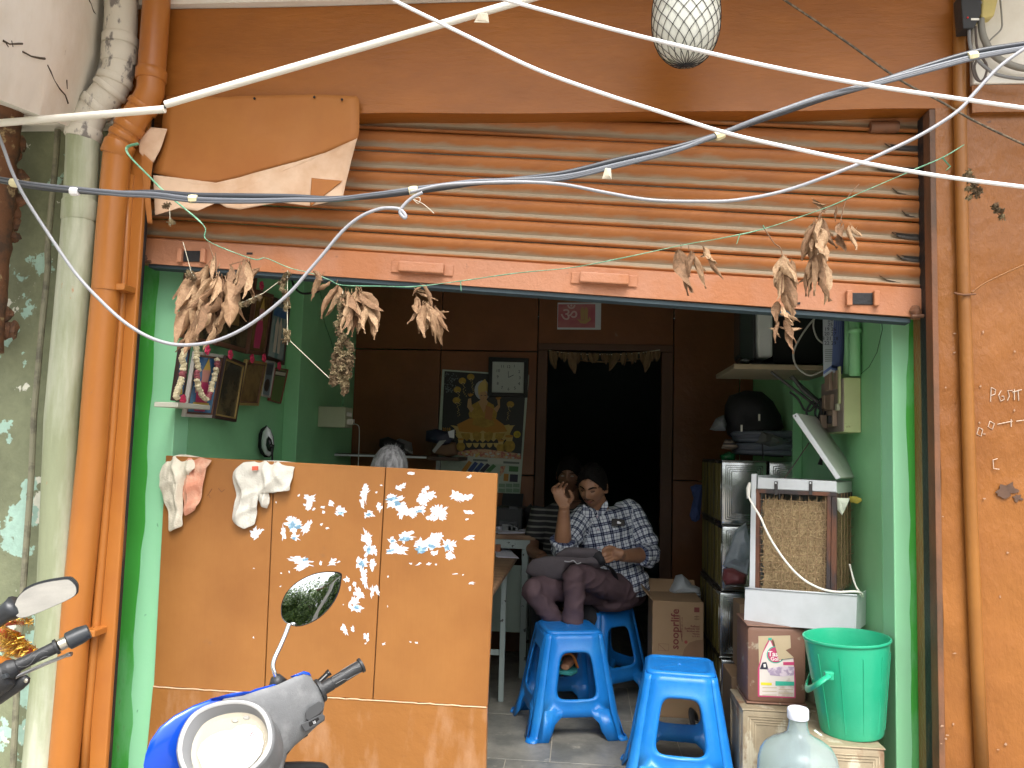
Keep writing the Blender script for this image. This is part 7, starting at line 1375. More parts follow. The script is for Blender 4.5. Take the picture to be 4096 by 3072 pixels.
# wall calendar on the right: fan of sheets
wc = thing('date_calendar', 'thick calendar of blue edged date sheets hanging on the right wall', 'calendar', P(t7(1250, 700), 3.52))
PG = mat('calendar_page', (.34, .37, .42), .7, var=.05); PGB = mat('calendar_blue', (.10, .14, .33), .7); 
for k in range(6):
    xo0, xo1 = 1165 + k * 8, 1290 + k * 21; top = 90; bt = 735 - k * 9; br = 650 + k * 8 if k else 655; Yk = 3.50 + k * .022
    pg = [P(t7(xo0 + (0 if k == 0 else 90), top), Yk), P(t7(xo1, top), Yk), P(t7(xo1 - 25 - k * 4, br + 10), Yk - .0), P(t7(xo0 + 5 + (0 if k == 0 else 80), bt if k == 0 else br + 30), Yk)]
    o = MB().prism(pg, (0, .002, 0)).build('calendar_sheet', PG, wc)
    MB().prism([pg[2] + V((.0, -.001, .0)), pg[2] + V((-.008, -.001, 0)), pg[1] + V((-.008, -.001, 0)), pg[1] + V((0, -.001, 0))], (0, .0008, 0)).build('blue_edge', PGB, o)
    if k < 4: MB().prism([pg[3] + V((.0, -.001, .012)), pg[2] + V((0, -.001, .012)), pg[2] + V((0, -.001, .026)), pg[3] + V((0, -.001, .026))], (0, .0008, 0)).build('blue_edge', PGB, o)
for r_, row in enumerate(('24', '25', '19 26', '20 27', '3 21 28', '22 29')): text(row, 'date_print', DKP, wc, P(t7(1235, 190 + r_ * 44), 3.498), (1, 0, 0), (0, 0, 1), .022)
for r_ in range(7): MB().prism([P(t7(1185, 470 + r_ * 18), 3.499), P(t7(1262, 466 + r_ * 18), 3.499), P(t7(1262, 472 + r_ * 18), 3.499), P(t7(1185, 476 + r_ * 18), 3.499)], (0, .0008, 0)).build('small_print', G('print_grey', 0), wc)
# switchboard on the right wall
swb = thing('switchboard', 'cream wooden switchboard with sockets and switches on the right wall', 'switchboard', P(t7(1430, 1000), 3.45))
XFc = P(t7(1368, 1000), 3.48).x; zs0, zs1 = P(t7(1430, 1255), 3.48).z, P(t7(1430, 735), 3.48).z
CRM = mat('yellowed_cream_wood', (.46, .50, .25), .5, var=.08, c2=(.30, .30, .15), sc2=14, lo=.64, hi=.68)
MB().box((XFc, 3.48, zs0), (XR - .002, 3.80, zs1)).build('board_case', CRM, swb, bevel=.003)
MB().box((XFc - .004, 3.485, zs0 + .004), (XFc - .0005, 3.795, zs1 - .004)).build('face_plate', mat('plain_grey_plate', (.26, .22, .19), .5, var=.15), swb)  # grey plate, darker than the cream case
for (y_, z_, w, h_, m, d) in ((3.51, .30, .02, .012, BLACK, .004), (3.53, .34, .05, .08, mat('brownish_socket', (.30, .22, .16), .5), .012), (3.62, .34, .07, .09, mat('brownish_socket', 0), .016), (3.60, .18, .09, .07, mat('brownish_socket', 0), .016), (3.68, .20, .05, .06, mat('brownish_socket', 0), .02), (3.52, .17, .03, .03, mat('cream_plastic', 0), .012), (3.56, .05, .07, .07, mat('brownish_socket', 0), .02), (3.57, .07, .03, .035, BLACK, .034), (3.505, .22, .018, .16, CRM, .010), (3.70, .04, .05, .06, mat('brownish_socket', 0), .03)):
    z0_ = zs0 + (zs1 - zs0) * (z_ / .42); MB().box((XFc - .004 - d, y_, z0_), (XFc - .0045, y_ + w, z0_ + h_)).build('switch_module', m, swb, bevel=.002)
pipe_ = MB().tube([WX(t7, 1465, 60, .03), WX(t7, 1468, 720, .03)], .022, 12).build('green_conduit', GREEN, smooth=True); tag(pipe_, 'green painted conduit above the switchboard on the right wall', 'conduit')
MB().tube([WX(t7, 1468, 270, .03), WX(t7, 1468, 310, .03)], .026, 12).build('pipe_socket', GREEN, pipe_, smooth=True)
MB().tube([WX(t7, 1400, 60, .04), WX(t7, 1400, 700, .04)], .014, 10).build('green_conduit', GREEN, pipe_, smooth=True)
kx = thing('hanging_wires', 'tangle of thin black and white wires looped on the right wall by the switchboard', 'wires', P(t7(1050, 1000), 3.7))
for pts, r_, m in ((((1560, 160), (1520, 280), (1490, 380), (1470, 520), (1430, 640), (1400, 680)), .004, mat('brown_wire', 0)), (((1090, 140), (1075, 250), (1110, 360), (1165, 410)), .004, mat('dusty_white_cord', 0)), (((1090, 170), (1000, 280), (910, 430), (885, 520), (910, 620), (980, 690), (1060, 715), (1165, 670)), .0045, mat('dusty_white_cord', 0)), (((850, 870), (930, 940), (990, 1040), (1050, 1045), (1110, 960), (1060, 970), (1010, 1060), (1040, 1135), (1110, 1130), (1140, 1050), (1130, 960)), .005, BLACK), (((1130, 940), (1190, 950), (1180, 1100), (1130, 1140), (1090, 1080), (1110, 980)), .0045, BLACK), (((1150, 940), (1150, 1280)), .006, BLACK), (((870, 720), (980, 860), (1120, 970)), .009, mat('bracket_metal', 0)), (((1400, 700), (1380, 740), (1430, 815), (1465, 800)), .003, DARKRUB)):
    MB().tube(spline([P(t7(*q), 3.72) for q in pts]), r_, 6).build('wire', m, kx, smooth=True)
cr = MB().tube([WX(r6, 1520, 310, .002), WX(r6, 1530, 400, .002), WX(r6, 1490, 570, .002), WX(r6, 1430, 680, .002), WX(r6, 1370, 730, .002)], .0015, 4).build('wall_crack', mat('dark_crack', (.06, .14, .07), .8)); cr.parent = shop; cr.location = cr.location - org(shop)
# small rag marks; keys etc hanging below
o = MB().tube([P(r6(1075, 1180), 3.8), P(r6(1080, 1340), 3.8), P(r6(1070, 1400), 3.8)], [.004, .004, .012], 6).build('hanging_plug', DARKRUB, smooth=True); tag(o, 'black plug dangling on its cord behind the cooler lid', 'plug')
# ================================================================== BEHIND THE VIEWER: trees and pole seen in the mirror
LEAFG = [mat('foliage_' + n_, c_, .6, var=.25, vsc=2) for n_, c_ in (('light', (.17, .26, .07)), ('mid', (.11, .19, .05)), ('dark', (.07, .13, .04)))]
BARK = mat('bark', (.10, .075, .05), .9, bump=1, bsc=20)
def tree(x, y, h, w, label, seed):
    random.seed(seed); t = thing('tree', label, 'tree', (x, y, -.3), 'trees across the street')
    MB().tube([V((x, y, -.3)), V((x + .2, y, h * .25)), V((x + .1, y, h * .5)), V((x - .2, y, h * .8))], [.28, .22, .16, .05], 10).build('trunk', BARK, t, smooth=True)
    for k in range(6):
        a = k * 1.05; MB().tube([V((x + .1, y, h * (.3 + .06 * k))), V((x + w * .35 * math.cos(a), y + w * .35 * math.sin(a), h * (.5 + .07 * k)))], [.1, .03], 6).build('limb', BARK, t)
    cl_ = [(V((x + random.gauss(0, w * .24), y + random.gauss(0, w * .24), random.uniform(h * .32, h * .95))), random.uniform(.5, 1.1)) for _ in range(34)]
    for mi in range(3):
        b = MB()
        for _ in range(5200):
            c_, r_ = random.choice(cl_); d = V((random.gauss(0, 1), random.gauss(0, 1), random.gauss(0, .8))).normalized() * r_ * random.uniform(.6, 1.1); p = c_ + d
            e = V((random.uniform(-1, 1), random.uniform(-1, 1), random.uniform(-1, 1))).normalized() * random.uniform(.06, .12); g_ = e.cross(V((random.random(), random.random(), 1))).normalized() * .05
            b.add([p - e, p + g_, p + e, p - g_], [(0, 1, 2, 3)])
        tag(b.build('crown', LEAFG[mi], t), kind='stuff')
    return t
tree(-3.6, -11.5, 5.0, 4.6, 'broad leafy tree across the street, seen in the scooter mirror', 1)
tree(1.8, -12.5, 4.8, 4.5, 'second leafy tree across the street, right of the first in the mirror', 2)
tree(-1.0, -13.2, 4.7, 4.2, 'leafy tree in the gap between the two front trees across the street', 5)
tree(-6.6, -12, 5.1, 4.6, 'leafy tree left of the power pole across the street', 6)
tree(-9.5, -13, 5.4, 5, 'third leafy tree across the street behind the viewer', 3)
pl2 = thing('power_pole', 'pale concrete power pole across the street with three insulators', 'pole', (-3.5, -9, -.3))
MB().tube([V((-3.5, -9, -.3)), V((-2.6, -9, 7))], [.14, .09], 10).build('pole_shaft', mat('pale_concrete', (.42, .41, .38), .9), pl2, smooth=True)
MB().box((-4.1, -9.05, 3.9), (-2.9, -8.95, 4.0)).build('cross_arm', RUST, pl2)
for x in (-4.0, -3.65, -3.0): MB().tube([V((x, -9, 4.01)), V((x, -9, 4.2))], .06, 8).build('insulator', WHT, pl2)
# ================================================================== PEOPLE
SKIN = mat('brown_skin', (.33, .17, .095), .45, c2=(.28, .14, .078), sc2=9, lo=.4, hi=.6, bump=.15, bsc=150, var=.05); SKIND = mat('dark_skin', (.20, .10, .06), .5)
HAIR = mat('black_hair', (.008, .007, .006), .75, spec=.15, var=.3, vsc=60)
def ering(c_, ax, ay, n=18): return [c_ + ax * math.cos(t) + ay * math.sin(t) for t in [2 * math.pi * i / n for i in range(n)]]
def fuse(b, name, m, parent, voxel=.006, smooth_n=4, sub=False, disp=None, bones=None):
    """one continuous surface out of overlapping closed shapes"""
    me = bpy.data.meshes.new('tmp'); me.from_pydata(b.v, [], b.f); bm = bmesh.new(); bm.from_mesh(me); bmesh.ops.recalc_face_normals(bm, faces=bm.faces); bm.to_mesh(me); bm.free()
    o = bpy.data.objects.new('tmp', me); col.objects.link(o)
    r = o.modifiers.new('r', 'REMESH'); r.mode = 'VOXEL'; r.voxel_size = voxel; r.use_smooth_shade = True
    if smooth_n: q = o.modifiers.new('s', 'SMOOTH'); q.iterations = smooth_n; q.factor = .5
    dg = bpy.context.evaluated_depsgraph_get(); me2 = bpy.data.meshes.new_from_object(o.evaluated_get(dg)); bpy.data.objects.remove(o)
    if disp:
        nn_ = [v.normal.copy() for v in me2.vertices]
        for v, n_ in zip(me2.vertices, nn_): v.co += n_ * disp(v.co)
    if bones:
        at = me2.attributes.new('cloth', 'FLOAT_VECTOR', 'POINT')
        for i, v in enumerate(me2.vertices):
            best = None
            for k, (a, b_, side, w) in enumerate(bones):
                d = b_ - a; t = max(-.3, min(1.3, (v.co - a).dot(d) / d.length_squared)); q = a + d * max(0, min(1, t)); ds = (v.co - q).length / w
                if best is None or ds < best[0]: best = (ds, k, t * d.length, v.co - (a + d * t), d.normalized(), side)
            _, k, tt, rad, dn, side = best; s1_ = (side - dn * side.dot(dn)).normalized(); s2__ = dn.cross(s1_); x_ = rad.dot(s1_); y_ = rad.dot(s2__)
            u_ = math.atan2(x_, -y_) * .11 if k else x_
            at.data[i].vector = (u_ + k * .013, tt, 0)
    me2.materials.clear(); me2.materials.append(m); base = org(parent); me2.transform(Matrix.Translation(-base)); me2.polygons.foreach_set('use_smooth', [True] * len(me2.polygons))
    o = bpy.data.objects.new(name, me2); col.objects.link(o); o.parent = parent; ORG[o.name] = base; return o
def limb(b, pts, rr, n=16, flat=1.): return b.tube(spline(pts, 4), [rr[min(len(rr) - 2, i // 4)] + (rr[min(len(rr) - 1, i // 4 + 1)] - rr[min(len(rr) - 2, i // 4)]) * ((i % 4) / 4) if i < 4 * (len(rr) - 1) else rr[-1] for i in range(4 * (len(pts) - 1) + 1)], n, flat=flat)
def head_mesh(c_, yaw, pitch, roll=0, s=1., n=56, m=44):
    """sphere shaped into a head; local x = its left (viewer right), -y = face, z = up"""
    R = Matrix.Rotation(yaw, 3, 'Z') @ Matrix.Rotation(pitch, 3, 'X') @ Matrix.Rotation(roll, 3, 'Y'); rs = []
    g = lambda x, z, x0, z0, sx, sz: math.exp(-((x - x0) / sx) ** 2 - ((z - z0) / sz) ** 2)
    for i in range(m + 1):
        th = math.pi * (i + (.03 if i == 0 else -.03 if i == m else 0)) / m; ring = []
        for j in range(n):
            a = 2 * math.pi * j / n; dx, dy, dz = math.sin(th) * math.sin(a), -math.sin(th) * math.cos(a), math.cos(th)
            x, y, z = dx * .074, dy * .094, dz * .115
            if z < 0: t = -z / .115; x *= 1 - .30 * t ** 1.6; y *= (1 - .12 * t) if y < 0 else (1 - .42 * t)
            if z > 0: y *= 1 + .02 * z / .115; x *= 1 + .03 * math.sin(math.pi * z / .115)
            if y < 0:
                f = -dy
                y -= .022 * g(x, z, 0, -.022, .011, .020) * f + .008 * g(x, z, 0, .004, .008, .026) * f      # nose
                y -= .006 * g(x, z, 0, .030, .045, .009) * f                                                 # brow
                for sx in (-1, 1):
                    y += .010 * g(x, z, sx * .031, .012, .017, .012) * f; y -= .006 * g(x, z, sx * .034, -.020, .018, .018) * f; y -= .004 * g(x, z, sx * .010, -.033, .006, .006) * f
                    y -= .003 * g(x, z, sx * .031, .010, .012, .007) * f
                y -= .006 * g(x, z, 0, -.054, .020, .006) * f + .007 * g(x, z, 0, -.065, .017, .006) * f; y += .004 * g(x, z, 0, -.0595, .022, .0028) * f
                y -= .010 * g(x, z, 0, -.094, .022, .016) * f; y += .003 * g(x, z, 0, -.078, .02, .006) * f
            ring.append(c_ + R @ V((x, y, z)) * s)
        rs.append(ring)
    return rs, (lambda x, y, z: c_ + R @ V((x, y, z)) * s), R
def ear(b, hp, sx):
    pts = []
    for k in range(14):
        a = 2 * math.pi * k / 14; pts.append(hp(sx * (.076 + .010 * (math.cos(a) > 0)), .006 + .018 * math.cos(a) + .004 * math.sin(a), -.006 + .031 * math.sin(a)))
    b.pillow(pts, hp(1, 0, 0) - hp(0, 0, 0) if sx > 0 else hp(0, 0, 0) - hp(1, 0, 0), .007, .008, rings=4)
def finger(b, pts, r0, r1):
    q = spline(pts, 4); b.tube(q, [lerp(r0, r1, i / (len(q) - 1)) for i in range(len(q))], 10); b.ball(q[-1], r1 * 1.02, 8, 6)
    for p in pts[1:-1]: b.ball(p, lerp(r0, r1, .4) * 1.08, 8, 6)
J = lambda f, x, y, Y: P(f(x, y), Y)
man = thing('person', 'seated man in a checked shirt with a moustache, hand raised, bag on his lap', 'person', V((P(s4(1060, 1200), 4.7).x, 4.7, 0)))
dY = .0
pel = J(s4, 1030, 1165, 4.74); che = J(s4, 930, 800, 4.72); sho_R = J(s4, 735, 630, 4.66); sho_L = J(s4, 1120, 590, 4.78); nec = J(s4, 880, 575, 4.72); hd_c = J(s4, 818, 385, 4.62)
el_R = J(s4, 585, 870, 4.50); wr_R = J(s4, 598, 560, 4.40); el_L = J(s4, 1260, 915, 4.68); wr_L = J(s4, 1045, 925, 4.42)
kn_R = J(s4, 355, 1185, 4.30); an_R = J(s4, 590, 1560, 4.42); kn_L = J(s4, 685, 1075, 4.30); an_L = J(s4, 655, 1640, 4.34)
hip_R = J(s4, 900, 1190, 4.66); hip_L = J(s4, 1070, 1200, 4.70)
# body: head, neck, arms, hands, legs and feet in one surface
b = MB(); rs, hp, HR_ = head_mesh(hd_c, math.radians(-20), math.radians(20), math.radians(2))
b.rings(rs); ear(b, hp, 1); ear(b, hp, -1)
b.tube([nec + V((0, .01, -.06)), nec.lerp(hp(0, .02, -.05), .4), hp(0, .022, -.06), hp(0, .02, -.03)], [.068, .058, .056, .05], 18)
limb(b, [sho_R, sho_R.lerp(el_R, .5), el_R, el_R.lerp(wr_R, .3), wr_R], [.04, .04, .046, .047, .029])
limb(b, [sho_L, sho_L.lerp(el_L, .5), el_L, el_L.lerp(wr_L, .3), wr_L], [.04, .04, .045, .046, .030])
H = lambda x, y, d=0.: J(t4, x, y, 4.38 + d)
b.pillow([H(560, 730), H(500, 640), H(470, 560), H(470, 500), H(520, 480), (H(580, 480)), H(640, 490), H(680, 560), H(720, 590), H(770, 600), H(765, 660), H(735, 730), H(650, 760)], (0, -1, .15), .013, .017, rings=5)
b.tube([wr_R, H(650, 700)], [.029, .030], 14, flat=.8)
finger(b, [H(490, 520), H(455, 465, -.01), H(465, 420, -.03), H(500, 392, -.05)], .0088, .0062)
finger(b, [H(540, 505), H(512, 440, -.005), H(528, 385, -.025), H(565, 350, -.045)], .0092, .0064)
finger(b, [H(592, 500), H(578, 428, -.0), H(598, 368, -.015), H(632, 330, -.035)], .0094, .0066)
finger(b, [H(642, 505), H(642, 440, -.0), H(665, 390, -.012), H(698, 362, -.035)], .0092, .0066)
finger(b, [H(735, 650, -.005), H(785, 585, -.02), H(765, 520, -.035), H(735, 470, -.045)], .0125, .0078)
K = lambda x, y, d=0.: J(t4, x, y, 4.37 + d)
b.tube([wr_L, K(1560, 1500), K(1470, 1490)], [.030, .034, .030], 14, flat=.75)
b.pillow([K(1600, 1440), K(1500, 1400), K(1400, 1410), (K(1380, 1480)), K(1400, 1560), K(1440, 1620), K(1520, 1640), K(1600, 1590)], (-.2, -1, .3), .020, .018, rings=5)
finger(b, [K(1430, 1440, -.01), K(1350, 1465, -.03), K(1290, 1510, -.03), K(1255, 1530, -.01)], .0105, .0078)
finger(b, [K(1420, 1500, -.01), K(1340, 1530, -.035), K(1270, 1550, -.03), K(1238, 1560, -.01)], .0105, .0078)
finger(b, [K(1430, 1560, -.01), K(1350, 1590, -.03), K(1270, 1600, -.03), K(1230, 1600, -.01)], .010, .0075)
finger(b, [K(1460, 1610, -.01), K(1380, 1640, -.025), K(1310, 1645, -.025), K(1280, 1640, -.01)], .0092, .0068)
finger(b, [K(1490, 1430, -.01), K(1400, 1405, -.03), K(1330, 1430, -.04), K(1290, 1465, -.04)], .0125, .0085)
for kn, an in ((kn_R, an_R), (kn_L, an_L)):
    limb(b, [kn.lerp(pel, .8), kn + V((0, .02, 0)), kn.lerp(an, .5), an], [.04, .03, .03, .033])
    toe = an + V((-.03, -.17, -.06)); limb(b, [an + V((.0, .03, -.035)), an + V((-.005, -.05, -.045)), toe], [.034, .036, .022], flat=.7)
limb(b, [nec, che, pel], [.07, .10, .10])
bd = fuse(b, 'body', SKIN, man, .0040, 2)
# face features
def feat(pts, m, name, hf=.002, hb=.004, par=man, rings=3): return MB().pillow(pts, hp(0, -1, 0) - hp(0, 0, 0), hf, hb, rings=rings).build(name, m, par, smooth=60)
EYEW = mat('eyelid_skin', (.19, .095, .055), .45); LIPM = mat('lips', (.24, .085, .065), .4)
def surf(x, z, off=.002): # point on the face surface
    best = None
    for r_ in rs:
        for p in r_:
            q = HR_.inverted() @ (p - hd_c)
            if q.y < 0:
                d = (q.x - x) ** 2 + (q.z - z) ** 2
                if best is None or d < best[0]: best = (d, q.y)
    return hp(x, best[1] - off, z)
for sx in (-1, 1):
    feat([surf(sx * x, z, .0032) for x, z in ((.018, .011), (.024, .016), (.032, .017), (.041, .013), (.044, .009), (.036, .006), (.026, .006))], EYEW, 'eyelid')
    feat([surf(sx * x, z, .0042) for x, z in ((.019, .0085), (.026, .0075), (.036, .0068), (.044, .009), (.037, .0035), (.027, .004))], HAIR, 'eyelash', .001, .002)
    feat([surf(sx * x, z, .003) for x, z in ((.008, .022), (.016, .031), (.032, .035), (.049, .029), (.053, .022), (.037, .026), (.020, .022))], HAIR, 'eyebrow', .002, .003)
feat([surf(x, z, .003) for x, z in ((-.032, -.054), (-.025, -.045), (-.010, -.0385), (0, -.0400), (.010, -.0385), (.025, -.045), (.032, -.054), (.036, -.066), (.026, -.056), (.0, -.0505), (-.026, -.056), (-.036, -.066))], HAIR, 'moustache', .003, .004)
feat([surf(x, z, .0022) for x, z in ((-.022, -.057), (-.010, -.052), (0, -.053), (.010, -.052), (.022, -.057), (.012, -.0585), (-.012, -.0585))], LIPM, 'lip', .002, .004)
feat([surf(x, z, .0022) for x, z in ((-.021, -.0592), (0, -.0608), (.021, -.0592), (.013, -.068), (0, -.0705), (-.013, -.068))], LIPM, 'lip', .003, .004)
# hair cap
def tufts(b, R2, n_, c_):
    for _ in range(n_):
        i = random.randrange(0, len(R2)) if random.random() < .5 else random.randrange(len(R2) - 3, len(R2)); ring = R2[i]; j = random.randrange(len(ring)); p = ring[j].lerp(ring[(j + 1) % len(ring)], random.random()); o_ = (p - c_).normalized()
        d = (V((random.gauss(0, .6), random.gauss(0, .6), random.gauss(-.5 if i > 8 else .1, .5))) + o_ * .55).normalized() * random.uniform(.010, .024); e = d.cross(o_)
        if e.length < 1e-5: continue
        e = e.normalized() * random.uniform(.0015, .003); p = p - o_ * .003; b.add([p - e, p + e, p + d], [(0, 1, 2)])
b = MB(); R2 = []
for i in range(19):
    th = math.pi * .56 * (i + .1) / 18; ring = []
    for j in range(40):
        a = 2 * math.pi * j / 40; front = max(0, math.cos(a)); th2 = th * (1 - .50 * front ** 1.3) if True else th
        th2 = th2 * (1 + .25 * max(0, -math.cos(a)))
        dx, dy, dz = math.sin(th2) * math.sin(a), -math.sin(th2) * math.cos(a), math.cos(th2); w = 1.13 + .05 * noise.noise(V((dx * 5, dy * 5, dz * 5))) + .05 * max(0, dz) + .03 * abs(noise.noise(V((dx * 18, dy * 18, dz * 6))))
        if i == 18: w = 1.0
        ring.append(hp(dx * .076 * w, dy * .096 * w + .004, dz * .116 * w))
    R2.append(ring)
b.rings(R2[::-1], cap=True); tufts(b, R2, 700, hd_c); b.build('hair', HAIR, man)
for sx in (-1, 1): MB().pillow([hp(sx * .078, y, z) for y, z in ((-.020, .03), (-.012, -.01), (-.006, -.03), (.0, -.01), (.004, .03))], hp(sx, 0, 0) - hp(0, 0, 0), .003, .012, rings=3).build('sideburn', HAIR, man, smooth=True)
feat([surf(x, z, .0008) for x, z in ((-.026, -.075), (-.014, -.078), (0, -.079), (.014, -.078), (.026, -.075), (.024, -.090), (.012, -.100), (0, -.103), (-.012, -.100), (-.024, -.090))], mat('stubble_skin', (.27, .145, .088), .6), 'stubble', .0012, .004)
# plaid shirt
def plaid_mat():
    m = bpy.data.materials.new('plaid_cotton'); m.use_nodes = True; n = m.node_tree.nodes; l = m.node_tree.links; b_ = n['Principled BSDF']; b_.inputs['Roughness'].default_value = .85; b_.inputs['Specular IOR Level'].default_value = .2
    at = n.new('ShaderNodeAttribute'); at.attribute_name = 'cloth'; sp = n.new('ShaderNodeSeparateXYZ'); l.new(at.outputs['Vector'], sp.inputs[0])
    def M(op, a, c=None):
        x = n.new('ShaderNodeMath'); x.operation = op
        for k, q in ((0, a), (1, c)):
            if q is None: continue
            if isinstance(q, (int, float)): x.inputs[k].default_value = q
            else: l.new(q, x.inputs[k])
        return x.outputs[0]
    def stripes(src):
        f = M('FRACT', M('ADD', M('MULTIPLY', src, 1 / .053), 50.))
        wide = M('MULTIPLY', M('LESS_THAN', M('ABSOLUTE', M('SUBTRACT', f, .30)), .17), .66)
        thin = M('MULTIPLY', M('LESS_THAN', M('ABSOLUTE', M('SUBTRACT', f, .76)), .03), .5)
        wl = M('LESS_THAN', M('ABSOLUTE', M('SUBTRACT', f, .30)), .025)
        return M('SUBTRACT', M('MAXIMUM', wide, thin), M('MULTIPLY', wl, .5))
    s_ = M('ADD', stripes(sp.outputs[0]), stripes(sp.outputs[1]))
    r = n.new('ShaderNodeValToRGB'); r.color_ramp.interpolation = 'LINEAR'; e = r.color_ramp.elements; e[0].position = 0; e[0].color = (.66, .70, .74, 1); e[1].position = 1; e[1].color = (.008, .012, .04, 1)
    k = e.new(.35); k.color = (.30, .34, .42, 1); k = e.new(.62); k.color = (.10, .12, .19, 1)
    l.new(M('MULTIPLY', s_, .92), r.inputs[0]); l.new(r.outputs[0], b_.inputs['Base Color'])
    return m
PLAID = plaid_mat()
ax = (sho_L - sho_R).normalized(); b = MB()
def tor(c_, hw_, hd_, tilt=0.): return ering(c_, ax * hw_, V((-ax.y, ax.x, 0)).normalized() * hd_, 24)
mid = (sho_L + sho_R) / 2
spc = [(pel + V((.01, .01, -.05)), .175, .135), (pel + V((0, .0, .05)), .170, .130), (pel.lerp(che, .5), .165, .125), (che, .175, .125), (che.lerp(mid, .6), .185, .120), (mid + V((0, 0, -.02)), .178, .100), (mid + V((0, 0, .035)), .125, .080), (nec + V((0, .0, .015)), .078, .072)]
b.rings([tor(*q) for q in spc])
limb(b, [mid.lerp(sho_R, .6), sho_R, sho_R.lerp(el_R, .5) + V((0, .01, 0)), el_R + V((.005, .015, -.012))], [.07, .070, .068, .066]); b.ball(el_R + V((0, .02, -.015)), .064)
limb(b, [mid.lerp(sho_L, .6), sho_L, sho_L.lerp(el_L, .5) + V((.01, 0, 0)), el_L], [.07, .074, .070, .068]); b.ball(el_L, .066)
limb(b, [el_L, el_L.lerp(wr_L, .38)], [.066, .064])
up_ = (wr_R - el_R).normalized(); cuff0 = el_R + up_ * .03
b.tube([el_R - up_ * .02, cuff0, cuff0 + up_ * .035], [.058, .070, .074], 18)
def fold(p):
    e = (p - el_R).length; e2 = (p - el_L).length; k = 1 + 1.4 * math.exp(-(e / .12) ** 2) + 1.4 * math.exp(-(e2 / .13) ** 2) + .8 * math.exp(-((p - pel).length / .2) ** 2)
    q = V((p.x * 9, p.y * 9, p.z * 16)); return k * (.006 * (abs(noise.noise(q)) * 2 - .5) + .0035 * noise.noise(V((p.x * 22 + p.z * 20, p.y * 20, p.z * 26))))
fuse(b, 'checked_shirt', PLAID, man, .0075, 3, disp=fold, bones=[(pel, mid, ax, 2.1), (sho_R, el_R, V((0, -1, 0)), 1.), (sho_L, el_L, V((0, -1, 0)), 1.), (el_L, wr_L, V((0, -1, 0)), 1.), (el_R, cuff0 + up_ * .1, V((0, -1, 0)), .85)])
# collar, placket, pocket with phone, buttons
nf = V((ax.y, -ax.x, 0)).normalized()
def SH(x, y, d=0.): return J(s4, x, y, 4.585 + d)
for poly in ([(750, 520), (725, 590), (770, 650), (845, 610), (800, 560)], [(848, 612), (905, 612), (945, 530), (930, 490), (900, 520), (872, 565)]):
    o = MB().pillow([SH(x, y, .015 if poly[0][0] == 750 else .035) for x, y in poly], (0, -1, .2), .004, .012, rings=4).build('collar', PLAID, man, smooth=60)
    at = o.data.attributes.new('cloth', 'FLOAT_VECTOR', 'POINT'); at.data.foreach_set('vector', [c_ for v in o.data.vertices for c_ in (v.co.x, v.co.z, 0)])
ph = J(s4, 1020, 665, 4.60)
MB().prism([J(s4, x, y, 4.580) for x, y in ((972, 632), (1070, 640), (1076, 690), (966, 690))], (0, .012, 0)).build('mobile_phone', mat('black_gloss', 0), man, bevel=.003)
MB().prism([J(s4, x, y, 4.5785) for x, y in ((1012, 652), (1030, 654), (1030, 660), (1042, 662), (1042, 672), (1028, 674), (1012, 672))], (0, .001, 0)).build('phone_emblem', WHT, man)
for x, y in ((857, 618), (862, 718), (865, 860)): MB().ball(J(s4, x, y, 4.575), (.006, .003, .006), 10, 5).build('button', mat('lilac_button', (.45, .38, .45), .4), man)
MB().tube(spline([J(s4, *q, 4.575) for q in ((880, 600), (850, 700), (800, 660), (780, 740), (700, 880))]), .0012, 5).build('earphone_wire', BLACK, man)
# trousers
TRO = mat('maroon_grey_trousers', (.098, .060, .068), .8, bump=.5, bsc=200, var=.12, vsc=8); b = MB()
b.rings([ering(q, ax * w, V((0, 1, 0)) * d, 20) for q, w, d in ((pel + V((0, .02, -.12)), .13, .12), (pel + V((0, .01, -.09)), .175, .15), (pel + V((0, .01, -.02)), .18, .145), (pel + V((0, .01, .06)), .168, .132))])
limb(b, [hip_R + V((.02, .03, -.01)), hip_R.lerp(kn_R, .5) + V((0, 0, .005)), kn_R + V((0, .02, 0)), kn_R.lerp(an_R, .3), an_R + V((0, .0, .04))], [.088, .074, .059, .056, .052])
limb(b, [hip_L + V((.02, .03, -.01)), hip_L.lerp(kn_L, .5) + V((0, 0, .005)), kn_L + V((0, .02, 0)), kn_L.lerp(an_L, .3), an_L + V((0, 0, .05))], [.090, .076, .060, .057, .052])
b.ball(kn_R, (.057, .062, .060), 14, 10); b.ball(kn_L, (.058, .062, .060), 14, 10)
fuse(b, 'trousers', TRO, man, .009, 4, disp=lambda p: .008 * ((1 - abs(noise.noise(V((p.x * 6 + p.z * 5, p.y * 7, p.z * 13 - p.x * 5))) * 2)) ** 3) - .003 + .004 * noise.noise(V((p.x * 24, p.y * 20, p.z * 28))))
MB().rings([ering(pel + V((0, .01, z)), ax * .176, V((0, 1, 0)) * .139, 28) for z in (.035, .062)], cap=False).build('belt', mat('brown_belt', (.12, .08, .05), .5), man, solid=.006, smooth=True)
for an in (an_R, an_L):
    f_ = an + V((-.015, -.08, -.075)); sp_ = MB().prism([f_ + V((x, y, 0)) for x, y in ((-.045, -.10), (.02, -.12), (.05, -.06), (.045, .10), (.01, .14), (-.03, .12), (-.045, .0))], (0, 0, -.018)).build('sandal_sole', mat('teal_sandal', (.02, .16, .16), .6), man, bevel=.004)
    MB().tube(spline([f_ + V((-.05, -.03, .0)), f_ + V((-.03, -.04, .06)), f_ + V((.02, -.035, .065)), f_ + V((.05, -.02, .0))]), .012, 8, flat=.4).build('sandal_strap', mat('orange_strap', (.60, .20, .04), .5), sp_, smooth=True)
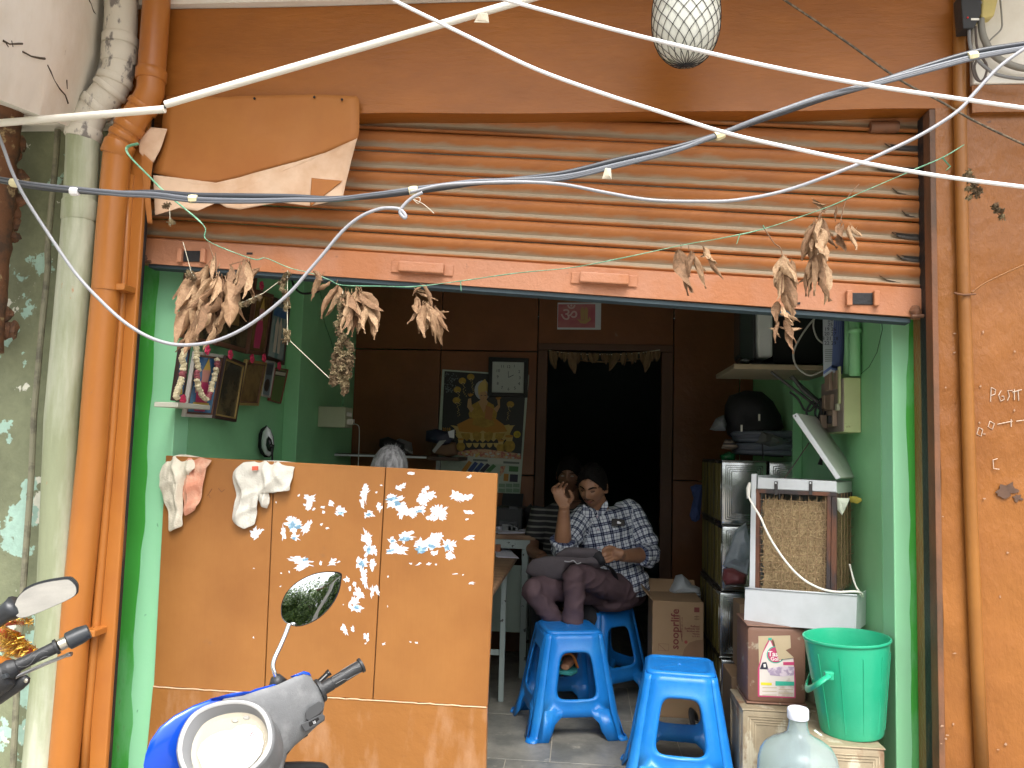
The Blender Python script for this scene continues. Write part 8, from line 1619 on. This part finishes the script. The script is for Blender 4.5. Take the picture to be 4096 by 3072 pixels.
# bag on his lap
BG = mat('grey_brown_canvas', (.085, .072, .078), .8, bump=.6, bsc=120, var=.15, vsc=7)
bag = thing('shoulder_bag', 'grey brown cloth bag with a black strap lying across the lap of the man', 'bag', J(s4, 600, 1100, 4.33))
MB().pillow([J(s4, x, y, 4.36) for x, y in ((298, 1050), (310, 1000), (350, 960), (440, 935), (560, 930), (700, 930), (840, 925), (900, 940), (915, 990), (860, 1005), (700, 990), (640, 1010), (610, 1050), (600, 1095), (560, 1112), (450, 1110), (350, 1085))], (0, -.8, .5), .05, .08, nz=.012, nsc=14, rings=8).build('bag_body', BG, bag, smooth=50)
MB().pillow([J(s4, x, y, 4.35) for x, y in ((530, 915), (600, 875), (660, 862), (760, 868), (850, 880), (880, 900), (840, 945), (760, 960), (640, 955), (540, 945))], (0, -.8, .5), .05, .06, nz=.016, nsc=16, rings=7).build('bag_flap', BG, bag, smooth=50)
MB().pillow([J(s4, x, y, 4.34) for x, y in ((820, 880), (880, 885), (915, 930), (925, 985), (880, 1000), (850, 960), (815, 930))], (0, -.9, .3), .02, .04, nz=.01, nsc=30).build('bag_strap', BAGM, bag, smooth=40)
MB().tube(spline([J(s4, x, y, Y) for x, y, Y in ((900, 990, 4.36), (960, 1020, 4.42), (995, 1080, 4.50), (1000, 1150, 4.545), (990, 1220, 4.56))]), .016, 8, flat=.3).build('bag_strap', BAGM, bag, smooth=True)
MB().tube(spline([J(s4, x, y, 4.27) for x, y in ((600, 965), (640, 970), (670, 960), (700, 985), (730, 975))]), .003, 5).build('zip_pull', mat('zip_grey', (.35, .35, .36), .5), bag)
# ---- second man in the dark doorway
h2c = J(t4, 740, 215, 5.08); p2 = thing('person', 'man in a striped shirt half hidden in the dark doorway behind the seated man', 'person', V((h2c.x, 5.1, 0)))
b = MB(); rs2, hq, R_h = head_mesh(h2c, math.radians(-8), math.radians(6)); b.rings(rs2); ear(b, hq, 1); ear(b, hq, -1)
nk2 = hq(0, .02, -.16); b.tube([nk2, hq(0, .02, -.05)], [.06, .052], 16); sR, sL = nk2 + V((-.18, .02, -.06)), nk2 + V((.18, .05, -.06)); eR, eL = sR + V((-.05, -.08, -.24)), sL + V((.05, -.06, -.24))
limb(b, [sR, eR, eR + V((.08, -.22, -.02))], [.045, .042, .030]); limb(b, [sL, eL, eL + V((-.08, -.22, -.02))], [.045, .042, .030]); pl3 = nk2 + V((0, .05, -.56)); limb(b, [nk2, pl3], [.08, .12])
for w_, hd3 in ((-1, eR + V((.08, -.22, -.02))), (1, eL + V((-.08, -.22, -.02)))):
    b.ball(hd3 + V((0, -.05, 0)), (.04, .05, .018), 12, 8)
    for k in range(4): finger(b, [hd3 + V((-.028 + .018 * k, -.08, 0)), hd3 + V((-.03 + .019 * k, -.12, -.008)), hd3 + V((-.03 + .02 * k, -.145 + .008 * abs(k - 1.5), -.028))], .009, .007)
    finger(b, [hd3 + V((-w_ * .035, -.04, 0)), hd3 + V((-w_ * .055, -.08, -.005)), hd3 + V((-w_ * .045, -.11, -.015))], .011, .008)
kk = [(pl3 + V((s_ * .1, 0, -.02)), pl3 + V((s_ * .14, -.42, .0)), V((pl3.x + s_ * .14, pl3.y - .42, .09))) for s_ in (-1, 1)]
for a_, k_, f_ in kk: limb(b, [a_, k_, f_], [.07, .055, .035]); limb(b, [f_ + V((0, .03, -.04)), f_ + V((0, -.15, -.065))], [.035, .022], flat=.7)
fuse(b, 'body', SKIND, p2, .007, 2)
b = MB(); b.rings([ering(q, V((1, .1, 0)) * w, V((0, 1, 0)) * d, 20) for q, w, d in ((pl3, .17, .13), (pl3.lerp(nk2, .5), .165, .12), (nk2 + V((0, .02, -.14)), .185, .115), (nk2 + V((0, .01, -.05)), .16, .09), (nk2 + V((0, 0, 0)), .075, .07))])
limb(b, [sR, sR.lerp(eR, .5), eR.lerp(sR, .2)], [.066, .066, .064]); limb(b, [sL, sL.lerp(eL, .5), eL.lerp(sL, .2)], [.066, .066, .064])
fuse(b, 'striped_shirt', mat('striped_knit', (.02, .02, .022), .8, c2=(.40, .40, .36), sc2=1, lo=.4, hi=.6, var=0), p2, .009, 3)
mm = MATS['striped_knit']; nt = mm.node_tree; tcn = nt.nodes.new('ShaderNodeTexCoord'); wv = nt.nodes.new('ShaderNodeTexWave'); wv.wave_type = 'BANDS'; wv.bands_direction = 'Z'; wv.inputs['Scale'].default_value = 9; wv.inputs['Distortion'].default_value = .6
nt.links.new(tcn.outputs['Object'], wv.inputs['Vector']); cr_ = nt.nodes.new('ShaderNodeValToRGB'); cr_.color_ramp.elements[0].position = .72; cr_.color_ramp.elements[0].color = (.018, .018, .02, 1); cr_.color_ramp.elements[1].position = .8; cr_.color_ramp.elements[1].color = (.17, .17, .15, 1); nt.links.new(wv.outputs['Fac'], cr_.inputs[0]); nt.links.new(cr_.outputs[0], nt.nodes['Principled BSDF'].inputs['Base Color'])
b = MB(); 
for a_, k_, f_ in kk: limb(b, [a_ + V((0, .04, 0)), k_, f_ + V((0, 0, .04))], [.10, .075, .06])
b.ball(pl3 + V((0, 0, -.03)), (.17, .14, .11), 16, 10); fuse(b, 'trousers', mat('dark_trousers', (.03, .03, .035), .8), p2, .01, 3)
def haircap(hp_, m, parent, th_=.60, fr=.36, bald=0.):
    b = MB(); R2 = []
    for i in range(15):
        th = math.pi * th_ * (i + .1) / 14; ring = []
        for j in range(36):
            a = 2 * math.pi * j / 36; f = max(0, math.cos(a)); t2_ = th * (1 - fr * f ** 1.5) * (1 + .25 * max(0, -math.cos(a))); dx, dy, dz = math.sin(t2_) * math.sin(a), -math.sin(t2_) * math.cos(a), math.cos(t2_); w = (1.0 if i == 14 else 1.08) + .03 * abs(noise.noise(V((dx * 20, dy * 20, dz * 6)))); ring.append(hp_(dx * .076 * w, dy * .096 * w + .004, dz * .116 * w))
        R2.append(ring)
    b.rings(R2[::-1]); tufts(b, R2, 400, hp_(0, 0, 0)); return b.build('hair', m, parent)
haircap(hq, HAIR, p2)
for sx in (-1, 1):
    MB().pillow([hq(sx * x, -.092, z) for x, z in ((.016, .008), (.030, .014), (.044, .008), (.030, .003))], hq(0, -1, 0) - hq(0, 0, 0), .003, .006, 3).build('eye', mat('dim_eye', (.35, .33, .30), .3), p2); MB().pillow([hq(sx * x, -.099 if x < .04 else -.090, z) for x, z in ((.010, .024), (.030, .032), (.048, .024), (.030, .026))], hq(0, -1, 0) - hq(0, 0, 0), .003, .006, 3).build('eyebrow', HAIR, p2)
cb_ = tag(MB().box((pl3.x - .2, pl3.y - .2, 0), (pl3.x + .2, pl3.y + .2, pl3.z - .10)).build('wooden_crate', WOODT, bevel=.006), 'wooden crate seat in the dark doorway under the man in stripes', 'crate')
# ---- grey haired man behind the screen
h3 = J(r5, 238, 1135, 3.72); h3 = h3 + V((0, 0, -.04)); p3 = thing('person', 'grey haired man behind the orange screen with only the top of his head showing', 'person', V((h3.x, 3.75, 0)))
b = MB(); rs3, hr3, _R = head_mesh(h3, math.radians(35), math.radians(28), s=1.03); b.rings(rs3); ear(b, hr3, 1); ear(b, hr3, -1)
nk3 = h3 + V((.0, .05, -.19)); b.tube([nk3, hr3(0, .02, -.05)], [.06, .052], 16); sR, sL = nk3 + V((-.18, .04, -.06)), nk3 + V((.18, .04, -.06)); pl4 = V((nk3.x, nk3.y + .08, .56)); eR, eL = sR + V((-.04, -.05, -.26)), sL + V((.04, -.05, -.26))
limb(b, [sR, eR, eR + V((.08, -.2, .0))], [.045, .042, .030]); limb(b, [sL, eL, eL + V((-.08, -.2, .0))], [.045, .042, .030]); limb(b, [nk3, pl4], [.08, .12])
kk = [(pl4 + V((s_ * .1, 0, -.02)), pl4 + V((s_ * .12, -.40, .0)), V((pl4.x + s_ * .12, pl4.y - .40, .09))) for s_ in (-1, 1)]
for w_, hd3 in ((-1, eR + V((.08, -.2, 0))), (1, eL + V((-.08, -.2, 0)))):
    b.ball(hd3 + V((0, -.05, 0)), (.04, .05, .018), 12, 8)
    for k in range(4): finger(b, [hd3 + V((-.028 + .018 * k, -.08, 0)), hd3 + V((-.03 + .019 * k, -.12, -.008)), hd3 + V((-.03 + .02 * k, -.145 + .008 * abs(k - 1.5), -.028))], .009, .007)
    finger(b, [hd3 + V((-w_ * .035, -.04, 0)), hd3 + V((-w_ * .055, -.08, -.005)), hd3 + V((-w_ * .045, -.11, -.015))], .011, .008)
for a_, k_, f_ in kk: limb(b, [a_, k_, f_], [.07, .055, .035]); limb(b, [f_ + V((0, .03, -.04)), f_ + V((0, -.15, -.065))], [.035, .022], flat=.7)
fuse(b, 'body', SKIN, p3, .007, 2)
haircap(hr3, mat('grey_hair', (.30, .30, .30), .6, c2=(.12, .12, .12), sc2=60, st=(1, 1, .2), lo=.4, hi=.6, bump=.8, bsc=120, bst=(1, 1, .3)), p3, .62, .30)
b = MB(); b.rings([ering(q, V((1, 0, 0)) * w, V((0, 1, 0)) * d, 20) for q, w, d in ((pl4, .17, .14), (pl4.lerp(nk3, .5), .17, .13), (nk3 + V((0, .02, -.14)), .19, .12), (nk3 + V((0, .01, -.05)), .16, .09), (nk3, .075, .07))])
limb(b, [sR, sR.lerp(eR, .5), eR.lerp(sR, .2)], [.066, .066, .064]); limb(b, [sL, sL.lerp(eL, .5), eL.lerp(sL, .2)], [.066, .066, .064]); fuse(b, 'shirt', mat('pale_shirt', (.45, .46, .48), .8), p3, .01, 3)
b = MB()
for a_, k_, f_ in kk: limb(b, [a_ + V((0, .04, 0)), k_, f_ + V((0, 0, .04))], [.10, .075, .06])
b.ball(pl4 + V((0, 0, -.03)), (.17, .14, .11), 16, 10); fuse(b, 'trousers', mat('dark_trousers', 0), p3, .01, 3)
s4_ = dup(st0); s4_['label'] = 'blue plastic stool hidden behind the screen under the grey haired man'; place(s4_, pl4.x, pl4.y, 5)
# stains and flaked spots on the right wall
random.seed(31)
ST = mat('grimy_stain', (.10, .055, .035), .8, var=.3, vsc=40); FLK = mat('flaked_pale_spot', (.36, .22, .14), .8)
def spot(cx, cy, w, h, m, n=26, Y=None):
    Y = Y or YF - .0095; sx = random.random() * 40; pts = []
    for i in range(n): a = 2 * math.pi * i / n; r = 1 + .8 * noise.noise(V((math.cos(a) * 1.6 + sx, math.sin(a) * 1.6, 0))) + .4 * noise.noise(V((math.cos(a) * 5, math.sin(a) * 5 + sx, 2))); pts.append(P((cx + w * r * math.cos(a), cy + h * r * math.sin(a)), Y))
    MB().prism(pts, (0, .0015, 0)).build('wall_stain' if m is ST else 'paint_flake', m, shop)
x, y = s8(425, 770); spot(x, y, 42, 26, ST); spot(x + 40, y + 30, 18, 14, ST)
for _ in range(22): spot(random.choice((random.uniform(3760, 3820), random.uniform(3900, 4090))), random.uniform(1150, 3050), random.uniform(2.5, 7), random.uniform(1.5, 5), FLK, 9)
